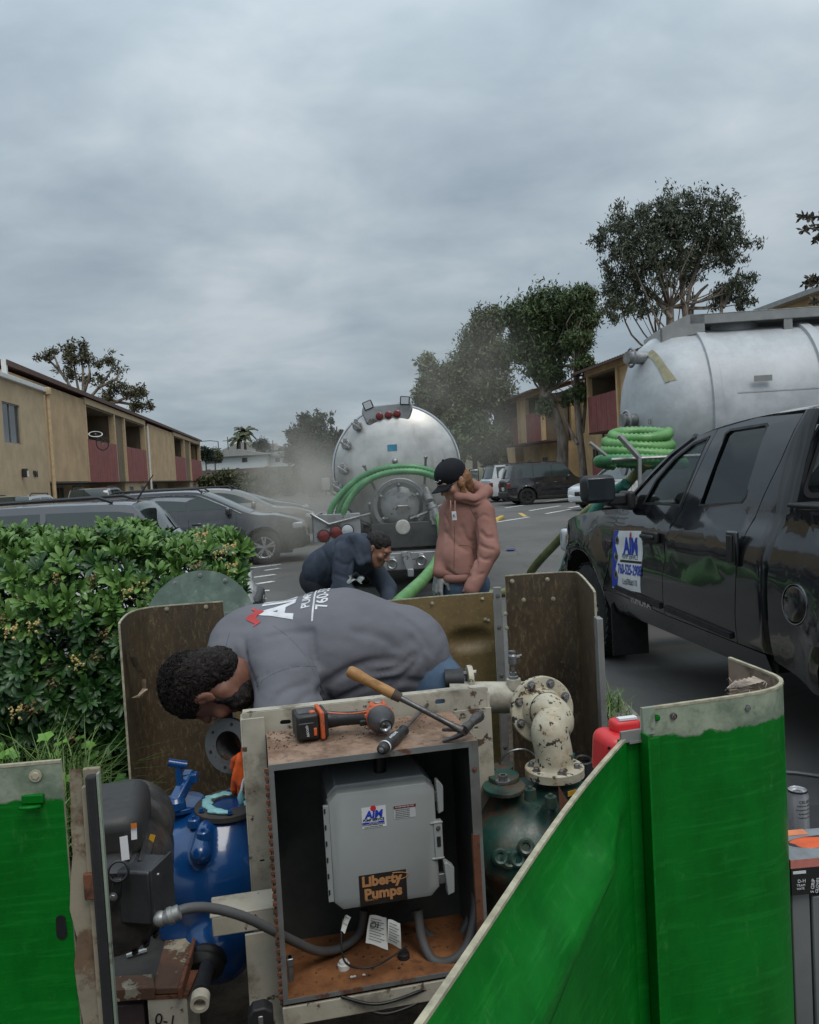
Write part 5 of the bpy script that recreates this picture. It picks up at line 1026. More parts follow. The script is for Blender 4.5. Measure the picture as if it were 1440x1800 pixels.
h3 = corr_hose([hp(592, 920, -.25), hp(594, 900, -.28), hp(606, 876, -.3), hp(632, 852, -.34), hp(655, 838, -.36), hp(690, 830, -.38)], .044, 'suction_hose', MHOSE, None, .05); tag(h3, 'short green hose end between the two loops at the left bin', 'hose', 'green hoses on the vacuum truck')
q = MB(); a = tq(757, 884, -.35); b = tq(770, 912, -.38); q.cyl(tq(748, 862, -.1), a, .075, n=18); q.cyl(a, b, .062, n=18); q.cyl(a+(b-a)*.2, a+(b-a)*.35, .078, n=18); q.cyl(a+(b-a)*.7, b, .075, n=18); q.box(a+(b-a)*.8+Vector((-.07, -.03, 0)), (.03, .03, .12)); q.obj('hose_coupling', MSTEEL, vt, bev=.004)
h4 = corr_hose([P(770, 908, TY-.4), P(775, 930, TY-.55), P(777, 958, TY-1.2), P(766, 988, 8.6), P(748, 1014, 7.4), P(722, 1040, 6.4), P(700, 1062, 5.6), P(690, 1090, 5.0), P(700, 1150, 4.6)], .052, 'suction_hose', MHOSL, None, .062); tag(h4, 'light green suction hose running down from the truck coupling to the men', 'hose')
# ---------------------------------------------------------------- white tanker at the right
ax = Vector((math.cos(R(-4)), math.sin(R(-4)), 0)); tw = thing('tank_trailer', 'large white aluminium tanker behind the black pickup with top rail', 'tanker', (3.28, 9.5, 0), R(-4)); ZT, RR_ = 2.13, .955
pf = [(-.73, .001), (-.715, .25), (-.68, .5), (-.61, .69), (-.52, .81), (-.40, .90), (-.26, .945), (-.12, RR_)]
pf += [(0, RR_), (.01, RR_+.03), (.10, RR_+.03), (.11, RR_+.008), (.22, RR_+.004), (.24, RR_)]
for k in range(1, 5): c0 = 1.12*k+.1*(k > 1); pf += [(c0, RR_), (c0+.01, RR_+.035), (c0+.11, RR_+.035), (c0+.12, RR_)]
pf += [(6.2, RR_), (6.8, .6), (6.9, .001)]
wt = MB().lathe(pf, (0, 0, ZT), (1, 0, 0), 96, cap0=False, cap1=False, up=(0, 0, 1)).obj('tank', MALT, tw, ang=28)
MB().grid(lambda u, v: (.26+5.9*u, -(RR_+.004)*math.cos(.17+.012*v), ZT+(RR_+.004)*math.sin(.17+.012*v)), 20, 3).obj('weld_seam', MALU, wt)
def hd(r): return interp(r, [(a_, b_) for b_, a_ in pf[:8]])
MTAPE = flat('faded_tape', (.26, .24, .15), .7)
MB().grid(lambda u, v: (lambda a, r: (hd(r)-.014, -r*math.cos(a), ZT+r*math.sin(a)))(R(60-38*u), .80+.075*u+.05*v), 14, 3).obj('curved_strip', MTAPE, wt)
MB().b2((.42, -.972, ZT+.27), (.60, -.96, ZT+.33)).obj('data_plate', MALU, wt)
for (a_, r_) in ((-20, .62), (-5, .70)): y_, z_ = -r_*math.cos(R(a_)), ZT+r_*math.sin(R(a_)); MB().box((hd(r_)-.005, y_, z_), (.01, .07, .05)).obj('placard', flat('grey_print', (.25, .25, .25), .7), wt)
rl = MB(); rl.b2((-.06, -.42, ZT+.98), (6.2, -.39, ZT+1.09)); rl.b2((-.06, -.42, ZT+1.07), (6.2, .42, ZT+1.09)); rl.b2((-.06, .39, ZT+.98), (6.2, .42, ZT+1.09)); rl = rl.obj('walkway', MALU, tw, bev=.006)
for x in (.95, 2.3, 3.6, 5): MB().b2((x, -.41, ZT+.84), (x+.09, -.38, ZT+.99)).obj('rail_post', MALU, rl)
for x in (.5, 1.7): MB().b2((x, .38, ZT+.84), (x+.09, .41, ZT+.99)).obj('rail_post', MALU, rl)
MB().prism([(-.38, ZT+.80), (-.38, ZT+.96), (-.08, ZT+1.09), (.1, ZT+1.09), (.1, ZT+.90), (-.1, ZT+.86)], -.42, -.395).obj('end_plate', MALU, rl); MB().b2((-.38, -.42, ZT+.82), (-.36, .42, ZT+.96)).obj('end_plate', MALU, rl)
MB().lathe([(0, .30), (.10, .30), (.14, .27), (.15, .001)], (.55, 0, ZT+.90), (0, 0, 1), 30, sq=.8).obj('hatch', MALT, tw)
for (px_, py_) in ((1118, 628), (1110, 738)):
    v = P(px_, py_, 9.0); v = tw.matrix_basis.inverted() @ v if False else Matrix.Rotation(R(4), 4, 'Z') @ (v-Vector((3.28, 9.5, 0))); q = MB(); q.cyl(v+Vector((-.1, 0, 0)), v+Vector((.35, 0.2, 0)), .07, n=18); q.lathe([(-.014, .10), (0, .115), (.014, .10), (0, .085), (-.014, .10)], v+Vector((-.05, 0, 0)), (1, .3, 0), 22, cap0=False, cap1=False); q.obj('sight_glass', MSTEEL, tw)
MB().lathe([(0, .30), (-.03, .30), (-.05, .2), (-.06, .001)], (hd(.4), .25, ZT-.35), (1, 0, 0), 30).obj('rear_manway', MALT, tw)
cs_ = MB(); cs_.b2((-.1, -.42, .85), (6.3, -.3, 1.1)); cs_.b2((-.1, .3, .85), (6.3, .42, 1.1)); cs_.b2((-.95, -.9, .85), (-.1, .9, .93)); 
for x in (.3, 2, 4): cs_.b2((x, -.6, 1.08), (x+.12, .6, 1.32))
cs_.obj('chassis', MPLAST, tw)
for y in (-.95, .95):
    for x in (1.2, 2.4): o = put_wheel(tw, wmt, 0, 0, .5); o.location = (x, y, .5); o.rotation_euler = (0, 0, R(90) if y < 0 else R(-90))
MB().b2((-.98, -.95, .70), (-.88, .95, .86)).obj('bumper', MALU, tw, bev=.01)
cbx = MB(); cbx.b2((6.6, -1.1, .6), (8.6, 1.1, 2.9)); cbx.obj('cab', flat('cab_white', (.5, .5, .5), .4), tw, bev=.15, seg=4)
for k, (px_, py_, q_, nm_) in enumerate(((1084, 767, .27, 'topmost'), (1080, 783, .31, 'second'), (1086, 799, .36, 'third'), (1084, 815, .41, 'lowest'))):
    c_ = P(px_+42, py_, 8.15); ph = k*.7; pts = [c_+Vector((q_*math.cos(a_+ph), q_*.75*math.sin(a_+ph), .05*math.sin(a_*1.0)+.03*(a_/6.28))) for a_ in [2*math.pi*i/40 for i in range(41)]]
    h = corr_hose(pts, .056, 'coiled_hose', MHOSL if k < 3 else MHOSE, None, .045, sub=2, dip=.22); tag(h, nm_+' turn of the bright green hose coil on the tanker rack', 'hose', 'green hose coils on the tanker')
rk = MB(); a = P(1075, 808, 8.0); 
for (q0, q1) in (((1037, 778, 8.0), (1075, 808, 8.0)), ((1088, 765, 7.72), (1125, 806, 7.72)), ((1075, 808, 7.8), (1240, 800, 7.8)), ((1075, 810, 8.5), (1240, 802, 8.5)), ((1125, 806, 7.7), (1125, 860, 7.7))): rk.cyl(P(*q0), P(*q1), .018 if q0[2] != 7.72 else .028, n=8)
tag(rk.obj('hose_rack', MALU, None), 'bare metal bars holding the green hose coil behind the pickup', 'rack')
MSTK = MSTEEL
h5 = corr_hose([P(1140, 812, 8.2), P(1120, 830, 8.5), P(1085, 868, 8.9), P(1035, 897, 9.3), P(978, 954, 9.9), P(937, 1000, 10.6), G(925, 1028, .06), G(890, 1040, .06), G(800, 1050, .06)], .054, 'suction_hose', MHOSO, None, .042); tag(h5, 'olive green suction hose slanting from the coil down to the brown panels', 'hose')
h6 = corr_hose([P(1100, 850, 8.6), P(1060, 880, 9.0), P(1025, 925, 9.2), P(1000, 975, 9.3), P(990, 1005, 9.4), G(960, 1050, .06), G(900, 1075, .06)], .054, 'suction_hose', NT('teal_hose').done((.03, .17, .13), .4), None, .026); tag(h6, 'teal green hose lying behind the olive suction hose', 'hose')
# ================================================================ PUMP ENCLOSURE: fibreglass panels
t = NT('fibreglass_inside'); a = t.noise(3, 6, .65); b = t.noise(70, 6, .7, (1, 1, .35), dist=.6); c_ = t.noise(120, 3, .6, (1, .2, 1), rot=(.4, .5, .3)); d_ = t.noise(7, 8, .7, (1, 1, .5), (9, 3, 1))
c = t.mix(t.ramp(a, .3, .7), (.036, .025, .015), (.080, .055, .031)); c = t.mix(t.ramp(b, .48, .70, 0, .8), c, (.17, .125, .065)); c = t.mix(t.ramp(c_, .64, .72, 0, .5), c, (.30, .25, .16)); c = t.mix(t.ramp(d_, .55, .75, 0, .75), c, (.03, .022, .014))
t.bump(b, .5, .0015); t.bump(c_, .35, .001); MFIB = t.done(c, .55)
t = NT('fibreglass_ochre'); a = t.noise(3, 6, .65); b = t.noise(80, 6, .7, dist=.6); d_ = t.noise(5, 8, .7, (1, 1, .5), (9, 3, 1))
c = t.mix(t.ramp(a, .3, .7), (.12, .080, .034), (.20, .135, .055)); c = t.mix(t.ramp(b, .5, .72, 0, .8), c, (.27, .20, .09)); c = t.mix(t.ramp(d_, .55, .8, 0, .7), c, (.06, .042, .022)); t.bump(b, .5, .0015); MFIBO = t.done(c, .5)
def greenpaint(name, ztop, strip=.055, right=None):
    """brushed green paint that stops short of the bare top edge in a ragged line"""
    t = NT(name); z = t.xyz(2); n1 = t.noise(7, 5, .6); n2 = t.noise(45, 4, .6)
    hgt = t.math('ADD', z, t.math('ADD', t.math('MULTIPLY', t.math('SUBTRACT', n1, .5), .05), t.math('MULTIPLY', t.math('SUBTRACT', n2, .5), .02)))
    m_ = t.ramp(hgt, ztop-strip-.003, ztop-strip+.003)
    s1 = t.noise(6, 6, .7, (1, 1, .6)); s2 = t.noise(60, 4, .7, (.12, .12, 1.6), dist=.3); s3 = t.noise(22, 7, .75, (1, 1, .5), (3, 1, 7))
    g_ = t.mix(t.ramp(s1, .3, .7), (.0008, .100, .008), (.0012, .155, .012)); g_ = t.mix(t.ramp(s2, .50, .68, 0, .5), g_, (.010, .19, .022)); g_ = t.mix(t.ramp(s3, .57, .72, 0, .5), g_, (.04, .22, .045))
    g_ = t.mix(t.ramp(t.noise(2.4, 8, .75, (14, 14, .8), (5, 2, 9)), .69, .73, 0, .55), g_, (.26, .34, .22)); g_ = t.mix(t.ramp(t.noise(11, 7, .8, (1, 1, 1), (1, 7, 2)), .70, .76, 0, .6), g_, (.015, .05, .012))
    bare = t.mix(t.ramp(t.noise(9, 8, .7), .35, .65), (.13, .17, .12), (.30, .33, .25)); bare = t.mix(t.ramp(t.noise(30, 5), .55, .7, 0, .6), bare, (.10, .12, .085))
    c = t.mix(m_, g_, bare); t.bump(s2, .25, .0012); t.bump(t.noise(180, 3), .25, .0008); t.bump(m_, .4, .001); return t.done(c, t.ramp(s1, .3, .7, .34, .48), coat=0, spec=.2)
MEDGE = flat('raw_edge', (.34, .31, .22), .85, var=.3, sc=40); MBARE = worn('bare_grey_green', (.22, .26, .20), (.12, .10, .07), .52, 14, .8, edge=.1)
MGALV = worn('galvanised_bar', (.25, .25, .235), (.16, .10, .06), .60, 8, .6, metal=.4, edge=.08)
MBOLT = worn('bolt_steel', (.22, .22, .22), (.14, .07, .04), .55, 60, .5, metal=.7)
def sheet(name, label, plan, z0, z1, inner, outer, thick=.006, sag=None, ztop=None, group='fibreglass panels of the pump enclosure', nz=14, step=.03, zfun=None):
    """a fibreglass wall following a plan line; inner faces left of travel"""
    pl_ = resample(smooth_path([Vector((x, y, 0)) for x, y in plan], 8), step); B = Vector((pl_[0].x, pl_[0].y, 0)); n = len(pl_)
    o = thing(name, label, 'panel', B, group=group); nr = []
    for i in range(n):
        t_ = (pl_[min(i+1, n-1)]-pl_[max(i-1, 0)]).normalized(); nr.append(Vector((-t_.y, t_.x, 0)))
    def pt(i, v, off):
        u = i/(n-1); zt = zfun(u) if zfun else z1; z = z0+(zt-z0)*v; p = pl_[i]-B+nr[i]*off+Vector((0, 0, z))
        if sag: p += nr[i]*sag(i*step, z)
        return p
    f = MB(); f.grid(lambda u, v: pt(int(round(u*(n-1))), v, thick/2), n, nz).obj('inner_face', inner, o, ang=60, fixn=False)
    f = MB(); f.grid(lambda u, v: pt(int(round(u*(n-1))), v, -thick/2), n, nz).obj('outer_face', outer, o, ang=60, fixn=False)
    e_ = MB(); h = thick/2+.0008; top = [(pt(i, 1, h), pt(i, 1, -h)) for i in range(n)]; rg_ = random.Random(len(label))
    for i in range(n-1):
        k0 = Vector((0, 0, .0015)); e_.add([top[i][0]+k0, top[i+1][0]+k0, top[i+1][1]+k0, top[i][1]+k0], [(0, 1, 2, 3)])
        for s_ in (0, 1): dn = Vector((0, 0, -.003)); e_.add([top[i][s_]+k0, top[i+1][s_]+k0, top[i+1][s_]+dn, top[i][s_]+dn], [(0, 1, 2, 3)])
    for i in (0, n-1):
        a_ = [(pt(i, j/(nz-1), h), pt(i, j/(nz-1), -h)) for j in range(nz)]
        for j in range(nz-1): e_.add([a_[j][0], a_[j+1][0], a_[j+1][1], a_[j][1]], [(0, 1, 2, 3)])
    e_.obj('cut_edge', MEDGE, o); return o, pt, n
def hexbolt(par, p, nrm, r=.008, h=.006, mt=None, washer=True, name='bolt'):
    nrm = Vector(nrm).normalized(); q = MB()
    if washer: q.lathe([(0, r*1.5), (.0015, r*1.5)], p, nrm, 16)
    q.lathe([(0, r), (h, r), (h+.0012, r*.85)], p, nrm, 6); return q.obj(name, mt or MBOLT, par, ang=30)
xy = lambda v: (v.x, v.y)
ZB = 1.165
LBp = [xy(G(209, 1098, ZB)), xy(G(213, 1090, ZB)), xy(G(226, 1078, ZB)), xy(G(248, 1070, ZB)), xy(G(285, 1065, ZB)), xy(G(392, 1057, ZB))]
GP1 = greenpaint('green_outer', 2.0)
pnl, pt, n = sheet('fibreglass_panel', 'tall brown fibreglass back panel with rounded left corner beside the hedge', LBp[::-1], .06, ZB, MFIB, GP1)
def onp(px_, py_, a, b):                                             # a picture position on the vertical plane through plan points a, b
    a = Vector((*a, 0)); b = Vector((*b, 0)); d = (b-a).normalized(); nn = Vector((-d.y, d.x, 0)); v = ray(px_, py_); k = (a-CP).dot(nn)/v.dot(nn); p = CP+v*k; return p, (p-a).dot(d)
for q in ((294, 1070), (363, 1066), (300, 1190)): p, s_ = onp(*q, LBp[4], LBp[5]); hexbolt(pnl, p-pnl.location+Vector((0, -.006, 0)), (0, -1, 0), .006, .003, MEDGE)
tp_ = MB(); pts = [onp(x, y, LBp[1], LBp[4])[0]-pnl.location for x, y in ((228, 1135), (232, 1150), (240, 1170), (250, 1190), (253, 1208), (243, 1222), (236, 1225))]; rg_ = random.Random(3)
for i in range(len(pts)-1):
    for k in range(3): o_ = Vector((rg_.uniform(-.01, .012), -.01-.012*k, rg_.uniform(-.006, .006))); tp_.add([pts[i]+o_, pts[i+1]+o_, pts[i+1]+o_+Vector((.016, -.012, .004)), pts[i]+o_+Vector((.012+.006*k, -.014, 0))], [(0, 1, 2, 3)])
tp_.obj('torn_fibre', flat('torn_fibre', (.38, .30, .22), .9, var=.3, sc=60), pnl, ang=0, fixn=False)
bar = MB().prism([(-.012, .06), (.012, .06), (.012, 1.12), (-.012, 1.12)], -.008, .004).obj('corner_bar', MGALV, pnl); bar.location = Vector((*LBp[5], 0))-pnl.location+Vector((.016, -.006, 0))
MBp = [xy(G(402, 1082, 1.12)), xy(G(725, 1052, 1.12)), xy(G(866, 1041, 1.12))]
oc = onp(826, 1125, MBp[1], MBp[2])[1]; L1 = (Vector(MBp[1])-Vector(MBp[0])).length
def mbsag(s, z): x = (s-(L1+oc)); return 0
LMB = (Vector(MBp[2])-Vector(MBp[0])).length
zc_ = onp(826, 1125, MBp[1], MBp[2])[0].z
def mbsag(s, z): k = math.hypot((LMB-s-(L1+oc))/.11, (z-zc_)/.055); return -.03*max(0, 1-k*k)
pm_, pt, n = sheet('fibreglass_panel', 'lower ochre fibreglass back panel with an oval dimple behind the bending man', MBp[::-1], .06, 1.12, MFIBO, GP1, sag=mbsag, nz=60, step=.015)
for q in ((848, 1052), (853, 1088), (858, 1090), (760, 1060)): p, s_ = onp(*q, MBp[1], MBp[2]); hexbolt(pm_, p-pm_.location+Vector((0, -.006, 0)), (0, -1, 0), .005, .003, MEDGE)
RBp = [xy(G(877, 1013, 1.21)), xy(G(940, 1008, 1.21)), xy(G(1004, 1005, 1.21)), xy(G(1020, 1010, 1.21)), xy(G(1040, 1032, 1.21)), xy(G(1046, 1042, 1.21))]
pr_, pt, n = sheet('fibreglass_panel', 'tallest dark brown fibreglass back panel with rounded right corner by the pickup', RBp[::-1], .06, 1.21, MFIB, GP1)
br = thing('corner_post', 'grey metal post between the ochre and the dark brown back panels', 'post', (*xy(G(874, 1038, 1.15)), 0)); MB().b2((-.016, -.014, .02), (.016, .004, 1.165)).obj('bar', MGALV, br, bev=.002)
for z in (1.13, 1.0, .8, .5): hexbolt(br, (0, -.014, z), (0, -1, 0), .006, .004)
bar = MB().b2((-.012, -.02, .06), (.008, .03, 1.13)).obj('edge_bar', MGALV, pr_, bev=.002); bar.location = Vector((*RBp[-1], 0))-pr_.location+Vector((.004, -.03, 0))
for q in ((900, 1021), (962, 1018), (920, 1054), (972, 1052), (888, 1078), (890, 1103)): p, s_ = onp(*q, RBp[0], RBp[2]); hexbolt(pr_, p-pr_.location+Vector((0, -.008, 0)), (0, -1, 0), .006, .004, MEDGE)
# front right green panel with its rounded return
ZG = 1.205
GRp = [xy(G(1127, 1246, ZG)), xy(G(1200, 1236, ZG)), xy(G(1280, 1225, ZG)), xy(G(1340, 1215, ZG)), xy(G(1366, 1207, ZG)), xy(G(1374, 1198, ZG)), xy(G(1366, 1189, ZG)), xy(G(1340, 1178, ZG)), xy(G(1275, 1153, ZG))]
GP2 = greenpaint('green_front', ZG, .058); MWEB = flat('fibre_web', (.30, .24, .19), .9, var=.5, sc=30)
g1, pt, n = sheet('fibreglass_panel', 'bright green front panel with bare grey top strip and curled right corner', GRp, -.05, ZG, worn('inside_bare', (.26, .19, .14), (.12, .08, .05), .5, 12, .85, edge=.15), GP2, step=.02, nz=20)
for q in ((1182, 1257), (1311, 1243)): p, s_ = onp(*q, GRp[0], GRp[3]); hexbolt(g1, p-g1.location+Vector((.0, -.006, 0)), (-.1, -1, 0), .0045, .004, MBOLT)
for q in ((1153, 1260), (1139, 1305), (1155, 1523)): p, s_ = onp(*q, GRp[0], GRp[3]); hexbolt(g1, p-g1.location+Vector((.0, -.006, 0)), (-.1, -1, 0), .004, .003, GP1)
wb = MB(); rg_ = random.Random(8)
for k in range(34):
    a = G(rg_.uniform(1280, 1350), rg_.uniform(1196, 1222), ZG-rg_.uniform(0, .03))-g1.location; b = a+Vector((rg_.uniform(-.03, .02), rg_.uniform(0, .05), rg_.uniform(-.02, .004))); wb.tube([a, a.lerp(b, .5)+Vector((0, 0, .006)), b], .0006, 3)
for k in range(5): a = G(1300+k*8, 1208-k*2, ZG-.012)-g1.location; wb.add([a, a+Vector((.016, .0, .002)), a+Vector((.010, .045, .002)), a+Vector((-.012, .035, -.01))], [(0, 1, 2, 3)])
wb.obj('cobweb', MWEB, g1, ang=0, fixn=False)
p0, s0 = onp(1127, 1246, GRp[0], GRp[3]); p0 = p0-g1.location
ds = (Vector((*GRp[3], 0))-Vector((*GRp[0], 0))).normalized(); nn = Vector((ds.y, -ds.x, 0))
q = MB(); a = p0+nn*.006; q.add([a+nn*.0+Vector((0, 0, -.0)), ], []); M_ = Matrix((ds, -nn, Vector((0, 0, 1)))).transposed().to_4x4(); M_.translation = p0
q = MB().at(M_); q.b2((-.002, -.012, -1.25), (.028, -.004, -.052)); q.b2((-.006, -.03, -1.25), (-.002, .0, -.04)); q.b2((-.045, .004, -1.25), (.0, .010, -.052)); q.obj('hinge_strip', GP1, g1, bev=.001)
q = MB().at(M_); q.b2((-.003, -.010, -.046), (.022, -.004, .004)); q.obj('bracket', MBARE, g1, bev=.001); q = MB().at(M_); q.b2((-.045, -.006, -.055), (-.005, .0, -.035)); q.b2((-.03, -.008, -.058), (-.005, .016, -.054)); q.obj('bracket', MGALV, g1)
# slanting green door leaf, swung out towards the lower left
A0 = G(1112, 1292, 1.155); A1 = G(710, 1800, 1.155); dA = (A1-A0).normalized(); A2 = A1+dA*.25
def dsz(px_, py_): p, s_ = onp(px_, py_, xy(A0), xy(A1)); return s_, p.z
r1 = dsz(1095, 1420); r2 = dsz(870, 1800); f1 = dsz(1135, 1440); 
def ridge(s, z):
    # a pressed flute that widens as it runs down the leaf
    dx, dz = r2[0]-r1[0], r2[1]-r1[1]; l = math.hypot(dx, dz); t_ = ((s-r1[0])*dx+(z-r1[1])*dz)/l/l; w = ((s-r1[0])*dz-(z-r1[1])*dx)/l; k = min(1, max(0, (t_+.10)/.45))**1.3; wd = .026+.038*max(0, t_)
    v = .050*k*math.exp(-(w/wd)**2)-.010*k*math.exp(-((w-wd*2.2)/(wd*1.2))**2)
    return -v+.012*math.sin(s*4.2+.6)
g2, pt2, n2 = sheet('fibreglass_panel', 'slanting green door leaf with a pressed flute running to the bottom edge', [xy(A0), xy(A1), xy(A2)][::-1], -.05, 1.155, MFIB, greenpaint('green_leaf', 9), sag=lambda s, z: -ridge((A2-A0).length-s, z), nz=90, step=.012) if False else sheet('fibreglass_panel', 'slanting green door leaf with a pressed flute running to the bottom edge', [xy(A0), xy(A1), xy(A2)], -.05, 1.155, greenpaint('green_leaf', 9), MFIB, sag=lambda s, z: -ridge(s, z), nz=90, step=.012)
# front left green panel with bare strip, fibre edge and rubber channel
ZL = 1.20; LFp = [xy(G(-160, 1362, ZL)), xy(G(0, 1346, ZL)), xy(G(124, 1335, ZL))]
t = NT('green_left'); base = greenpaint('green_left_front', ZL, .062)
g3, pt3, n3 = sheet('fibreglass_panel', 'green front panel at the left edge with a small lifting ring and slot', LFp, -.05, ZL, MFIB, base, step=.02, nz=20)
o3 = g3.location; dL = (Vector((*LFp[2], 0))-Vector((*LFp[1], 0))).normalized(); nL = Vector((dL.y, -dL.x, 0)); ML = Matrix((dL, -nL, Vector((0, 0, 1)))).transposed().to_4x4(); ML.translation = Vector((*LFp[2], 0))-o3
p, s_ = onp(60, 1402, LFp[1], LFp[2]); p = p-o3; q = MB(); q.lathe([(-.003, .016), (.0, .018), (.003, .016), (.0, .008), (-.003, .016)], p+nL*.022+Vector((0, 0, -.008)), (0, .3, 1), 20, cap0=False, cap1=False); q.box(p+nL*.005, (.036, .008, .014)); q.obj('lifting_ring', GP1, g3, bev=.001)
p, s_ = onp(64, 1362, LFp[1], LFp[2]); hexbolt(g3, p-o3+nL*.004, nL, .007, .002, MEDGE)
p, s_ = onp(109, 1628, LFp[1], LFp[2]); p = p-o3; MB().at(Matrix.Translation(p+nL*.0042)).prism([(x*.009, z*.009+(.012 if z > 0 else -.012)) for x, z in [(math.cos(a_*.5236), math.sin(a_*.5236)) for a_ in range(12)]], -.0005, .0005).obj('slot', flat('slot_dark', (.004, .004, .004), .9), g3)
q = MB().at(ML); rg_ = random.Random(2); nzz = 26
MFSTR = worn('bare_strip', (.27, .23, .165), (.16, .10, .06), .52, 10, .85, edge=.1)
for j in range(nzz):
    z0_, z1_ = 1.185-1.25*j/nzz, 1.185-1.25*(j+1)/nzz; wv = lambda z: -.008-.008*math.sin(z*9)+.012*mnoise.noise((z*14, 2, 0))
    q.add([(wv(z0_), -.0065, z0_), (.018, -.0065, z0_), (.018, -.0065, z1_), (wv(z1_), -.0065, z1_)], [(0, 1, 2, 3)])
q.obj('bare_edge', MFSTR, g3, fixn=False)
st_ = thing('door_channel', 'grey strip with black rubber channel right of the left green panel', 'trim', Vector((*LFp[2], 0))+dL*.018, math.atan2(dL.y, dL.x)); MB().b2((0, -.014, 0), (.008, .0, 1.155)).obj('strip', MFSTR, st_, bev=.001); MB().b2((.009, -.024, 0), (.028, -.006, 1.175)).obj('rubber_channel', MRUB, st_, bev=.004); MB().b2((.0285, -.026, 0), (.0325, -.014, 1.18)).obj('strip', MBARE, st_, bev=.001); MB().b2((.0, -.002, 1.10), (.028, .008, 1.182)).obj('end_block', MFSTR, st_, bev=.002)
MRUST = worn('rust', (.15, .055, .028), (.07, .03, .018), .5, 30, .85, edge=.15)
MB().b2((-.006, -.022, .965), (.016, -.012, 1.01)).obj('rusty_hinge', MRUST, st_, bev=.002)
# green round cover leaning behind the left back panel
t = NT('green_lid'); n = t.noise(8, 8, .7); c = t.mix(t.ramp(n, .35, .7), (.06, .095, .075), (.14, .19, .155)); c = t.mix(t.ramp(t.noise(30, 6, .7), .58, .72, 0, .5), c, (.25, .28, .25)); MLID = t.done(c, .6)
c0 = P(352, 1098, 3.46); lid = thing('round_cover', 'weathered grey green round cover leaning between hedge and back panel', 'cover', (c0.x, c0.y, c0.z)); MB().lathe([(0, .001), (0, .195), (-.012, .2), (-.012, .215), (.0, .232), (.012, .232), (.012, .001)], (0, 0, 0), (.05, -1, .35), 64, cap0=False, cap1=False).obj('disc', MLID, lid, ang=35)
st = MB(); st.cyl((0, .05, 0), (0, .25, -c0.z+.07), .015, n=8); st.cyl((-.12, .05, -.1), (-.1, .2, -c0.z+.07), .012, n=8); st.obj('stand', MPLAST, lid)
for a in (120, 60, 90, 160, 20): hexbolt(lid, Vector((.215*math.cos(R(a)), -.02+.075*math.sin(R(a)), .205*math.sin(R(a)))), (.05, -1, .35), .006, .004)
# ================================================================ THE SKID AND THE CABINET
MCREAM = worn('cream_paint', (.42, .385, .31), (.11, .065, .04), .60, 16, .6, edge=.05, dirt=(.10, .075, .05), dirt_amt=.75, bump=.5)
MCREAM2 = worn('cream_pipe', (.44, .40, .30), (.040, .032, .025), .575, 40, .6, edge=.015, dirt=(.30, .19, .08), dirt_amt=.7, bump=.8)
t = NT('rusty_top'); a = t.noise(9, 8, .72); b = t.noise(45, 6, .7); c = t.mix(t.ramp(a, .35, .65), (.13, .075, .045), (.30, .20, .14)); c = t.mix(t.ramp(b, .5, .7, 0, .8), c, (.085, .05, .03)); c = t.mix(t.ramp(t.noise(4, 5), .5, .65, 0, .6), c, (.20, .085, .045)); t.bump(b, .7, .003); MRTOP = t.done(c, .9)
MBOXG = worn('box_grey_paint', (.16, .165, .16), (.15, .065, .035), .575, 7, .6, edge=.06, dirt=(.06, .045, .03), dirt_amt=.6)
t = NT('box_inside'); z = t.xyz(2); c = t.mix(t.ramp(t.noise(6, 6, .7), .35, .7), (.030, .036, .036), (.055, .062, .060)); MBIN = t.done(c, .6)
t = NT('rust_floor'); a = t.noise(8, 7, .7); c = t.mix(t.ramp(a, .35, .65), (.14, .052, .018), (.28, .115, .040)); c = t.mix(t.ramp(t.noise(30, 5), .55, .7, 0, .7), c, (.09, .035, .018)); t.bump(a, .5, .004); MRFL = t.done(c, .85)
C0 = Vector((-.375, 1.955, 0)); CA = R(11); CM = Matrix.Translation(C0) @ Matrix.Rotation(CA, 4, 'Z'); CI = CM.inverted()
def CL(px_, py_, yl):                                                # a picture position on the cabinet's plane y = yl, in its own coordinates
    o_ = CI @ CP; d_ = (CI.to_3x3() @ ray(px_, py_)); return o_+d_*((yl-o_.y)/d_.y)
BW, BZ0, BZ1, BD = .525, .365, .962, .27
sk = thing('pump_skid', 'cream painted steel angle frame carrying cabinet and pumps', 'frame', C0, CA)
def angle_iron(nm, a, b, mt=MCREAM, par=sk, bev=.003): return MB().b2(a, b).obj(nm, mt, par, bev=bev)
def slotplate(nm, x0, z0, x1, z1, y, th, slots, par=sk, mt=MCREAM):
    holes = [[(cx+hw*math.cos(a_)*.55+(hw*.55 if math.cos(a_) > 0 else -hw*.55), cz+hh*math.sin(a_)) for a_ in [math.pi*i/8+.01 for i in range(16)]] for cx, cz, hw, hh in slots]
    return panel(nm, [(x0, z0), (x1, z0), (x1, z1), (x0, z1)], lambda x, z_, d_: Vector((x, y+d_, z_)), mt, par, holes=holes, step=.1, thick=th)
slotplate('top_rail', -.062, .945, .645, 1.012, .30, .008, [(.055, .975, .014, .007), (.50, .985, .014, .008)]); angle_iron('top_flange', (-.062, .301, 1.005), (.645, .345, 1.012))
slotplate('upright', -.064, .0, -.003, 1.0, .282, .008, [(-.033, .6, .006, .004)]); angle_iron('upright_flange', (-.068, .282, .0), (-.060, .345, 1.0)); slotplate('upright', .537, .0, .648, .955, .287, .008, [(.60, .9, .006, .004), (.6, .55, .005, .004)]); angle_iron('upright_flange', (.640, .297, .0), (.648, .345, 1.0))
slotplate('front_upright', -.085, .0, -.004, .505, .085, .008, [(-.035, .33, .006, .006)]); angle_iron('side_rail', (-.165, .10, .505), (-.004, .108, .555)); angle_iron('rail_flange', (-.17, .10, .552), (-.004, .20, .560), MCREAM)
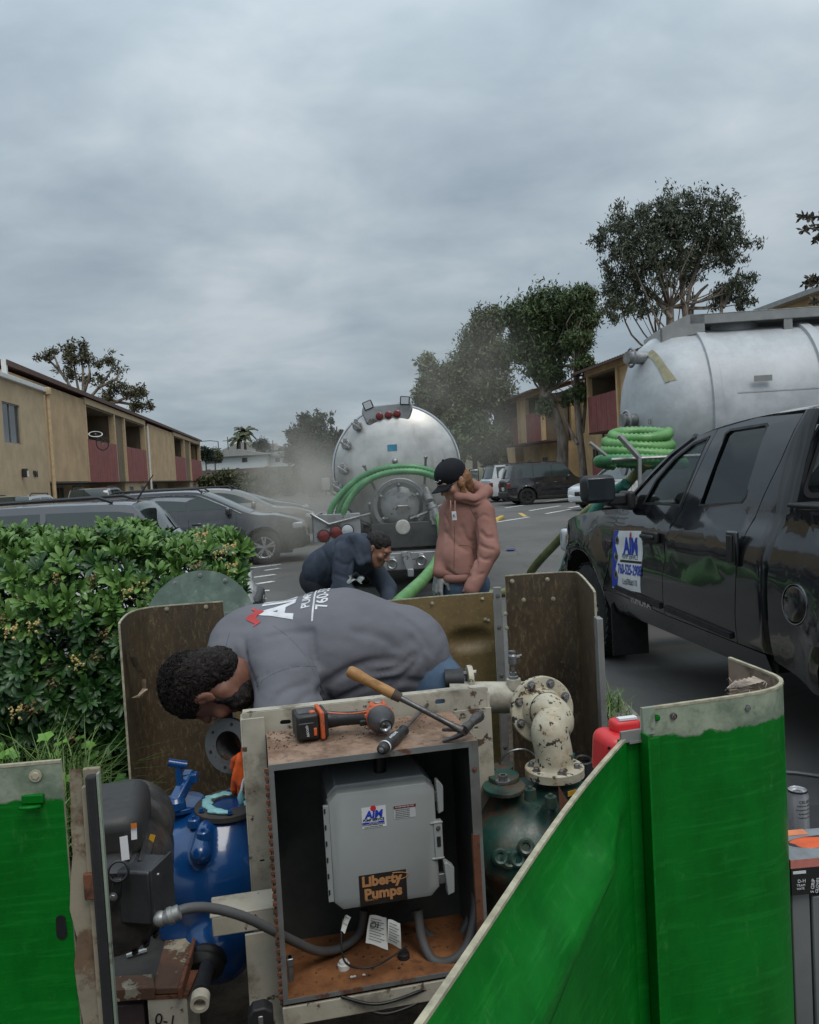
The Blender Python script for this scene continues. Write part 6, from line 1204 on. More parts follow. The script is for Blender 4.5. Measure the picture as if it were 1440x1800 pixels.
angle_iron('bottom_rail', (-.004, .0, .305), (.66, .008, .355)); angle_iron('bottom_flange', (.0, .008, .347), (.66, .25, .353), MRUST); angle_iron('cross_rail', (.645, .30, .50), (1.15, .31, .56))
# electrical cabinet
bx = thing('electrical_cabinet', 'open rusty grey metal cabinet with the tools lying on top', 'cabinet', C0, CA)
q = MB(); th = .004
MB().b2((0, .0, BZ1-th), (BW, BD, BZ1)).obj('top_plate', MRTOP, bx); MB().b2((0, 0, BZ0), (BW, BD, BZ0+th)).obj('bottom_plate', MRFL, bx); MB().b2((0, .001, BZ0+th), (th, BD, BZ1-th)).obj('side_plate', MBOXG, bx); MB().b2((BW-th, .001, BZ0+th), (BW, BD, BZ1-th)).obj('side_plate', MBOXG, bx); MB().b2((th, BD-th, BZ0+th), (BW-th, BD, BZ1-th)).obj('back_plate', MBIN, bx)
MB().b2((th+.001, .012, BZ0+th+.001), (th+.003, BD-th-.001, BZ1-th-.001)).obj('inner_side', MBIN, bx); MB().b2((BW-th-.003, .012, BZ0+th+.001), (BW-th-.001, BD-th-.001, BZ1-th-.001)).obj('inner_side', MBIN, bx); MB().b2((th+.004, .012, BZ1-th-.003), (BW-th-.004, BD-th-.001, BZ1-th-.001)).obj('inner_top', MBIN, bx)
fw = .024
panel('front_flange', [(-.001, BZ0-.001), (BW+.001, BZ0-.001), (BW+.001, BZ1+.001), (-.001, BZ1+.001)], lambda x, z_, d_: Vector((x, -.002+d_, z_)), MBOXG, bx, holes=[[(.012, BZ0+.01), (BW-fw, BZ0+.01), (BW-fw, BZ1-.014), (.012, BZ1-.014)]], step=.06, thick=.003)
MB().b2((BW-fw-.002, -.003, BZ0), (BW-fw+.016, .012, .72)).obj('rusty_lip', MRUST, bx)
hexbolt(bx, (BW-.012, -.003, .89), (0, -1, 0), .004, .003, MRUST); MB().b2((.014, .0, .455), (.03, .02, .475)).obj('catch', MSTEEL, bx, bev=.002); MB().box((.022, .012, .445), (.012, .02, .06)).obj('catch', MSTEEL, bx, bev=.002)
hg_ = MB(); k = BZ1-.01
while k > BZ0+.01: hg_.box((-.006, -.003, k), (.010, .008, .0105)); k -= .0195
hg_.obj('hinge_knuckles', MRUST, bx, bev=.001); MB().cyl((-.006, -.002, BZ0), (-.006, -.002, BZ1-.01), .0022, n=6).obj('hinge_pin', MBOLT, bx)
for x, z, s_ in ((.10, .003, 0), (.26, .003, 1)): MB().lathe([(0, .016), (.012, .016), (.014, .012), (.02, .011)], (x+.06, .10, BZ0+th), (0, 0, 1), 18).obj('grommet', MWHT if not s_ else MPLAST, bx)
# clods, flakes and leaf litter on the cabinet floor and top
lt_ = MB(); rg_ = random.Random(6)
for k in range(70):
    r_ = rg_.uniform(.001, .005); lt_.sph((rg_.uniform(.02, BW-.03), rg_.uniform(.01, .24), BZ0+th+r_*.5), (r_, r_*rg_.uniform(.5, 1.2), r_*.6), 5, 3)
for k in range(230):
    r_ = rg_.uniform(.0008, .0032); x = rg_.choice((rg_.gauss(.33, .06), rg_.gauss(.04, .03), rg_.uniform(.0, BW))); lt_.sph((min(BW-.01, max(.005, x)), rg_.uniform(.12, .265), BZ1+r_*.4), (r_, r_*rg_.uniform(.6, 1.6), r_*.5), 5, 3)
lt_.obj('crumbs', flat('crumb', (.09, .055, .03), .95, var=.6, sc=80), bx, kind='stuff')
MSHELL = flat('shell_white', (.6, .58, .55), .7)
for (px_, py_) in ((618, 1722), (641, 1745), (624, 1736)): v = CL(px_, py_, .06); MB().sph((v.x, .05, BZ0+.008), (.005, .004, .003), 7, 5).obj('paint_flake', MSHELL, bx)
# plastic control box
MPG = flat('enclosure_grey', (.30, .315, .31), .42, var=.05, sc=4, bump=.05); MPGD = flat('enclosure_dark', (.17, .18, .18), .5, var=.05); MLBL = flat('label_black', (.02, .015, .012), .5); MGOLD = flat('label_gold', (.42, .20, .085), .5, var=.08)
cbx = thing('control_box', 'light grey plastic control box with stickers mounted in the open cabinet', 'control box', C0, CA)
yf = .045
tl, tr_, bl, br_ = CL(573, 1388, yf), CL(768, 1380, yf), CL(586, 1598, yf), CL(778, 1608, yf); X0, X1, Z0, Z1 = tl.x, tr_.x+.0, bl.z-.014, tl.z-.014
X0 = (tl.x+bl.x)/2; X1 = (tr_.x+br_.x)/2; ch_ = .022
oct_ = lambda d: [(X0+ch_+d, Z0+d), (X1-ch_-d, Z0+d), (X1-d, Z0+ch_+d), (X1-d, Z1-ch_-d), (X1-ch_-d, Z1-d), (X0+ch_+d, Z1-d), (X0+d, Z1-ch_-d), (X0+d, Z0+ch_+d)]
ld = MB(); o1, o2, o3_ = oct_(0), oct_(.004), oct_(.018)
vs = [(a, yf+.03, b) for a, b in o1]+[(a, yf+.008, b) for a, b in o2]+[(a, yf, b) for a, b in o3_]; fs = [tuple(range(7, -1, -1))]+[(i, (i+1) % 8, 8+(i+1) % 8, 8+i) for i in range(8)]+[(8+i, 8+(i+1) % 8, 16+(i+1) % 8, 16+i) for i in range(8)]+[tuple(range(16, 24))]
lid_ = ld.add(vs, fs).obj('lid', MPG, cbx, bev=.0025, seg=3)
MB().prism([(a, b+.012) for a, b in oct_(.004)], yf+.034, BD-.02).obj('case', MPG, cbx, bev=.003); MB().prism(oct_(.01), yf+.028, yf+.036).obj('gasket', MPLAST, cbx)
h_ = MB(); h_.b2((X0-.010, yf+.004, Z0+.03), (X0+.004, yf+.014, Z1-.03)); h_.obj('hinge_flange', MPG, cbx, bev=.001)
for k in range(6): MB().b2((X0-.0085, yf+.002, Z0+.05+k*.042), (X0-.0045, yf+.0045, Z0+.062+k*.042)).obj('hinge_slot', MPLAST, cbx)
for zc__, op in ((Z1-.045, 0), (Z0+.045, 1)):
    q = MB(); q.prism([(X1+.002+.014*op, zc__-.042), (X1+.016+.018*op, zc__-.036), (X1+.018+.018*op, zc__+.03), (X1+.006+.012*op, zc__+.046), (X1+.0+.010*op, zc__+.044)], yf-.002, yf+.024); lt2 = q.obj('latch', MPG, cbx, bev=.002); MB().b2((X1-.004, yf+.006, zc__-.012), (X1+.014, yf+.02, zc__+.014)).obj('latch_link', MSTEEL, lt2, bev=.001)
q = MB(); q.b2((X1-.012, yf-.001, (Z0+Z1)/2-.052), (X1+.010, yf+.018, (Z0+Z1)/2+.048)); q.b2((X1-.022, yf-.002, (Z0+Z1)/2+.042), (X1+.012, yf+.004, (Z0+Z1)/2+.047)); q.b2((X1-.022, yf-.002, (Z0+Z1)/2-.052), (X1+.012, yf+.004, (Z0+Z1)/2-.047)); hs = q.obj('hasp', MPG, cbx, bev=.0015); hexbolt(hs, (X1-.001, yf-.0012, (Z0+Z1)/2+.03), (0, -1, 0), .004, .003, MSTEEL); MB().box((X1-.001, yf-.0018, (Z0+Z1)/2-.005), (.010, .002, .026)).obj('hasp_slot', MPLAST, hs)
def stick(px0, py0, px1, py1, mt, nm='sticker', y=None, par=cbx):
    y = yf-.0006 if y is None else y; a = CL(px0, py0, y); b = CL(px1, py0, y); c_ = CL(px1, py1, y); d_ = CL(px0, py1, y); z1_, z0_ = (a.z+b.z)/2, (c_.z+d_.z)/2
    return MB().b2((a.x, y-.0004, z0_), (b.x, y+.0004, z1_)).obj(nm, mt, par), (a.x+b.x)/2, (z0_+z1_)/2, b.x-a.x, z1_-z0_
MX = lambda x, z, y: Matrix(((1, 0, 0, x), (0, 0, -1, y), (0, 1, 0, z), (0, 0, 0, 1)))
def ct(txt, px_, py_, size, mt, par, y=None, **k):
    y = yf-.0018 if y is None else y; v = CL(px_, py_, y); return text_mesh(txt, size, mt, 'lettering', par, MX(v.x, v.z, y), .0003, **k)
s_, *_ = stick(630, 1534, 714, 1588, MLBL); ct('Liberty', 671, 1547, .036, MGOLD, s_, bold=.0016, sx=1.0); ct('Pumps', 674, 1569, .036, MGOLD, s_, bold=.0016, sx=1.02); ct('BERGEN, NY', 654, 1582, .006, MGOLD, s_)
q = MB(); v0 = CL(690, 1540, yf-.0015); arc_ = [(v0.x+.042*math.cos(R(a)), yf-.0015, v0.z-.002+.010*math.sin(R(a))) for a in range(-150, 95, 12)]; q.tube(arc_, .0011, 4); q.obj('swoosh', MGOLD, s_)
s_, *_ = stick(635, 1418, 678, 1455, MWHP); ct('AIM', 657, 1432, .026, MBLUE, s_, bold=.0012, shear=.15); ct('PUMP SERVICE', 657, 1441, .0085, MBLKP, s_, bold=.0002); stick(637, 1444.5, 676, 1447.5, MBLUE, 'blue_band', yf-.0016, s_); ct('760.525.2908', 657, 1446, .0045, MWHP, s_, y=yf-.0026); ct('WWW.AIMPUMPSERVICE.COM', 657, 1449.5, .0042, MBLKP, s_); ct('SALES MAINTENANCE REPAIR', 657, 1453, .0036, MBLKP, s_)
v = CL(656, 1421, yf-.001); MB().lathe([(0, .0075), (.0006, .0075)], (v.x, yf-.0008, v.z), (0, -1, 0), 20).obj('logo_disc', MREDP, s_)
s_, *_ = stick(692, 1415, 730, 1438, flat('label_grey', (.46, .47, .47), .5, var=.02)); stick(692, 1415, 731, 1420, flat('label_maroon', (.16, .02, .03), .5), 'red_band', yf-.0016, s_); ct('DANGER HIGH VOLTAGE', 711, 1417.5, .0042, MWHP, s_, y=yf-.0026)
for k in range(5): ct('disconnect all power before', 708, 1423+k*3.2, .0033, MBLKP, s_)
# cables and conduit inside
MCOND = flat('grey_conduit', (.085, .085, .085), .6, var=.15, bump=.3, bs=40); MWIRE = flat('black_wire', (.010, .010, .010), .45, bump=0)
def cab(name, label, pts, r, mt, cat='cable', n=10, rf=None, gp=None): o = MB().tube([CM @ Vector(p) for p in pts], r, n, sub=8).obj(name, mt, None, ang=80); return tag(o, label, cat, gp)
cp_ = lambda px_, py_, y: tuple(CL(px_, py_, y))
cab('conduit', 'grey flexible conduit running from the motor junction box into the cabinet', [cp_(292, 1612, -.12), cp_(330, 1597, -.10), cp_(375, 1597, -.07), cp_(430, 1612, -.04), cp_(480, 1636, .0), cp_(520, 1656, .06), cp_(560, 1672, .12), cp_(600, 1666, .16), cp_(632, 1640, .19), cp_(640, 1600, .20)], .0115, MCOND, 'conduit')
cab('conduit', 'black flexible conduit curling up at the right inside the cabinet', [cp_(735, 1600, .12), cp_(742, 1650, .10), cp_(762, 1688, .07), cp_(795, 1688, .05), cp_(822, 1660, .05), cp_(836, 1600, .08), cp_(834, 1540, .16)], .0125, MCOND, 'conduit')
cab('conduit', 'short grey conduit elbow behind the tags inside the cabinet', [cp_(728, 1600, .2), cp_(750, 1640, .19), cp_(790, 1655, .18), cp_(812, 1640, .18), cp_(830, 1600, .19)], .011, MCOND, 'conduit')
cab('wire', 'thin black wire looping under the grey control box', [cp_(603, 1615, .08), cp_(600, 1650, .05), cp_(606, 1690, .03), cp_(632, 1702, .03), cp_(662, 1697, .03), cp_(695, 1678, .03), cp_(715, 1663, .05)], .0026, MWIRE)
cab('pipe', 'short black pipe with red collar above the control box', [cp_(668, 1320, .14), cp_(668, 1345, .14), cp_(668, 1372, .14)], .016, MWIRE, 'pipe'); MB().at(CM).lathe([(0, .0175), (.02, .0175)], (CL(668, 1330, .14).x, .14, .925), (0, 0, 1), 20).obj('collar', flat('dark_red', (.16, .012, .01), .5), bpy.data.objects['pipe'])
MPAP = flat('paper', (.55, .55, .52), .8, var=.05, bump=0)
def papertag(label, quad, bend, lines, big=None, y=.02):
    a, b, c_, d_ = [Vector(CL(*q_, y)) for q_ in quad]; q = MB()
    def f(u, v): p = (a.lerp(b, u)).lerp(d_.lerp(c_, u), v); return p+Vector((0, bend*math.sin(v*3.1)+.004*math.sin(u*5), 0))
    o = tag(q.grid(f, 6, 8).obj('paper_tag', MPAP, None, ang=180), label, 'tag', 'paper tags hanging in the cabinet'); o.location = C0; o.rotation_euler = (0, 0, CA)
    for k in range(lines): v = .12+.8*k/lines; p0_, p1_ = f(.12, v)-Vector((0, .0012, 0)), f(.85 if k % 2 else .7, v)-Vector((0, .0012, 0)); MB().add([p0_, p1_, p1_+Vector((0, 0, -.0015)), p0_+Vector((0, 0, -.0015))], [(0, 1, 2, 3)]).obj('print', MBLKP, o, fixn=False)
    if big: p = f(.5, .35)-Vector((0, .0022, 0)); text_mesh(big, .022, MBLKP, 'lettering', o, Matrix.Translation(p) @ Matrix(((1, 0, 0, 0), (0, 0, -1, 0), (0, 1, 0, 0), (0, 0, 0, 1))) @ Matrix.Rotation(-.25, 4, 'Z'), .0002)
    return o
papertag('largest paper tag handwritten OFF under the control box', ((650, 1609), (679, 1612), (682, 1669), (643, 1658)), .006, 9, 'OFF'); papertag('smaller printed paper tag right of the OFF tag', ((682, 1616), (703, 1622), (705, 1667), (680, 1657)), -.004, 7); papertag('narrow folded white tag left of the OFF tag', ((607, 1609), (617, 1611), (606, 1640), (599, 1637)), .004, 2)
cab('wire', 'black cables lying below the cabinet', [cp_(600, 1752, -.0), cp_(650, 1765, -.01), cp_(690, 1760, -.01), cp_(740, 1742, .0), cp_(800, 1720, .05)], .004, MWIRE); cab('wire', 'lower black cable dipping below the cabinet flange', [cp_(620, 1762, .02), cp_(670, 1782, .0), cp_(720, 1770, .0), cp_(760, 1748, .02)], .0045, MWIRE)
# black moulded corner socket and cream post with pencilled marks
v = CL(458, 1778, -.02); so_ = thing('black_socket', 'black moulded plastic clip at the foot of the cream upright', 'clip', CM @ Vector((v.x, -.03, v.z))); so_.rotation_euler = (0, 0, CA); q = MB(); q.prism([(-.03, -.03), (.03, -.03), (.03, .012), (.012, .026), (-.018, .024), (-.03, .006)], -.02, .02); q.obj('body', MPLAST, so_, bev=.005, seg=3); MB().box((.0, -.022, -.005), (.012, .004, .028)).obj('notch', MSTEEL, so_, bev=.003)
# ================================================================ MOTOR, PUMPS, PIPES
MMOT = worn('motor_black', (.012, .012, .013), (.06, .055, .05), .62, 10, .5, edge=.15, dirt=(.12, .10, .08), dirt_amt=.35); MMOTD = worn('motor_dusty', (.026, .025, .025), (.10, .088, .075), .55, 6, .6, edge=.25, dirt=(.17, .15, .12), dirt_amt=.5)
MBL = NT('blue_enamel'); _n = MBL.noise(5, 4); MBL.bump(MBL.noise(60, 3), .15, .002); MBL = MBL.done(MBL.mix(MBL.ramp(_n, .3, .7), (.003, .040, .145), (.005, .058, .20)), .22, coat=.5)
mt = thing('electric_motor', 'black electric motor with junction box beside the blue pump', 'motor', P(215, 1640, 1.95)); B = Vector(mt.location)
def pl(px_, py_, d, o=B): return P(px_, py_, d)-o
ax = (P(250, 1500, 2.25)-P(190, 1590, 1.70)).normalized(); ax.z = 0; ax.normalize()
c0 = pl(212, 1548, 1.92)
MB().lathe([(-.16, .02), (-.155, .09), (-.13, .108), (-.03, .112), (.02, .114), (.10, .114), (.17, .11), (.19, .09), (.20, .04)], c0, ax, 40).obj('body', MMOT, mt, ang=35)
q = MB(); sd = Vector((ax.y, -ax.x, 0))
for k in range(11):
    a = R(-70+k*14); q.box(c0-ax*.055+(sd*math.cos(a)+Vector((0, 0, math.sin(a))))*.115, (.008, .15, .012), rz=math.atan2(-ax.x, ax.y)*1, ry=-a)
q.obj('cooling_fins', MMOT, mt, bev=.001)
q = MB(); tb = c0+Vector((0, 0, .135))-sd*.01+ax*.03; q.box(tb, (.15, .26, .11), rz=math.atan2(-ax.x, ax.y)); q.obj('terminal_cover', MMOTD, mt, bev=.035, seg=4)
MB().lathe([(-.07, .085), (-.06, .11), (.06, .11), (.07, .08)], c0+ax*.19+Vector((0, 0, .045)), ax, 36).obj('bell_housing', MMOTD, mt, bev=.01, seg=3)
q = MB(); jb = pl(254, 1562, 1.80); q.box(jb, (.078, .085, .118), rz=R(-12)); j = q.obj('junction_box', flat('box_black', (.026, .027, .029), .45, var=.15, sc=20), mt, bev=.006, seg=2); MB().box(jb+Vector((.041, -.004, 0)), (.006, .092, .125), rz=R(-12)).obj('box_lid', flat('box_black', (0, 0, 0)), j, bev=.002)
for dz in (.052, -.052): hexbolt(j, jb+Vector((.046, -.045, dz)), (1, -.2, 0), .003, .003, MSTEEL, False)
eg = pl(208, 1532, 1.74); MB().lathe([(-.004, .020), (0, .0235), (.004, .020), (0, .0175), (-.004, .020)], eg, (.25, -1, .35), 26, cap0=False, cap1=False).obj('lifting_eye', MMOT, mt); MB().prism([(eg.x-.022, eg.z-.062), (eg.x+.0, eg.z-.062), (eg.x+.008, eg.z-.014), (eg.x-.012, eg.z-.014)], eg.y-.006, eg.y+.006).obj('eye_stem', MMOT, mt, bev=.003); hexbolt(mt, eg+Vector((-.011, -.008, -.05)), (0, -1, 0), .006, .004, MSTEEL)
def decal(x0, y0, x1, y1, d, mt_, w, par, nm='decal', tilt=None):
    a = P(x0, y0, d)-B; b = P(x1, y1, d)-B; v = b-a; v.normalize(); sd_ = v.cross((P(x0, y0, d)-CP).normalized()).normalized()*w/2; return MB().add([a-sd_, a+sd_, b+sd_, b-sd_], [(0, 1, 2, 3)]).obj(nm, mt_, par, fixn=False)
decal(217, 1470, 221, 1512, 1.735, MWHP, .016, mt, 'white_label'); decal(235, 1447, 236, 1476, 1.80, MWHP, .012, mt, 'warning_label'); decal(235, 1447, 235.5, 1456, 1.795, flat('orange_print', (.55, .16, .02), .5), .0122, mt, 'warning_band'); decal(269, 1467, 262, 1490, 1.93, flat('yellow_print', (.60, .33, .03), .5), .013, mt, 'yellow_label')
q = MB(); f0 = pl(297, 1611, 1.76); q.lathe([(-.012, .012), (0, .0185), (.008, .0185), (.01, .016), (.022, .016), (.024, .013)], f0, (.9, .25, .25), 16); q.sph(f0+Vector((-.018, 0, -.004)), .0165, 12, 8); q.obj('conduit_fitting', MALU, mt, ang=25)
# base plate, rusty tray and post
MDK = worn('dirty_plate', (.035, .032, .030), (.09, .07, .05), .6, 14, .85, dirt=(.10, .08, .06), dirt_amt=.4); MRT = worn('flaking_rust', (.13, .062, .035), (.42, .36, .26), .54, 12, .85, edge=.03, dirt=(.05, .03, .02), dirt_amt=.7, bump=1.)
bp = thing('base_plate', 'dirty steel base plate with flaking cream edge under the motor', 'base plate', (0, 0, 0)); zb_ = .42
def poly_at(nm, pxs, z, th, mt_, par, bev=.002): pts = [G(x, y, z) for x, y in pxs]; return MB().prism([(p.x, p.y) for p in pts], z-th, z, 'XY').obj(nm, mt_, par, bev=bev)
poly_at('plate', ((150, 1740), (313, 1735), (372, 1610), (395, 1560), (340, 1545), (150, 1560)), .40, .012, MDK, bp)
poly_at('edge_lip', ((192, 1742), (272, 1736), (270, 1712), (192, 1716)), .41, .03, MRT, bp)
poly_at('rusty_tray', ((268, 1738), (313, 1736), (352, 1612), (300, 1614)), .405, .016, MRT, bp); poly_at('tray_lip', ((312, 1738), (320, 1735), (356, 1612), (350, 1612)), .418, .03, MRUST, bp)
v = G(200, 1770, .33); MB().b2((v.x-.02, v.y-.02, .18), (v.x+.085, v.y+.1, .345)).obj('channel', flat('maroon_steel', (.07, .04, .04), .7, var=.3), bp, bev=.003)
a = G(258, 1742, .40); b = G(330, 1738, .40); ps = thing('cream_post', 'short cream steel post with pencilled marks below the rusty tray', 'post', (a.x, a.y, 0)); MB().b2((0, 0, 0), (b.x-a.x-.014, .006, .385)).obj('face', MCREAM, ps, bev=.001); MB().b2((b.x-a.x-.014, .0, 0), (b.x-a.x-.004, .10, .385)).obj('side', MCREAM, ps, bev=.001); MB().b2((-.002, -.003, .378), (b.x-a.x, .10, .386)).obj('rust_cap', MRUST, ps)
tm_ = Matrix.Translation((.042, -.0015, .322)) @ Matrix(((1, 0, 0, 0), (0, 0, -1, 0), (0, 1, 0, 0), (0, 0, 0, 1))) @ Matrix.Rotation(-.2, 4, 'Z'); text_mesh('0-1', .042, MBLKP, 'pencil_mark', ps, tm_, .0004)
# blue pump
bp_ = thing('blue_pump', 'glossy blue cast pump with an open flange smeared with pale sealant', 'pump', P(375, 1640, 2.35)); B2 = Vector(bp_.location)
pb = lambda x, y, d: P(x, y, d)-B2
prims = [('e', tuple(pb(366, 1528, 2.40)), (.205, .17, .165), None, .01), ('c', tuple(pb(395, 1490, 2.40)), tuple(pb(402, 1425, 2.42)), .115, .092, .05), ('c', tuple(pb(318, 1520, 2.42)), tuple(pb(318, 1432, 2.46)), .055, .055, .04), ('c', tuple(pb(360, 1455, 2.30)), tuple(pb(352, 1500, 2.24)), .020, .030, .02), ('c', tuple(pb(385, 1660, 2.30)), tuple(pb(385, 1620, 2.38)), .10, .13, .03), ('c', tuple(pb(470, 1510, 2.5)), tuple(pb(380, 1510, 2.4)), .10, .12, .05)]
def flt(p, d):                                                       # flat machined tops
    return np.maximum(d, p[..., 2]-pb(402, 1408, 2.42).z)
organic('casing', prims, .009, MBL, bp_, extra=flt)
def disc(par, nm, x, y, d, r, h, mt_, nrm=(0, -.05, 1), ob=None, n=36, rin=0):
    c = P(x, y, d)-(ob if ob is not None else B2); nrm = Vector(nrm).normalized()
    pr = [(-h/2, rin or .0005), (-h/2, r*.98), (-h/2+.002, r), (h/2-.002, r), (h/2, r*.98), (h/2, rin or .0005)]
    if rin: pr.append((-h/2, rin))
    return MB().lathe(pr, c, nrm, n, cap0=False, cap1=False).obj(nm, mt_, par, ang=30), c
fl1, c1 = disc(bp_, 'flange', 402, 1416, 2.40, .098, .018, MDK, rin=.048, n=48)
disc(bp_, 'bore', 402, 1424, 2.40, .05, .002, flat('bore_dark', (.003, .003, .004), .9))
MSEAL = flat('pale_sealant', (.22, .45, .46), .45, var=.15, sc=40, bump=.6, bs=90)
prims = []; rg_ = random.Random(12)
for k in range(26):
    a = R(-20+k*12) ; 
    if 7 < k < 10: continue
    rr_ = rg_.uniform(.058, .082); prims.append(('e', (c1.x+rr_*math.cos(a), c1.y+rr_*math.sin(a), c1.z+.011), (rg_.uniform(.010, .018), rg_.uniform(.008, .016), rg_.uniform(.0035, .006)), None, .008))
organic('sealant', prims, .0028, MSEAL, fl1)
for a in (30, 100, 160, 220, 285, 335): hexbolt(fl1, (c1.x+.085*math.cos(R(a)), c1.y+.085*math.sin(R(a)), c1.z+.010), (0, 0, 1), .006, .008, MBL)
fl2, c2 = disc(bp_, 'priming_cover', 320, 1412, 2.43, .066, .014, MBL)
q = MB(); q.b2((c2.x-.09, c2.y-.055, c2.z-.012), (c2.x-.03, c2.y+.0, c2.z-.004)); q.obj('plate_base', MBL, bp_, bev=.002); q = MB(); q.b2((c2.x-.083, c2.y-.048, c2.z-.004), (c2.x-.040, c2.y-.012, c2.z-.002)); nm_ = q.obj('name_plate', MBLKP, bp_); text_mesh('GR', .022, MALU, 'lettering', nm_, Matrix.Translation((c2.x-.061, c2.y-.03, c2.z-.0015)), .0004)
q = MB(); q.box(c2+Vector((.005, -.0, .045)), (.034, .115, .034), rx=.55, rz=-.3); q.box(c2+Vector((.02, .03, .065)), (.05, .03, .03)); q.obj('clamp_bar', MBL, bp_, bev=.006, seg=3); MB().lathe([(0, .03), (.02, .028), (.03, .02)], c2+Vector((-.005, -.045, .006)), (0, 0, 1), 20).obj('clamp_boss', MBL, bp_, ang=25)
q = MB(); q.cyl(c2+Vector((-.002, .0, .05)), c2+Vector((-.004, .0, .115)), .012, .010, 14); q.tube([c2+Vector((-.03, -.008, .128)), c2+Vector((0, .0, .118)), c2+Vector((.02, .006, .112))], .012, 12); q.obj('t_handle', MBL, bp_)
for x, y, d in ((341, 1440, 2.32), (357, 1462, 2.26), (392, 1398, 2.55), (405, 1393, 2.58)): p = pb(x, y, d); MB().lathe([(-.02, .02), (0, .018), (.003, .015)], p, (0, 0, 1), 18).obj('lug', MBL, bp_, ang=30); hexbolt(bp_, p+Vector((0, 0, .003)), (0, 0, 1), .006, .006, MBL)
MB().lathe([(-.01, .155), (0, .165), (.02, .165), (.03, .155)], pb(380, 1590, 2.30), (.1, -1, .1), 48).obj('volute_ring', MBL, bp_, ang=30)
q = MB(); q.lathe([(0, .048), (.01, .052), (.02, .047), (.03, .050), (.045, .042), (.05, .036)], pb(368, 1680, 2.22), (-.1, -1, -.35), 30); q.cyl(pb(364, 1700, 2.12), pb(352, 1745, 1.96), .019, .018, 20); q.obj('rubber_coupling', MBLKP, bp_, ang=30); MB().lathe([(0, .017), (0, .022), (.028, .022), (.028, .014), (.002, .013)], pb(353, 1751, 1.93), (.15, -1, -.1), 24, cap0=False).obj('pipe_end', MCREAM, bp_, ang=30)
MB().box(pb(407, 1390, 2.50), (.018, .002, .006), rx=-.8).obj('yellow_label', flat('yellow_print', (0, 0, 0)), bp_)
# grey flange ring by the man's face
fr_ = thing('pipe_flange', 'grey pipe flange with a dark bore facing the bent man', 'flange', P(404, 1310, 2.50)); MB().lathe([(-.008, .0445), (-.008, .083), (.008, .083), (.008, .0445), (.05, .0445), (.06, .052), (.20, .052)], (0, 0, 0), (.35, 1, -.12), 44, cap0=False, cap1=False).obj('ring', worn('flange_grey', (.13, .135, .14), (.16, .08, .05), .6, 20, .55, metal=.4), fr_, ang=30); MB().lathe([(.1, .001), (.1, .044)], (0, 0, 0), (.35, 1, -.12), 24, cap0=False, cap1=False).obj('bore', MRUST, fr_)
for a in (30, 100, 160, 215, 280): d_ = Vector((.35, 1, -.12)).normalized(); u_ = d_.cross(Vector((0, 0, 1))).normalized(); w_ = d_.cross(u_); hexbolt(fr_, (u_*math.cos(R(a))+w_*math.sin(R(a)))*.066-d_*.0085, -d_, .005, .001, MBLKP, False, 'bolt_hole')
# green pump with cream pipework
MGP = worn('pump_green', (.012, .062, .048), (.10, .052, .030), .50, 7, .42, edge=.12, dirt=(.12, .075, .05), dirt_amt=.8, bump=.5)
gp = thing('green_pump', 'grimy dark green pump under a chipped cream pipe elbow', 'pump', P(935, 1560, 2.4)); B3 = Vector(gp.location); pg = lambda x, y, d: P(x, y, d)-B3
prims = [('e', tuple(pg(915, 1460, 2.42)), (.135, .15, .125), None, .01), ('c', tuple(pg(985, 1440, 2.46)), tuple(pg(980, 1385, 2.46)), .105, .095, .05), ('c', tuple(pg(886, 1400, 2.45)), tuple(pg(890, 1420, 2.45)), .065, .07, .04), ('c', tuple(pg(968, 1425, 2.30)), tuple(pg(970, 1490, 2.30)), .028, .034, .02), ('c', tuple(pg(890, 1500, 2.34)), tuple(pg(990, 1505, 2.34)), .10, .10, .05), ('c', tuple(pg(900, 1560, 2.4)), tuple(pg(1000, 1560, 2.4)), .10, .10, .06)]
organic('casing', prims, .009, MGP, gp, extra=lambda p, d: np.maximum(d+.003*fbm(p, 30, 2), p[..., 2]-pg(975, 1368, 2.46).z))
for k, (x, y, d, r, h) in enumerate(((886, 1368, 2.40, .045, .02), (884, 1352, 2.52, .032, .02))): disc(gp, 'cap', x, y, d, r, h, MGP, ob=B3)
d_, cc_ = disc(gp, 'cap_flange', 886, 1384, 2.36, .062, .012, MGP, ob=B3); p = pg(884, 1371, 2.30); MB().lathe([(0, .022), (.006, .022), (.006, .013), (.022, .013), (.022, .009), (.016, .009)], p+Vector((0, -.01, -.004)), (0, 0, 1), 6, cap1=False).obj('square_plug', MSTEEL, gp, ang=25)
for x, y, d in ((932, 1387, 2.30), (968, 1400, 2.27), (1002, 1325, 2.6), (940, 1340, 2.5)): p = pg(x, y, d); MB().lathe([(-.03, .018), (0, .016)], p, (0, 0, 1), 16).obj('lug', MGP, gp); hexbolt(gp, p, (0, 0, 1), .0065, .007, MGP)
rg_ = random.Random(5)
for k in range(9): x = 880+k*15; p = pg(x, 1502+rg_.uniform(-14, 16), 2.24); MB().lathe([(-.02, .022), (0, .024), (.006, .018), (.004, .012), (-.004, .010)], p, (.1*rg_.uniform(-2, 2), -1, .5), 14).obj('casting_boss', MGP, gp, ang=30)
MB().box(pg(1006, 1403, 2.30), (.03, .002, .05), rz=.5).obj('warning_label', MBLKP, gp); MB().box(pg(1006, 1394, 2.297), (.03, .002, .014), rz=.5).obj('warning_band', flat('yellow_print', (0, 0, 0)), gp)
MB().prism([(0, 0), (.05, .0), (.0, .09)], 0, .006).obj('bracket', MRUST, gp).location = pg(985, 1440, 2.22)
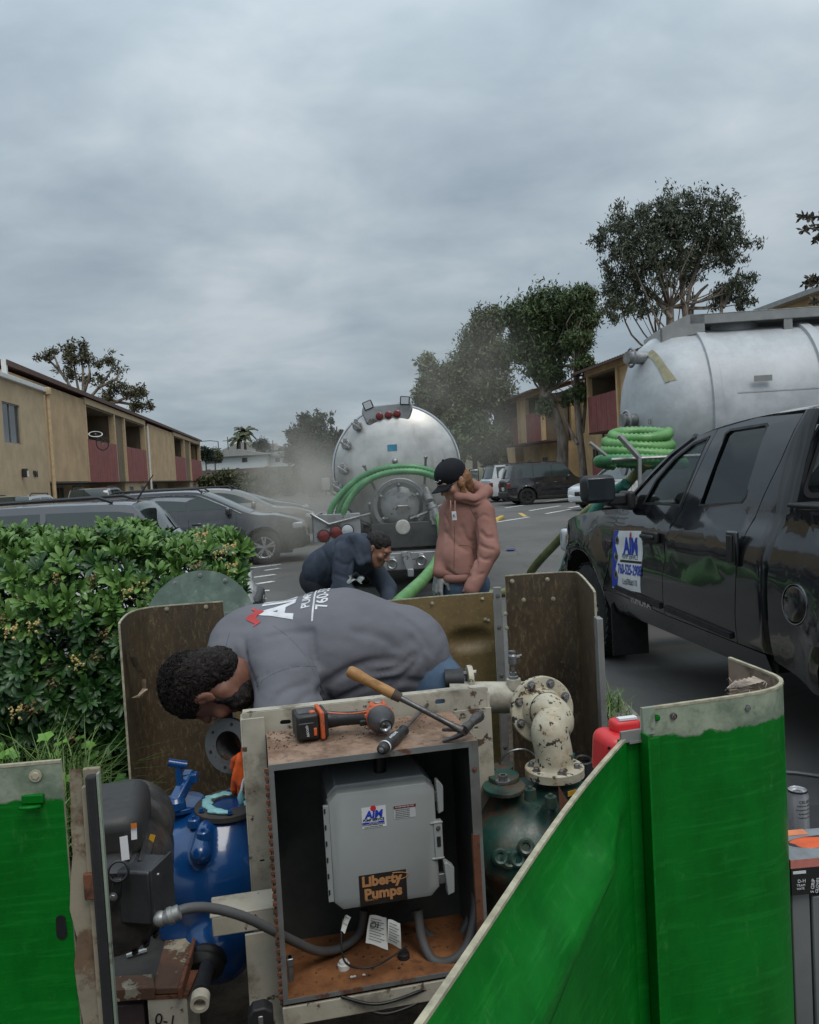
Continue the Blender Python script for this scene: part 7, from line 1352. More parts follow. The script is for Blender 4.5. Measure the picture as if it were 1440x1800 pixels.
cab_ = MB().tube([pg(875, 1345, 2.55), pg(895, 1322, 2.5), pg(925, 1318, 2.5), pg(948, 1338, 2.5), pg(952, 1360, 2.52)], .003, 6, sub=8).obj('bail_wire', MSTEEL, gp)
# pipework
pw = thing('pipe_elbow', 'chipped cream steel elbow with bolted flanges above the green pump', 'pipe', P(975, 1352, 2.42)); B4 = Vector(pw.location); pe = lambda x, y, d: P(x, y, d)-B4
f1 = pe(975, 1354, 2.40); nv = Vector((0, 0, 1)); MB().lathe([(-.013, .001), (-.013, .086), (.010, .086), (.013, .083), (.013, .001)], f1, nv, 48, cap0=False, cap1=False).obj('lower_flange', MCREAM2, pw, ang=30)
for a in (-150, -80, -20, 40, 110, 170): hexbolt(pw, f1+Vector((.066*math.cos(R(a)), .066*math.sin(R(a)), .013)), nv, .0085, .010, MBOLT)
f2 = pe(952, 1247, 2.52); hn = Vector((.26, -.95, .12)).normalized()
MB().lathe([(-.016, .001), (-.016, .098), (-.004, .098), (-.003, .102), (.010, .102), (.012, .099), (.012, .001)], f2, hn, 56, cap0=False, cap1=False).obj('upper_flange', MCREAM2, pw, ang=30)
u_ = hn.cross(nv).normalized(); w_ = hn.cross(u_)
for k in range(8): a = R(22+45*k); hexbolt(pw, f2+(u_*math.cos(a)+w_*math.sin(a))*.083+hn*.012, hn, .0095, .011, MBOLT)
pts = smooth_path([f2+hn*.0, f2+hn*.045+Vector((.002, 0, .0)), f2+hn*.085+Vector((.006, 0, -.022)), f1+Vector((-.006, .012, .115)), f1+Vector((0, 0, .05)), f1+Vector((0, 0, .01))], 8)
MB().tube(pts, .054, 30, rf=lambda t, i: .055 if t < .9 else .055+.008*(t-.9)/.1).obj('elbow', MCREAM2, pw, ang=80); MB().lathe([(0, .068), (.02, .062), (.03, .058)], f2+hn*.012, hn, 40, cap0=False, cap1=False).obj('weld_collar', MCREAM2, pw)
hz_ = thing('horizontal_pipe', 'cream horizontal pipe with a small black valve on top behind the cabinet', 'pipe', P(870, 1220, 2.45)); B5 = Vector(hz_.location); ph_ = lambda x, y, d: P(x, y, d)-B5
pa, pb_ = P(935, 1226, 2.62)-B5, P(790, 1226, 2.62)-B5; pa = pa-(pa-pb_).normalized()*.0; MB().cyl(pb_, pa-(pa-pb_).normalized()*.02, .050, .050, 32).obj('pipe', MCREAM, hz_)
v0 = ph_(903, 1194, 2.60); q = MB(); q.cyl(v0+Vector((0, 0, -.03)), v0+Vector((0, 0, .002)), .026, .022, 20); q.obj('boss', MCREAM, hz_, ang=30); q = MB(); q.lathe([(0, .016), (.008, .016), (.010, .012), (.02, .012)], v0+Vector((0, 0, .002)), nv, 6); q.obj('hex_nipple', MSTEEL, hz_, ang=20); q = MB(); q.cyl(v0+Vector((0, 0, .02)), v0+Vector((0, 0, .05)), .006, n=10); q.lathe([(0, .009), (.006, .014), (.03, .014), (.036, .009), (.04, .011), (.046, .011)], v0+Vector((0, 0, .045)), nv, 14); q.cyl(v0+Vector((.008, 0, .068)), v0+Vector((.030, -.004, .074)), .007, n=10); q.obj('valve', MBOLT, hz_, ang=25)
gf = ph_(826, 1194, 2.64); q = MB(); q.lathe([(-.008, .001), (-.008, .045), (.008, .045), (.008, .001)], gf, (1, .1, 0), 32, cap0=False, cap1=False); q.obj('end_flange', MCREAM2, hz_, ang=30); q = MB()
for dz in (-.022, .02): q.cyl(gf+Vector((-.055, 0, dz)), gf+Vector((.02, 0, dz)), .007, n=8); q.lathe([(0, .010), (.012, .010)], gf+Vector((.010, 0, dz)), (1, .1, 0), 6)
q.obj('stud', MBOLT, hz_, ang=25); MB().cyl(gf+Vector((-.08, 0, 0)), gf+Vector((-.02, 0, 0)), .036, n=20).obj('coupling', MPLAST, hz_)
pd = MB(); pd.cyl(P(1027, 1340, 2.45), P(1030, 1480, 2.45), .026, n=20, cap=False); pd.lathe([(0, .024), (.004, .028), (.008, .024), (.004, .020), (0, .024)], P(1026, 1338, 2.45), (0, -.2, 1), 24, cap0=False, cap1=False); tag(pd.obj('stub_pipe', MPLAST), 'open black stub pipe between the elbow flange and the red machine', 'pipe')
# red machine
MRED2 = flat('red_plastic', (.62, .030, .035), .38, var=.1, bump=.1); rm_ = thing('red_machine', 'bright red plastic machine housing half hidden by the slanting green leaf', 'machine', P(1085, 1350, 2.15)); B6 = Vector(rm_.location); p = P(1088, 1326, 2.15)-B6
q = MB(); q.box(p, (.115, .12, .125), rz=.2, ry=.08); q.obj('housing', MRED2, rm_, bev=.028, seg=4); q = MB(); q.box(p+Vector((.02, .01, .075)), (.075, .05, .035), rz=.2); q.obj('handle', MRED2, rm_, bev=.012, seg=3); MB().box(p+Vector((.025, .0, .095)), (.05, .02, .006), rz=.2).obj('white_label', MWHP, rm_)
for k in range(6): MB().box(p+Vector((.0, -.062, .022-.012*k)), (.055, .01, .0045), rz=.2).obj('vent_slot', MREDP if k < 0 else flat('deep_red', (.12, .005, .008), .6), rm_)
MB().b2((-.05, -.05, -B6.z+.1), (.06, .06, p.z-.06)).obj('engine_block', MPLAST, rm_, bev=.01); MB().cyl(p+Vector((-.04, -.064, .04)), p+Vector((-.04, -.06, .04)), .004, n=10).obj('screw_hole', MBLKP, rm_)
# ================================================================ TOOLS ON THE CABINET
MORG = worn('tool_orange', (.60, .115, .035), (.16, .08, .05), .60, 30, .5, dirt=(.10, .07, .05), dirt_amt=.7); MTBK = worn('tool_black', (.018, .018, .019), (.07, .06, .055), .6, 20, .55, dirt=(.11, .09, .07), dirt_amt=.4)
MTGR = worn('tool_grey', (.055, .055, .058), (.12, .10, .085), .58, 20, .5, dirt=(.14, .11, .08), dirt_amt=.5)
iw = thing('impact_wrench', 'dusty orange and black cordless impact wrench lying on the cabinet', 'power tool', CM @ Vector((0, 0, BZ1)), CA)
def TL(px_, py_, z):                                                 # picture position at height z above the cabinet top
    v = G(px_, py_, BZ1+z); return CI @ v-Vector((0, 0, BZ1))
def bridge(o_): return o_
b0 = TL(545, 1268, .045); bt = MB(); bt.box((b0.x-.012, b0.y, .040), (.060, .085, .068), rz=.10); bt = bt.obj('battery', MTBK, iw, bev=.008, seg=3)
MB().box((b0.x-.012, b0.y-.044, .034), (.044, .006, .042), rz=.10).obj('battery_face', MBLKP, bt, bev=.003); text_mesh('RIDGID', .009, MWHP, 'lettering', bt, Matrix.Translation((b0.x-.010, b0.y-.0482, .034)) @ Matrix(((1, 0, 0, 0), (0, 0, -1, 0), (0, 1, 0, 0), (0, 0, 0, 1))) @ Matrix.Rotation(R(95), 4, 'Z'), .0003)
MB().box((b0.x-.012, b0.y+.0, .0745), (.045, .05, .004), rz=.1).obj('battery_label', MTGR, bt, bev=.001); MB().box((b0.x+.006, b0.y-.02, .074), (.016, .014, .010), rz=.1).obj('release_tab', MORG, bt, bev=.003); MB().box((b0.x+.010, b0.y-.047, .030), (.008, .004, .02), rz=.1).obj('release_tab', MORG, bt, bev=.001)
q = MB(); q.box((b0.x+.026, b0.y, .042), (.012, .09, .074), rz=.10); q.obj('base_collar', MORG, iw, bev=.005, seg=3); MB().box((b0.x+.036, b0.y+.001, .042), (.012, .082, .068), rz=.1).obj('base_foot', MTBK, iw, bev=.006, seg=3)
h0 = Vector((b0.x+.042, b0.y+.002, .044)); h1_ = TL(660, 1258, .047); h1_.z = .044
q = MB(); q.tube([h0, h0.lerp(h1_, .3), h0.lerp(h1_, .7), h1_], [.025, .0185, .0175, .023], 16, sub=6); q.obj('grip', MTBK, iw, ang=80); q = MB(); q.tube([h0+Vector((0, -.006, .021)), h0.lerp(h1_, .5)+Vector((0, -.008, .014)), h1_+Vector((-.01, -.008, .02))], .003, 6, sub=4); q.obj('grip_line', MORG, iw); MB().box(h0.lerp(h1_, .78)+Vector((0, -.019, -.008)), (.034, .012, .016), rz=.1).obj('trigger', MBLKP, iw, bev=.004)
hd = TL(664, 1262, .045); hd.z = .045; back = hd+Vector((.004, .045, .0)); frn = Vector((.03, -1, .02)).normalized()
MB().lathe([(0, .018), (.006, .030), (.02, .036), (.05, .037), (.056, .034)], back, frn, 32).obj('motor_housing', MORG, iw, ang=35)
MB().lathe([(0, .0345), (.004, .036), (.018, .036), (.030, .030), (.044, .0245), (.050, .020), (.056, .016)], back+frn*.052, frn, 32).obj('gear_case', MTGR, iw, ang=30)
q = MB()
for k in range(7): a = R(k*360/7+15); r_ = (Vector((1, 0, 0))*math.cos(a)+Vector((0, 0, 1))*math.sin(a)); MB().box(back+frn*.030+r_*.0365, (.007, .035, .010), ry=-a).obj('housing_rib', MORG, iw, bev=.002)
pass
q = MB()
for k in range(4): a = R(k*90+45); r_ = (Vector((1, 0, 0))*math.cos(a)+Vector((0, 0, 1))*math.sin(a)); q.cyl(back+frn*.050+r_*.034, back+frn*.062+r_*.034, .0035, n=8)
q.obj('screws', MSTEEL, iw); so = back+frn*.100; MB().lathe([(0, .010), (.004, .0155), (.034, .0165), (.034, .0125), (.018, .0115), (.016, .001)], so, frn, 30, cap1=False).obj('socket', MCHR, iw, ang=35); MB().box(back+frn*.03+Vector((0, 0, .038)), (.018, .02, .003)).obj('badge', MALU, iw, bev=.001)
# hammer
MWOOD = worn('hammer_wood', (.34, .17, .055), (.13, .07, .035), .50, 12, .55, edge=.2, dirt=(.05, .035, .025), dirt_amt=.7, st=(1, 3, 1)); MHST = worn('hammer_steel', (.13, .125, .125), (.10, .055, .03), .5, 22, .42, metal=.75, edge=.2, dirt=(.06, .04, .03), dirt_amt=.6)
hm = thing('hammer', 'worn claw hammer with yellow brown handle leaning across the tools', 'hammer', CM @ Vector((0, 0, BZ1)), CA)
e0 = CL(611, 1178, .085)-Vector((0, 0, BZ1)); e2 = TL(812, 1284, .034); 
d_ = (e2-e0); mid = e0+d_*.50
q = MB(); q.tube([e0, e0+d_*.02, e0+d_*.07, e0+d_*.2, e0+d_*.34, e0+d_*.46], [.009, .0150, .0165, .0130, .0145, .0125], 16, sub=5); q.obj('handle', MWOOD, hm, ang=80)
MB().tube([e0+d_*.40, e0+d_*.47], [.0138, .0125], 16).obj('ferrule', flat('dark_wood', (.06, .04, .028), .7), hm); MB().tube([e0+d_*.46, e0+d_*.6, e0+d_*.9, e0+d_*1.0], [.0085, .0068, .0078, .012], 12, sub=4).obj('shaft', MHST, hm, ang=80)
fc = TL(838, 1262, .040); cl0 = TL(815, 1284, .034); 
q = MB(); q.tube([fc+(fc-cl0).normalized()*.014, fc, fc.lerp(cl0, .35), cl0], [.0145, .0145, .010, .0135], 14); q.lathe([(0, .0155), (.010, .0155), (.012, .014)], fc+(fc-cl0).normalized()*.008, (fc-cl0), 18); q.obj('face', MHST, hm, ang=40)
ca_, cb_ = TL(783, 1286, .018), TL(782, 1301, .004)
for k, t_ in enumerate(((797, 1282, .030, 779, 1283, .016), (800, 1296, .016, 779, 1303, .003))):
    a = cl0+Vector((0, -.002-.004*k, .004-.008*k)); m1 = TL(*t_[:3]); m2 = TL(*t_[3:]); pts = smooth_path([a, m1, m2], 5); q = MB(); q.tube(pts, [.0085*(1-.55*i/len(pts)) for i in range(len(pts))], 8); q.obj('claw', MHST, hm, ang=60)
# screwdriver
sc = thing('screwdriver', 'black handled flat screwdriver beneath the hammer shaft', 'screwdriver', CM @ Vector((0, 0, BZ1)), CA); s0, s1, s2 = TL(671, 1318, .016), TL(712, 1282, .018), TL(766, 1222, .020); d1 = (s1-s0)
q = MB(); q.tube([s0-d1*.02, s0, s0+d1*.06, s0+d1*.12, s0+d1*.25, s0+d1*.55, s0+d1*.78, s0+d1*.86, s0+d1*.95, s1], [.009, .013, .0145, .0135, .0165, .0165, .0125, .0105, .0145, .010], 20); q.obj('handle', MTBK, sc, ang=50); MB().tube([s0+d1*.115, s0+d1*.15], [.01575, .0160], 20, cap=False).obj('white_band', MWHP, sc); MB().tube([s0-d1*.028, s0-d1*.015], [.004, .0085], 12).obj('end_cap', MSTEEL, sc)
d2 = s2-s1; MB().tube([s1, s1+d2*.82], [.0042, .0042], 10).obj('shaft', MHST, sc); tpn = d2.normalized(); ww = tpn.cross(Vector((0, 0, 1))).normalized()
a, b = s1+d2*.80, s1+d2; q = MB(); q.add([a-ww*.004+Vector((0, 0, -.004)), a+ww*.004+Vector((0, 0, -.004)), a+ww*.004+Vector((0, 0, .004)), a-ww*.004+Vector((0, 0, .004)), b-ww*.0075+Vector((0, 0, -.0008)), b+ww*.0075+Vector((0, 0, -.0008)), b+ww*.0075+Vector((0, 0, .0008)), b-ww*.0075+Vector((0, 0, .0008))], [(0, 1, 2, 3), (4, 5, 6, 7), (0, 1, 5, 4), (1, 2, 6, 5), (2, 3, 7, 6), (3, 0, 4, 7)]); q.obj('blade_tip', MHST, sc)
up_ = Vector((0, -.55, .83)); dd1 = d1.normalized(); sdv = up_.cross(dd1).normalized(); up2 = dd1.cross(sdv); MT = Matrix((dd1, sdv if False else up2.cross(dd1), up2)).transposed().to_4x4(); MT.translation = s0+d1*.42+up2*.0168; text_mesh('AWESOME', .010, MWHP, 'lettering', sc, MT, .0004)
# ================================================================ THINGS AT THE RIGHT EDGE
MBN = worn('bin_grey', (.20, .205, .21), (.12, .11, .10), .62, 6, .5, metal=.3); a = G(1392, 1572, .72); bn = thing('metal_bin', 'grey metal bin with an open channel top at the lower right edge', 'bin', (a.x, a.y, 0)); MB().b2((0, 0, 0), (.038, .3, .72)).obj('channel', MBN, bn, bev=.003); MB().b2((.041, -.004, 0), (.45, .3, .715)).obj('body', MBN, bn, bev=.004)
MB().b2((.006, .006, .71), (.03, .28, .722)).obj('channel_mouth', MBLKP, bn)
zg = .725; ga = G(1392, 1575, zg); gbx = thing('glove_box', 'cardboard box of orange nitrile gloves on the grey metal bin', 'box', (ga.x, ga.y, zg), R(4)); MB().b2((0, 0, 0), (.24, .13, .075)).obj('carton', MBLKP, gbx, bev=.001); MCARD = flat('card_grey', (.20, .215, .23), .5, var=.15, sc=30)
panel('carton_top', [(0, 0), (.24, 0), (.24, .13), (0, .13)], lambda x, y, d_: Vector((x, y, .0762-d_)), MCARD, gbx, holes=[circ(.115, .068, .085, 28, .030)], step=.05, thick=.001); MB().b2((-.0004, -.0006, .058), (.24, -.0001, .0762)).obj('pink_band', flat('card_pink', (.52, .17, .14), .5, var=.1, sc=60), gbx)
MB().b2((.0, .105, .0766), (.10, .13, .0772)).obj('orange_print', flat('orange_print2', (.65, .20, .08), .5), gbx); prims = [('e', (.115+rg_.uniform(-.06, .06), .068+rg_.uniform(-.014, .014), .068), (.03, .014, .008), None, .01) for k in range(14)]; MGLV = flat('orange_glove', (.70, .10, .015), .42, var=.12, sc=30, bump=.3); organic('gloves', prims, .004, MGLV, gbx)
MG_ = lambda x, z: Matrix.Translation((x, -.0012, z)) @ Matrix(((1, 0, 0, 0), (0, 0, -1, 0), (0, 1, 0, 0), (0, 0, 0, 1)))
for t_, x, z, s_ in (('D-H', .022, .030, .010), ('TRAM', .020, .021, .007), ('WATE', .019, .014, .006)): text_mesh(t_, s_, MWHP, 'lettering', gbx, MG_(x, z), .0003)
for k, t_ in enumerate(('S GRIP', 'GLOVES', 'FREE')): text_mesh(t_, .0105-.0015*k, MWHP, 'lettering', gbx, MG_(.046+.010*k, .018) @ Matrix.Rotation(R(82), 4, 'Z'), .0003)
MB().b2((.004, -.0010, .046), (.032, -.0004, .052)).obj('white_bar', MWHP, gbx)
zc2 = .56; ca = P(1404, 1449, 2.28); cn = thing('drink_can', 'silver and white slim drink can standing behind the glove box', 'can', (ca.x, ca.y, ca.z-.045)); MCAN = flat('can_silver', (.50, .50, .52), .3, .6, var=.05, bump=0); q = MB(); q.lathe([(0, .022), (.008, .0285), (.128, .0285), (.140, .025), (.143, .026), (.145, .0255), (.143, .0235), (.138, .0225), (.138, .001)], n=36, cap1=False); q.obj('body', MCAN, cn, ang=35)
MB().lathe([(.140, .0262), (.1445, .0268), (.1455, .0255), (.143, .0240)], n=36, cap0=False, cap1=False).obj('rim', MPLAST, cn); MB().lathe([(.1385, .012), (.1405, .012), (.1405, .006), (.1385, .006)], (0, -.002, 0), n=18, cap0=False, cap1=False).obj('ring_pull', MSTEEL, cn)
cmf = lambda cx, cz: (lambda x, y: Vector((.0289*math.sin((x+cx)/.0289), -.0289*math.cos((x+cx)/.0289), y+cz)))
for k, (t_, s_) in enumerate((('CELSIUS', .011), ('ESSENTIAL ENERGY', .0055), ('ACCELERATES METABOLISM', .0045), ('BURNS BODY FAT', .005), ('7 ESSENTIAL VITAMINS', .0045))): text_mesh(t_, s_, MBLKP, 'lettering', cn, mapfn=cmf(.010, .118-.011*k), grid=.008, bold=.0001)
cb2 = MB(); cb2.b2((-.12, -.06, -ca.z+.045), (.5, .22, 0)); cb2.obj('stand', MPLAST, None).location = cn.location; tag(bpy.data.objects['stand.001'] if 'stand.001' in bpy.data.objects else bpy.data.objects['stand'], 'dark low case under the slim drink can', 'case')
wr_ = MB().tube([G(1330, 1362, .012), G(1380, 1357, .012), G(1440, 1364, .012), G(1520, 1380, .012)], .008, 8, sub=8).obj('ground_cable', MALU, None); tag(wr_, 'thin grey cable lying across the asphalt by the pickup', 'cable')
"""tiny chalk bits"""
v = G(240, 1672, .412); MB().box((v.x, v.y, .408), (.052, .009, .006), rz=.45).obj('chip_strip', MWHT, bp)
for o_ in bpy.data.objects:
    if o_.name.startswith('stand') and o_.parent is None and 'label' not in o_: tag(o_, 'dark low case under the slim drink can', 'case')
# ================================================================ PEOPLE
def skinmat(name, c0, c1):
    t = NT(name); n = t.noise(14, 5, .6); n2 = t.noise(4, 3); c = t.mix(t.ramp(n, .35, .65), c0, c1); c = t.mix(t.ramp(n2, .5, .7, 0, .35), c, (c1[0]*1.1, c1[1]*.7, c1[2]*.65)); t.bump(t.noise(160, 3), .2, .0008); return t.done(c, .5, sub=.08)
def cloth(name, c0, c1, sc=5, rough=.9, weave=420):
    t = NT(name); n = t.noise(sc, 5, .6); c = t.mix(t.ramp(n, .3, .7), c0, c1); t.bump(t.noise(weave, 2), .35, .0006); t.bump(t.noise(22, 4, .6), .35, .006); m = t.done(c, rough, spec=.2); return m
SK1 = skinmat('skin', (.13, .055, .034), (.225, .10, .066)); SK2 = skinmat('skin_tan', (.21, .10, .065), (.30, .145, .095)); SK3 = skinmat('skin_fair', (.36, .20, .14), (.46, .27, .20))
def hairmat(name, c0, c1, st=(1, 1, 1), sc=60):
    t = NT(name); n = t.noise(sc, 5, .7, st, dist=1.2); t.bump(n, 1., .006); return t.done(t.mix(t.ramp(n, .4, .65), c0, c1), .62, spec=.22)
HR1 = hairmat('dark_hair', (.003, .002, .002), (.034, .024, .020), sc=85); HR2 = hairmat('black_hair', (.006, .005, .005), (.035, .030, .028)); HR3 = hairmat('light_brown_hair', (.14, .065, .03), (.34, .18, .085), sc=90)
def frame(fwd, up): z = Vector(up).normalized(); y = Vector(fwd); y = (y-z*y.dot(z)).normalized(); x = y.cross(z); return Matrix((x, y, z)).transposed()
def head_prims(c, F, s=1.0):
    T = lambda x, y, z: tuple(c+F @ (Vector((x, y, z))*s)); rt = np.array(F); k = lambda *v: tuple(q*s for q in v)
    return [('e', T(0, -.012, .032), k(.074, .094, .086), rt, .01), ('e', T(0, .028, -.040), k(.058, .064, .074), rt, .03), ('e', T(0, .066, -.094), k(.026, .022, .020), rt, .03), ('c', T(-.048, .0, -.058), T(-.022, .058, -.092), .022*s, .018*s, .03), ('c', T(.048, .0, -.058), T(.022, .058, -.092), .022*s, .018*s, .03),
            ('c', T(-.030, .080, .028), T(.030, .080, .028), .014*s, .014*s, .02), ('-e', T(-.030, .096, .006), k(.018, .016, .013), rt, .012), ('-e', T(.030, .096, .006), k(.018, .016, .013), rt, .012), ('e', T(-.042, .066, -.024), k(.022, .02, .02), rt, .02), ('e', T(.042, .066, -.024), k(.022, .02, .02), rt, .02),
            ('c', T(0, .088, .010), T(0, .109, -.026), .008*s, .012*s, .010), ('e', T(-.012, .098, -.031), k(.009, .009, .008), rt, .006), ('e', T(.012, .098, -.031), k(.009, .009, .008), rt, .006), ('c', T(-.017, .085, -.056), T(.017, .085, -.056), .008*s, .008*s, .008), ('c', T(-.015, .084, -.067), T(.015, .084, -.067), .009*s, .009*s, .008), ('-c', T(-.020, .094, -.0615), T(.020, .094, -.0615), .002*s, .002*s, .003)]+ear(T, k, rt, -1, s)+ear(T, k, rt, 1, s)
def ear(T, k, rt, sd, s): return [('e', T(sd*.079, -.012, -.006), k(.010, .019, .032), rt, .006), ('-e', T(sd*.090, -.006, -.001), k(.007, .010, .018), rt, .006), ('e', T(sd*.084, -.004, -.018), k(.004, .006, .005), rt, .004), ('e', T(sd*.080, -.002, -.030), k(.006, .008, .010), rt, .006)]
def eyes(par, c, F, s=1.0, O=Vector()):
    for sd in (-1, 1): p = c+F @ (Vector((sd*.030, .077, .006))*s)-O; e_ = MB().sph(p, .0115*s, 12, 8).obj('eye', flat('eye_white', (.22, .17, .15), .4), par); MB().sph(p+F @ Vector((0, .0075, 0)), .0055*s, 10, 6).obj('iris', flat('iris_dark', (.02, .012, .008), .2), e_)
def hand_prims(w, d, n, side=1, curl=.6, s=1.0):
    """five separate bent fingers; d points along the hand, n out of the palm"""
    d = Vector(d).normalized(); n = Vector(n); n = (n-d*n.dot(d)).normalized(); x = d.cross(n)*side; o = []; q = lambda a, b, c_: Vector(w)+(x*a+d*b+n*c_)*s
    o += [('c', tuple(q(0, -.03, 0)), tuple(q(0, .01, 0)), .027*s, .026*s, .02), ('c', tuple(q(-.020, .03, 0)), tuple(q(-.026, .080, -.002)), .017*s, .013*s, .012), ('c', tuple(q(.0, .03, 0)), tuple(q(-.004, .088, -.004)), .018*s, .013*s, .012), ('c', tuple(q(.018, .03, 0)), tuple(q(.026, .076, 0)), .016*s, .012*s, .012)]
    for i, (a, l, b) in enumerate(((-.030, .068, .086), (-.010, .076, .092), (.010, .072, .088), (.029, .056, .078))):
        p = q(a, b, 0); th = curl*(.45+.08*i); 
        for j, f in enumerate((.46, .30, .24)):
            dr = d*math.cos(th)+n*math.sin(th)+x*(a*1.5); p2 = p+dr*(l*f*s); o.append(('c', tuple(p), tuple(p2), (.0095-.0010*j)*s, (.0085-.0010*j)*s, .003)); p = p2; th += curl*(.75 if j == 0 else .55)
    p = q(-.026, .022, .006); dr = (d*.62-x*.72+n*.35*(1+curl)).normalized(); p2 = p+dr*.036*s; p3 = p2+(d*.85-x*.2+n*.45*curl).normalized()*.030*s
    return o+[('c', tuple(p), tuple(p2), .014*s, .0105*s, .006), ('c', tuple(p2), tuple(p3), .0105*s, .008*s, .003)]
def join_mesh(name, meshes, mats, parent, smooth=2):
    b = bmesh.new()
    for m_ in meshes: b.from_mesh(m_); bpy.data.meshes.remove(m_)
    me = bpy.data.meshes.new(name); b.to_mesh(me); b.free()
    for q in mats: me.materials.append(q)
    me.shade_smooth(); o = mk(name, me, parent); md = o.modifiers.new('sm', 'SMOOTH'); md.factor = .5; md.iterations = smooth; return o
def rel(prims, O):
    out = []
    for q in prims:
        q = list(q)
        if q[0][-1] == 'c': q[1] = tuple(Vector(q[1])-O); q[2] = tuple(Vector(q[2])-O)
        else: q[1] = tuple(Vector(q[1])-O)
        out.append(tuple(q))
    return out
def lumps(sc, amp, seed=0): return lambda p, d: d+amp*fbm(p, sc, 3, seed)*2
def folds(lst, amp, sc, seed=0, st=(1, 1, 1)):
    """cloth folds: creases along given segments plus soft crumpling"""
    def f(p, d):
        v = amp*2*fbm(p*np.array(st, np.float32), sc, 3, seed); near = np.abs(d) < .04
        for a, b, w, h in lst: q = _cap(p, a, b, 0, 0); v = v+h*np.exp(-(q/w)**2)
        return np.where(near, d+v, d)
    return f
# ---------------------------------------------------------------- the man bending over the pumps
W1 = P(770, 1500, 2.85); W1.z = .09; m1 = thing('person', 'person in grey printed work shirt bent double over the pumps with head down', 'person', W1)
Q = lambda x, y, d: tuple(P(x, y, d)-W1)
Hc = P(366, 1212, 2.50); F1 = frame((-.20, .22, -.93), (-.95, .02, -.26)); hp1 = rel(head_prims(Hc, F1, .99), W1)
neck = [('c', tuple(Hc-W1+F1 @ Vector((0, -.02, -.05))), Q(455, 1178, 2.62), .050, .060, .03)]
hd_me = surface(hp1+neck, .0042, 'h')
gl_l, gl_r = P(428, 1352, 2.43), P(470, 1340, 2.60)
arm_l = [('c', Q(500, 1190, 2.58), Q(505, 1290, 2.50), .055, .045, .02), ('c', Q(505, 1290, 2.50), tuple(gl_l+Vector((.03, .01, .05))-W1), .044, .028, .02)]; arm_r = [('c', Q(470, 1190, 2.92), Q(500, 1300, 2.85), .055, .045, .02), ('c', Q(500, 1300, 2.85), tuple(gl_r+Vector((.02, .02, .05))-W1), .044, .028, .02)]
am = surface(arm_l+arm_r, .009, 'a')
core = surface([('c', Q(690, 1180, 2.84), Q(480, 1175, 2.76), .10, .12, .05), ('c', Q(735, 1200, 2.92), tuple(Vector((.05, .15, .5))), .05, .05, .04), ('c', tuple(Vector((.05, .15, .5))), tuple(Vector((.02, .16, .12))), .05, .04, .04), ('c', Q(735, 1200, 2.78), tuple(Vector((.03, -.12, .5))), .05, .05, .04), ('c', tuple(Vector((.03, -.12, .5))), tuple(Vector((.0, -.12, .12))), .05, .04, .04)], .02, 'c')
join_mesh('body', [hd_me, am, core], [SK1], m1)
eyes(m1, Hc, F1, .99, W1)
hair = [('e', tuple(Hc-W1+F1 @ Vector((0, -.030, .050))), (.086, .102, .088), np.array(F1), .01), ('e', tuple(Hc-W1+F1 @ Vector((0, -.062, -.012))), (.074, .066, .078), np.array(F1), .03), ('e', tuple(Hc-W1+F1 @ Vector((0, -.066, -.060))), (.062, .045, .060), np.array(F1), .03), ('c', tuple(Hc-W1+F1 @ Vector((0, -.055, -.04))), tuple(P(406, 1156, 2.60)-W1), .050, .036, .03), ('-e', tuple(Hc-W1+F1 @ Vector((0, .125, -.02))), (.10, .070, .098), np.array(F1), .012), ('-e', tuple(Hc-W1+F1 @ Vector((-.10, -.002, -.035))), (.04, .040, .048), np.array(F1), .008), ('-e', tuple(Hc-W1+F1 @ Vector((.10, -.002, -.035))), (.04, .040, .048), np.array(F1), .008)]
def curls(p, d):
    q = p*np.array((1, 1, 1), np.float32); w = fbm(q, 30, 3, 3)*.014+np.sin(fbm(q, 18, 2, 9)*60+p[..., 0]*90)*.0030; return d+w
organic('hair', hair, .0042, HR1, m1, extra=curls, smooth=1)
# loose curls standing off the hair
cu = MB(); rg_ = random.Random(21)
for k in range(1100):
    v = Vector((rg_.gauss(0, 1), rg_.gauss(-.5, 1), rg_.gauss(.5, 1))).normalized()
    if v.y > .45: continue
    p = Hc-W1+F1 @ (Vector((0, -.030, .045))+Vector((v.x*.087, v.y*.102, v.z*.090))); tg = (F1 @ v).cross(Vector((rg_.gauss(0, 1), rg_.gauss(0, 1), rg_.gauss(0, 1)))).normalized(); nv_ = F1 @ v; r_ = rg_.uniform(.004, .010); pts = [p+tg*(r_*math.cos(a))+nv_*(r_*.8*math.sin(a)+.001*a)+tg.cross(nv_)*(.003*a) for a in [i*.8 for i in range(6)]]; cu.tube(pts, .0012, 3, cap=False)
cu.obj('curls', HR1, m1, ang=180)
beard = [('e', tuple(Hc-W1+F1 @ Vector((0, .045, -.088))), (.054, .048, .044), np.array(F1), .01), ('c', tuple(Hc-W1+F1 @ Vector((-.068, .008, -.035))), tuple(Hc-W1+F1 @ Vector((-.040, .045, -.085))), .010, .026, .03), ('c', tuple(Hc-W1+F1 @ Vector((.068, .008, -.035))), tuple(Hc-W1+F1 @ Vector((.040, .045, -.085))), .016, .028, .03)]
organic('beard', beard, .0042, HR1, m1, extra=lumps(75, .007, 4), smooth=0)
MSH = cloth('grey_shirt', (.118, .118, .133), (.150, .150, .168), 3)
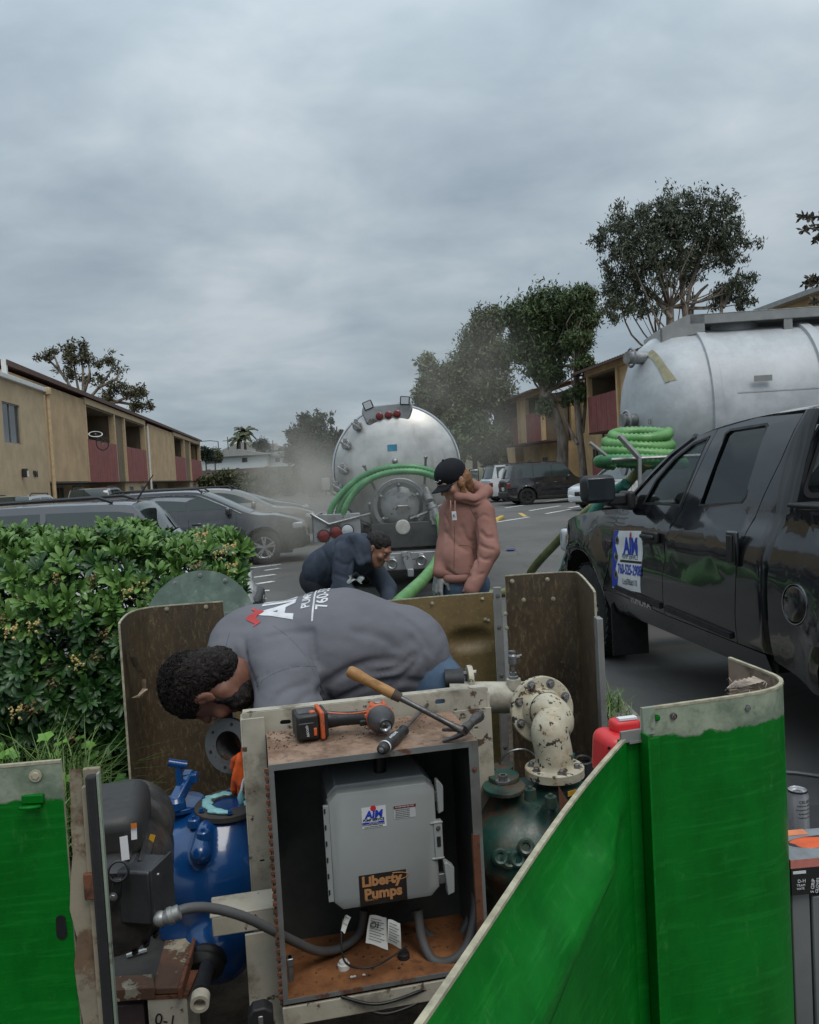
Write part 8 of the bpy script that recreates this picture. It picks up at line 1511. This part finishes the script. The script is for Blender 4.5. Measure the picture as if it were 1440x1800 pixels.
sp = [('c', Q(455, 1152, 2.74), Q(600, 1150, 2.76), .170, .212, .05), ('c', Q(600, 1150, 2.76), Q(700, 1155, 2.80), .212, .172, .06), ('e', Q(610, 1200, 2.80), (.24, .17, .15), None, .06), ('c', Q(478, 1150, 2.60), Q(506, 1205, 2.50), .092, .098, .035), ('c', Q(506, 1205, 2.50), Q(508, 1262, 2.44), .098, .108, .015), ('c', Q(455, 1165, 2.92), Q(490, 1250, 2.88), .09, .09, .05), ('c', Q(700, 1160, 2.80), Q(722, 1190, 2.82), .165, .135, .06), ('c', Q(414, 1160, 2.64), Q(455, 1160, 2.68), .078, .13, .05)]
cr = pixfold(sp, W1, [(((548, 1108), (552, 1150), (566, 1200), (584, 1240)), .009, .020), (((440, 1200), (490, 1176), (540, 1172)), .004, .005), (((560, 1215), (600, 1185), (650, 1165), (700, 1160)), .014, .012), (((590, 1232), (650, 1205), (700, 1196), (742, 1200)), .011, .011), (((640, 1180), (690, 1178), (730, 1150)), .010, .008), (((700, 1080), (735, 1110), (760, 1150)), .014, .006), (((725, 1120), (748, 1160), (752, 1210)), .010, .010), (((680, 1215), (720, 1180), (745, 1140)), .009, .010), (((470, 1120), (510, 1112), (545, 1112)), .012, .005), (((425, 1120), (435, 1160), (452, 1215)), .008, .007), (((410, 1130), (420, 1175), (440, 1225)), .006, .005), (((620, 1110), (670, 1120), (700, 1140)), .018, .004), (((470, 1245), (500, 1215), (545, 1200)), .008, .007), (((520, 1240), (545, 1220), (570, 1222)), .008, .006)])
shirt = organic('shirt', sp, .0085, MSH, m1, extra=folds([(a, b, w*.8, h*1.25) for a, b, w, h in cr], .0085, 8, 2, (1, 1, 2.4)), smooth=1)
MB().lathe([(-.008, .077), (.0, .082), (.008, .080), (.012, .076)], Q(425, 1176, 2.62), (P(455, 1170, 2.68)-P(405, 1182, 2.60)), 30, cap0=False, cap1=False).obj('collar', MSH, shirt)
MSEAM = flat('shirt_seam', (.095, .095, .108), .9, bump=0)
apply_mods(shirt); bvh = BVHTree.FromPolygons([v.co.copy() for v in shirt.data.vertices], [tuple(p.vertices) for p in shirt.data.polygons])
sh0 = P(480, 1040, 2.74)-W1+Vector((0, .035, 0))
def onshirt(X, Y, off=.0016):
    h_ = bvh.ray_cast(Vector((X, Y, 2.5)), Vector((0, 0, -1)))[0]; return h_+Vector((0, -.001, off)) if h_ and h_.z > .9 else None
def shtext(t_, px_, size, dy=0., mt=MWHP, **k):
    X0 = P(px_, 1040, 2.72).x-W1.x; return text_mesh(t_, size, mt, 'print', shirt, mapfn=lambda x, y_: onshirt(X0-y_, sh0.y+dy+x), grid=.012, **k)
MWP = worn('shirt_print', (.60, .60, .62), (.18, .18, .20), .72, 40, .8, dirt_amt=.1)
shtext('AIM', 494, .150, -.055, MWP, bold=.006, sx=.85); shtext('PUMP SERVICE', 541, .040, -.02, MWP, bold=.0008, sx=.9); shtext('760-525-2908', 570, .056, -.02, MWP, bold=.001, sx=.85)
X0 = P(553, 1040, 2.72).x-W1.x; MB().grid(lambda u, v: onshirt(X0+.006*v, sh0.y-.19+.28*u) or Vector((X0, sh0.y, 1.0)), 40, 2).obj('print', MWP, shirt, fixn=False); X0 = P(452, 1050, 2.70).x-W1.x; MB().grid(lambda u, v: onshirt(X0+.034*(v-.5)*math.sin(math.pi*min(1, u*1.1+.05))+.012*math.sin(u*14), sh0.y-.17+.10*u, .0022) or Vector((X0, sh0.y, 1.0)), 24, 8).obj('print', flat('print_red_soft', (.50, .05, .05), .8), shirt, fixn=False)
MJN = cloth('denim', (.045, .075, .125), (.095, .14, .205), 6, weave=300)
jn = [('e', Q(738, 1180, 2.84), (.118, .18, .145), None, .05), ('c', Q(770, 1200, 2.96), tuple(Vector((.06, .16, .50))), .10, .075, .05), ('c', tuple(Vector((.06, .16, .50))), tuple(Vector((.02, .16, .10))), .075, .065, .03), ('c', Q(768, 1210, 2.74), tuple(Vector((.04, -.12, .50))), .10, .075, .05), ('c', tuple(Vector((.04, -.12, .50))), tuple(Vector((.0, -.13, .10))), .075, .065, .03)]
organic('jeans', jn, .012, MJN, m1, extra=folds([(Q(780, 1130, 2.7), Q(790, 1210, 2.72), .008, .005), (Q(770, 1160, 2.66), Q(785, 1230, 2.66), .008, .005)], .005, 9, 5))
MBOOT = flat('boot_brown', (.06, .04, .025), .7)
for y in (.16, -.13): organic('boot', [('e', (-.07, y, .035), (.13, .05, .045), None, .02), ('c', (.02, y, .04), (.02, y, .14), .05, .055, .02)], .012, MBOOT, m1)
glv = lambda w, d_, n_, sd, cu_, s=1.06: rel(hand_prims(w, d_, n_, sd, cu_, s), W1)
organic('glove', glv(P(440, 1322, 2.42), (-.25, -.05, -1), (.2, 1, 0), 1, .75), .0036, MGLV, m1, extra=lumps(50, .0012, 2), smooth=1); organic('glove', glv(P(478, 1322, 2.56), (-.2, -.1, -1), (-.3, -1, 0), -1, .9), .0036, MGLV, m1, smooth=1)
bs_ = thing('brush', 'pale handled sealant brush held by the orange gloved hand over the blue pump', 'brush', P(424, 1395, 2.40)); B_ = Vector(bs_.location); MB().tube([P(436, 1350, 2.41)-B_, P(428, 1372, 2.405)-B_, P(424, 1392, 2.40)-B_], [.005, .0042, .0038], 10).obj('handle', MWHP, bs_); MB().tube([P(424, 1390, 2.40)-B_, P(423, 1402, 2.40)-B_, P(424, 1412, 2.40)-B_], [.005, .010, .007], 10).obj('bristles', MSEAL, bs_)
def seam(body, O, bv_, pts, mt, par, r=.0009, name='seam'):
    q = [bv_.ray_cast(CP-O, ray(p.x, p.y).normalized())[0] for p in smooth_path([Vector((x, y, 0)) for x, y in pts], 7)]; q = [p for p in q if p]
    if len(q) > 2: MB().tube(q, r, 5).obj(name, mt, par, ang=80)
for ln in (((480, 1100), (505, 1118), (535, 1150), (556, 1190), (580, 1238)), ((436, 1226), (470, 1190), (520, 1172), (556, 1172)), ((404, 1112), (398, 1140), (408, 1180), (430, 1228))): seam(shirt, W1, bvh, ln, MSEAM, shirt)
# ---------------------------------------------------------------- the man in the rusty pink hoodie
W2 = P(820, 1040, 5.0); W2.z = .0; W2.z = .08; m2 = thing('person', 'person standing in faded pink hoodie and black cap looking down', 'person', W2)
Q = lambda x, y, d: tuple(P(x, y, d)-W2)
H2 = P(796, 846, 4.96); F2 = frame((-.62, -.42, -.70), (-.42, -.22, .86)); join_mesh('body', [surface(rel(head_prims(H2, F2, .98), W2)+[('c', tuple(H2-W2+F2 @ Vector((0, -.02, -.05))), Q(822, 890, 5.0), .052, .066, .03)], .0055, 'h'), surface([('c', Q(822, 900, 5.0), Q(816, 1010, 5.06), .09, .08, .05), ('c', Q(850, 905, 4.92), Q(856, 975, 4.86), .05, .042, .03), ('c', Q(856, 975, 4.86), Q(826, 1044, 4.78), .042, .03, .03), ('c', Q(792, 905, 5.1), Q(786, 960, 5.06), .05, .042, .03), ('c', Q(786, 960, 5.06), Q(772, 1012, 4.94), .042, .028, .03)], .015, 'b')], [SK3], m2); eyes(m2, H2, F2, .98, W2)
f_ = np.array(F2); hq = lambda x, y, z: tuple(H2-W2+F2 @ Vector((x, y, z)))
organic('hair', [('e', hq(0, -.045, -.015), (.088, .075, .090), f_, .01), ('e', hq(0, -.055, -.08), (.070, .045, .050), f_, .03), ('c', hq(-.078, .005, -.02), hq(-.074, .02, -.075), .022, .016, .02), ('c', hq(.078, .005, -.02), hq(.074, .02, -.075), .022, .016, .02)], .006, HR3, m2, extra=lumps(40, .010, 6), smooth=1)
MCAP = cloth('black_cap', (.010, .011, .014), (.018, .019, .023), 6); cap = organic('cap', [('e', hq(0, -.010, .052), (.088, .106, .088), f_, .01), ('-e', hq(0, -.01, -.062), (.14, .16, .080), f_, .008)], .006, MCAP, m2, smooth=2)
MB().grid(lambda u, v: hq((2*u-1)*.075*(1-.12*v), .080+(.085*v)*(1-.35*(2*u-1)**2)-.028*(2*u-1)**2, .030-.012*v-.022*(2*u-1)**2), 15, 8).obj('brim', MCAP, cap, ang=180).modifiers.new('s', 'SOLIDIFY').thickness = .005; MB().sph(hq(0, -.01, .141), .008, 10, 6).obj('button', MCAP, cap)
MB().tube([hq(-.035+.01*i, .094+.002*i, .058+.006*math.sin(i*1.7)) for i in range(7)], .0018, 5).obj('emblem', MWHP, cap)
MHD = cloth('pink_hoodie', (.235, .115, .092), (.315, .165, .135), 5)
hd2 = [('c', Q(818, 908, 5.04), Q(812, 1000, 5.04), .148, .150, .05), ('c', Q(802, 980, 4.99), Q(811, 1004, 5.0), .125, .138, .05), ('c', Q(797, 893, 5.10), Q(846, 900, 4.98), .074, .080, .05), ('c', Q(850, 902, 4.93), Q(860, 968, 4.84), .072, .060, .014), ('c', Q(860, 968, 4.84), Q(829, 1036, 4.76), .060, .046, .03), ('c', Q(790, 902, 5.08), Q(784, 958, 5.02), .064, .054, .014), ('c', Q(784, 958, 5.02), Q(773, 1005, 4.92), .054, .042, .02), ('c', Q(806, 874, 4.90), Q(838, 880, 4.90), .030, .036, .010), ('c', Q(838, 880, 4.92), Q(854, 864, 5.06), .040, .042, .010), ('c', Q(854, 864, 5.06), Q(826, 850, 5.16), .042, .038, .02), ('c', Q(806, 874, 4.92), Q(800, 864, 5.06), .03, .03, .02)]
cr2 = pixfold(hd2, W2, [(((836, 905), (834, 950), (838, 990), (834, 1015)), .010, .022), (((800, 900), (799, 950), (800, 1000)), .006, .005), (((846, 935), (856, 945), (868, 944)), .010, .014), (((844, 958), (856, 964), (868, 966)), .009, .013), (((842, 978), (852, 984), (862, 982)), .009, .010), (((832, 1004), (842, 1010), (850, 1008)), .008, .009), (((784, 1000), (806, 1014), (828, 1012)), .010, .010), (((783, 935), (800, 955), (822, 968)), .012, .008), (((808, 955), (832, 962), (834, 992), (828, 998)), .005, .009), (((782, 905), (790, 925), (786, 950)), .008, .008), (((830, 866), (846, 858), (852, 850)), .006, .012), (((814, 880), (834, 884), (852, 876)), .007, .012), (((838, 915), (850, 905), (862, 910)), .009, .007), (((812, 925), (820, 945), (832, 955)), .012, .007)])
hoodie = organic('hoodie', hd2, .0085, MHD, m2, extra=folds([(a, b, w*.8, h*1.15) for a, b, w, h in cr2], .005, 12, 8, (1, 1, .7)), smooth=2)

for x, y, d in ((790, 1022, 4.98), (815, 1026, 4.96)): pass
MB().lathe([(-.022, .150), (-.01, .160), (.012, .160), (.024, .150)], Q(813, 1012, 5.0), (0, 0, 1), 40, cap0=False, cap1=False, sq=.9).obj('waistband', MHD, hoodie); MB().cyl(Q(831, 1030, 4.795), Q(824, 1046, 4.77), .049, .042, 18).obj('cuff', MHD, hoodie); MB().cyl(Q(775, 1001, 4.955), Q(771, 1014, 4.93), .045, .040, 18).obj('cuff', MHD, hoodie)
for (a, b) in (((800, 880), (797, 935)), ((792, 880), (791, 900))): MB().tube([Q(a[0], a[1], 4.83), Q((a[0]+b[0])/2+1, (a[1]+b[1])/2, 4.80), Q(b[0], b[1], 4.80)], .004, 6, sub=3).obj('drawstring', MHD, hoodie)
a = P(794, 899, 4.79)-W2; tg_ = MB().add([a, a+Vector((.026, -.004, 0)), a+Vector((.028, -.004, -.052)), a+Vector((.002, 0, -.052))], [(0, 1, 2, 3)]).obj('paper_label', MWHP, hoodie, fixn=False); text_mesh('K', .03, MBLKP, 'print', tg_, Matrix.Translation(a+Vector((.014, -.008, -.026))) @ Matrix(((1, 0, 0, 0), (0, 0, -1, 0), (0, 1, 0, 0), (0, 0, 0, 1))), .0005)
jn = [('e', Q(816, 1026, 5.02), (.150, .130, .10), None, .04), ('c', Q(804, 1034, 4.98), (-.06, -.03, .50), .092, .068, .05), ('c', (-.06, -.03, .50), (-.05, .0, .06), .068, .06, .02), ('c', Q(832, 1034, 5.04), (.09, .05, .50), .092, .068, .05), ('c', (.09, .05, .50), (.09, .08, .06), .068, .06, .02)]
organic('jeans', jn, .012, MJN, m2, extra=folds([], .007, 12, 5))
for x, y in ((-.05, 0), (.09, .08)): organic('shoe', [('e', (x-.05, y-.04, .025), (.12, .06, .04), None, .02), ('c', (x, y, .03), (x, y, .09), .045, .05, .02)], .012, MBOOT, m2)
MGG = cloth('grey_glove', (.20, .20, .20), (.32, .32, .31), 30)
organic('glove', rel(hand_prims(P(771, 1012, 4.93), (-.12, -.1, -1), (.6, .5, 0), -1, .5, 1.12), W2), .005, MGG, m2, smooth=1); organic('glove', rel(hand_prims(P(825, 1044, 4.77), (-.15, -.1, -1), (-.6, .3, 0), 1, .5, 1.12), W2), .005, MGG, m2, smooth=1)
apply_mods(hoodie); bv2 = BVHTree.FromPolygons([v.co.copy() for v in hoodie.data.vertices], [tuple(p.vertices) for p in hoodie.data.polygons]); MSM2 = flat('hoodie_seam', (.13, .062, .05), .9, bump=0)
for ln in (((826, 893), (838, 915), (842, 950), (838, 980)), ((806, 958), (828, 962), (834, 985), (828, 1000)), ((800, 890), (799, 940), (798, 1000)), ((784, 1000), (806, 1010), (828, 1008))): seam(hoodie, W2, bv2, ln, MSM2, hoodie, .002)
# ---------------------------------------------------------------- the man stooping in the navy hoodie
W3 = P(575, 1060, 6.35); W3.z = .0; m3 = thing('person', 'person in navy hoodie stooping with dark short hair below the tank truck', 'person', W3)
Q = lambda x, y, d: tuple(P(x, y, d)-W3)
H3 = P(664, 966, 6.12); F3 = frame((.62, -.36, -.62), (.52, -.10, .80)); join_mesh('body', [surface(rel(head_prims(H3, F3, 1.04), W3)+[('c', tuple(H3-W3+F3 @ Vector((0, -.02, -.05))), Q(630, 975, 6.2), .058, .072, .03)], .0058, 'h'), surface([('c', Q(620, 980, 6.2), Q(565, 1005, 6.38), .14, .14, .05), ('c', Q(605, 975, 6.05), Q(600, 1040, 5.95), .055, .045, .03), ('c', Q(600, 1040, 5.95), Q(650, 1075, 5.9), .045, .03, .03), ('c', Q(640, 985, 6.4), Q(680, 1040, 6.35), .055, .045, .03), ('c', Q(680, 1040, 6.35), Q(680, 1080, 6.1), .045, .03, .03)], .016, 'b')], [SK2], m3); eyes(m3, H3, F3, 1.04, W3)
f_ = np.array(F3); hq = lambda x, y, z: tuple(H3-W3+F3 @ Vector((x, y, z)))
organic('hair', [('e', hq(0, -.022, .050), (.086, .100, .086), f_, .01), ('e', hq(0, -.055, -.012), (.074, .055, .066), f_, .03), ('-e', hq(0, .135, -.03), (.10, .078, .095), f_, .012), ('-e', hq(-.10, .0, -.03), (.036, .036, .042), f_, .008), ('-e', hq(.10, .0, -.03), (.036, .036, .042), f_, .008)], .0055, HR2, m3, extra=lumps(50, .006, 2), smooth=1)
MNV = cloth('navy_hoodie', (.028, .036, .052), (.050, .062, .086), 5)
h3_ = [('c', Q(618, 976, 6.2), Q(568, 1003, 6.36), .175, .165, .05), ('c', Q(632, 968, 6.10), Q(640, 985, 6.36), .11, .11, .05), ('c', Q(604, 972, 6.04), Q(600, 1035, 5.94), .085, .074, .04), ('c', Q(600, 1035, 5.94), Q(645, 1070, 5.9), .07, .05, .03), ('c', Q(648, 985, 6.40), Q(682, 1035, 6.34), .08, .07, .04), ('c', Q(682, 1035, 6.34), Q(682, 1070, 6.12), .066, .05, .03), ('c', Q(618, 950, 6.04), Q(640, 946, 6.22), .040, .036, .02), ('c', Q(640, 946, 6.22), Q(646, 985, 6.02), .034, .03, .02), ('c', Q(618, 950, 6.04), Q(634, 990, 5.98), .034, .03, .02)]
cr3 = pixfold(h3_, W3, [(((588, 945), (584, 985), (582, 1030)), .010, .016), (((620, 985), (612, 1005), (616, 1030)), .010, .012), (((560, 950), (554, 985), (556, 1020)), .010, .008), (((590, 985), (604, 992), (618, 992)), .010, .010), (((588, 1008), (602, 1014), (616, 1016)), .010, .010), (((612, 944), (622, 965), (632, 988)), .008, .012), (((600, 950), (596, 965), (600, 980)), .010, .006), (((566, 965), (576, 990), (572, 1020)), .012, .008)])
hd3 = organic('hoodie', h3_, .010, MNV, m3, extra=folds(cr3, .008, 9, 12))
prt = flat('faded_print', (.30, .33, .33), .8, var=.35, sc=30)
apply_mods(hd3); bv3 = BVHTree.FromPolygons([v.co.copy() for v in hd3.data.vertices], [tuple(p.vertices) for p in hd3.data.polygons])
def proj3(x, y):
    d_ = ray(x, y); h_ = bv3.ray_cast(CP-W3, d_.normalized())[0]; return (h_-d_.normalized()*.004) if h_ else Vector(Q(x, y, 5.9))
MB().grid(lambda u, v: proj3(612+26*u+3*math.sin(v*6), 1012+14*v-5*math.sin(u*3.1)+2*math.sin(u*9)), 9, 6).obj('print', prt, hd3, fixn=False)
pt_ = [('e', Q(562, 1018, 6.42), (.16, .17, .14), None, .04), ('c', Q(562, 1030, 6.52), (.10, .22, .48), .10, .075, .05), ('c', (.10, .22, .48), (-.02, .20, .06), .075, .06, .02), ('c', Q(560, 1030, 6.32), (.08, -.06, .46), .10, .075, .05), ('c', (.08, -.06, .46), (-.04, -.04, .06), .075, .06, .02)]
organic('trousers', pt_, .014, cloth('dark_trousers', (.02, .022, .028), (.035, .038, .045)), m3)
for y in (.20, -.04): organic('boot', [('e', (.02, y, .03), (.13, .055, .045), None, .02), ('c', (-.03, y, .03), (-.03, y, .10), .05, .055, .02)], .014, MBOOT, m3)
organic('glove', rel(hand_prims(P(650, 1076, 5.9), (.7, 0, -.6), (0, .5, -.8), 1, .7, 1.1), W3), .006, MGG, m3, smooth=1); organic('glove', rel(hand_prims(P(682, 1076, 6.08), (.3, -.5, -.8), (0, .5, .2), -1, .7, 1.1), W3), .006, MGG, m3, smooth=1)
# ---------------------------------------------------------------- bicycle hanging on the near balcony, yellow wheel stop, blue rag
bk = thing('bicycle', 'bicycle hanging from the first red balcony of the tan building', 'bicycle', P(174, 775, 38.5)); B_ = Vector(bk.location)
w1, w2 = P(168, 763, 38.5)-B_, P(180, 780, 38.4)-B_
for c_, ax_, mt_ in ((w1, (.2, -.45, .9), MWHT), (w2, (.75, -.75, .1), MRUB)): o = MB().lathe([(-.02, .29), (0, .32), (.02, .29), (0, .27), (-.02, .29)], c_, ax_, 26, cap0=False, cap1=False).obj('wheel', mt_, bk); MB().lathe([(-.03, .03), (.03, .03)], c_, ax_, 8).obj('hub', MSTEEL, o)
MB().tube([w1, (w1+w2)/2+Vector((-.2, 0, .25)), w2], .025, 6).tube([w1, (w1+w2)/2+Vector((.25, 0, -.1)), w2], .02, 6).obj('frame', MPLAST, bk)
a = G(878, 914); ws = MB().prism([(-.75, 0), (.75, 0), (.70, .10), (-.70, .10)], -.07, .07).obj('wheel_stop', MYEL, None, bev=.02); ws.location = (a.x, a.y, 0); ws.rotation_euler = (0, 0, LA+1.2); tag(ws, 'faded yellow wheel stop beside the pink hoodie', 'wheel stop')
a = G(898, 968); rgm = MB().grid(lambda u, v: (.16*(u-.5), .3*(v-.5), .01+.02*mnoise.noise((u*4, v*4, 0))+.02), 8, 8).obj('blue_rag', flat('rag_blue', (.03, .06, .20), .8), None); rgm.location = a; tag(rgm, 'small blue rag lying on the asphalt', 'rag')
# ================================================================ DRIFTING VAPOUR
def vapour(name, label, blobs, dens, sc, seed, col=(.78, .74, .66)):
    m = bpy.data.materials.new(name); m.use_nodes = True; t = m.node_tree; t.nodes.clear(); n = t.nodes.new; k = t.links.new
    o = n('ShaderNodeOutputMaterial'); v = n('ShaderNodeVolumePrincipled'); v.inputs['Color'].default_value = (*col, 1); v.inputs['Anisotropy'].default_value = .2; k(v.outputs[0], o.inputs['Volume'])
    tc_ = n('ShaderNodeTexCoord'); ns = n('ShaderNodeTexNoise'); ns.inputs['Scale'].default_value = sc; ns.inputs['Detail'].default_value = 4; ns.inputs['Distortion'].default_value = .6
    mp = n('ShaderNodeMapping'); mp.inputs['Location'].default_value = (seed, seed*2, 0); k(tc_.outputs['Object'], mp.inputs[0]); k(mp.outputs[0], ns.inputs[0])
    # radial fall-off inside the unit ball
    ln = n('ShaderNodeVectorMath'); ln.operation = 'LENGTH'; k(tc_.outputs['Object'], ln.inputs[0]); r1_ = n('ShaderNodeMapRange'); r1_.interpolation_type = 'SMOOTHSTEP'; k(ln.outputs['Value'], r1_.inputs[0]); r1_.inputs[1].default_value = 1.0; r1_.inputs[2].default_value = .15; 
    r2_ = n('ShaderNodeMapRange'); k(ns.outputs[0], r2_.inputs[0]); r2_.inputs[1].default_value = .38; r2_.inputs[2].default_value = .68; r2_.inputs[3].default_value = .12
    mu = n('ShaderNodeMath'); mu.operation = 'MULTIPLY'; k(r1_.outputs[0], mu.inputs[0]); k(r2_.outputs[0], mu.inputs[1]); m2_ = n('ShaderNodeMath'); m2_.operation = 'MULTIPLY'; k(mu.outputs[0], m2_.inputs[0]); m2_.inputs[1].default_value = dens; k(m2_.outputs[0], v.inputs['Density'])
    c, r, rot = blobs; o_ = MB().sph((0, 0, 0), 1, 24, 14).obj('vapour', m, None); o_.location = c; o_.scale = r; o_.rotation_euler = rot; o_['kind'] = 'stuff'; return o_
vapour('vapour_low', '', (P(520, 880, 14.6), (1.25, 1.3, 1.7), (0, 0, 0)), 1.3, 1.7, 3); vapour('vapour_mid', '', (P(545, 815, 17), (1.5, 1.6, 2.0), (0, .3, 0)), .40, 1.6, 7); vapour('vapour_high', '', (P(815, 700, 24), (3.4, 3.0, 3.4), (0, .4, 0)), .17, 1.5, 11); vapour('vapour_near', '', (P(640, 880, 9.6), (1.7, .7, 1.1), (0, 0, 0)), .32, 1.6, 15)
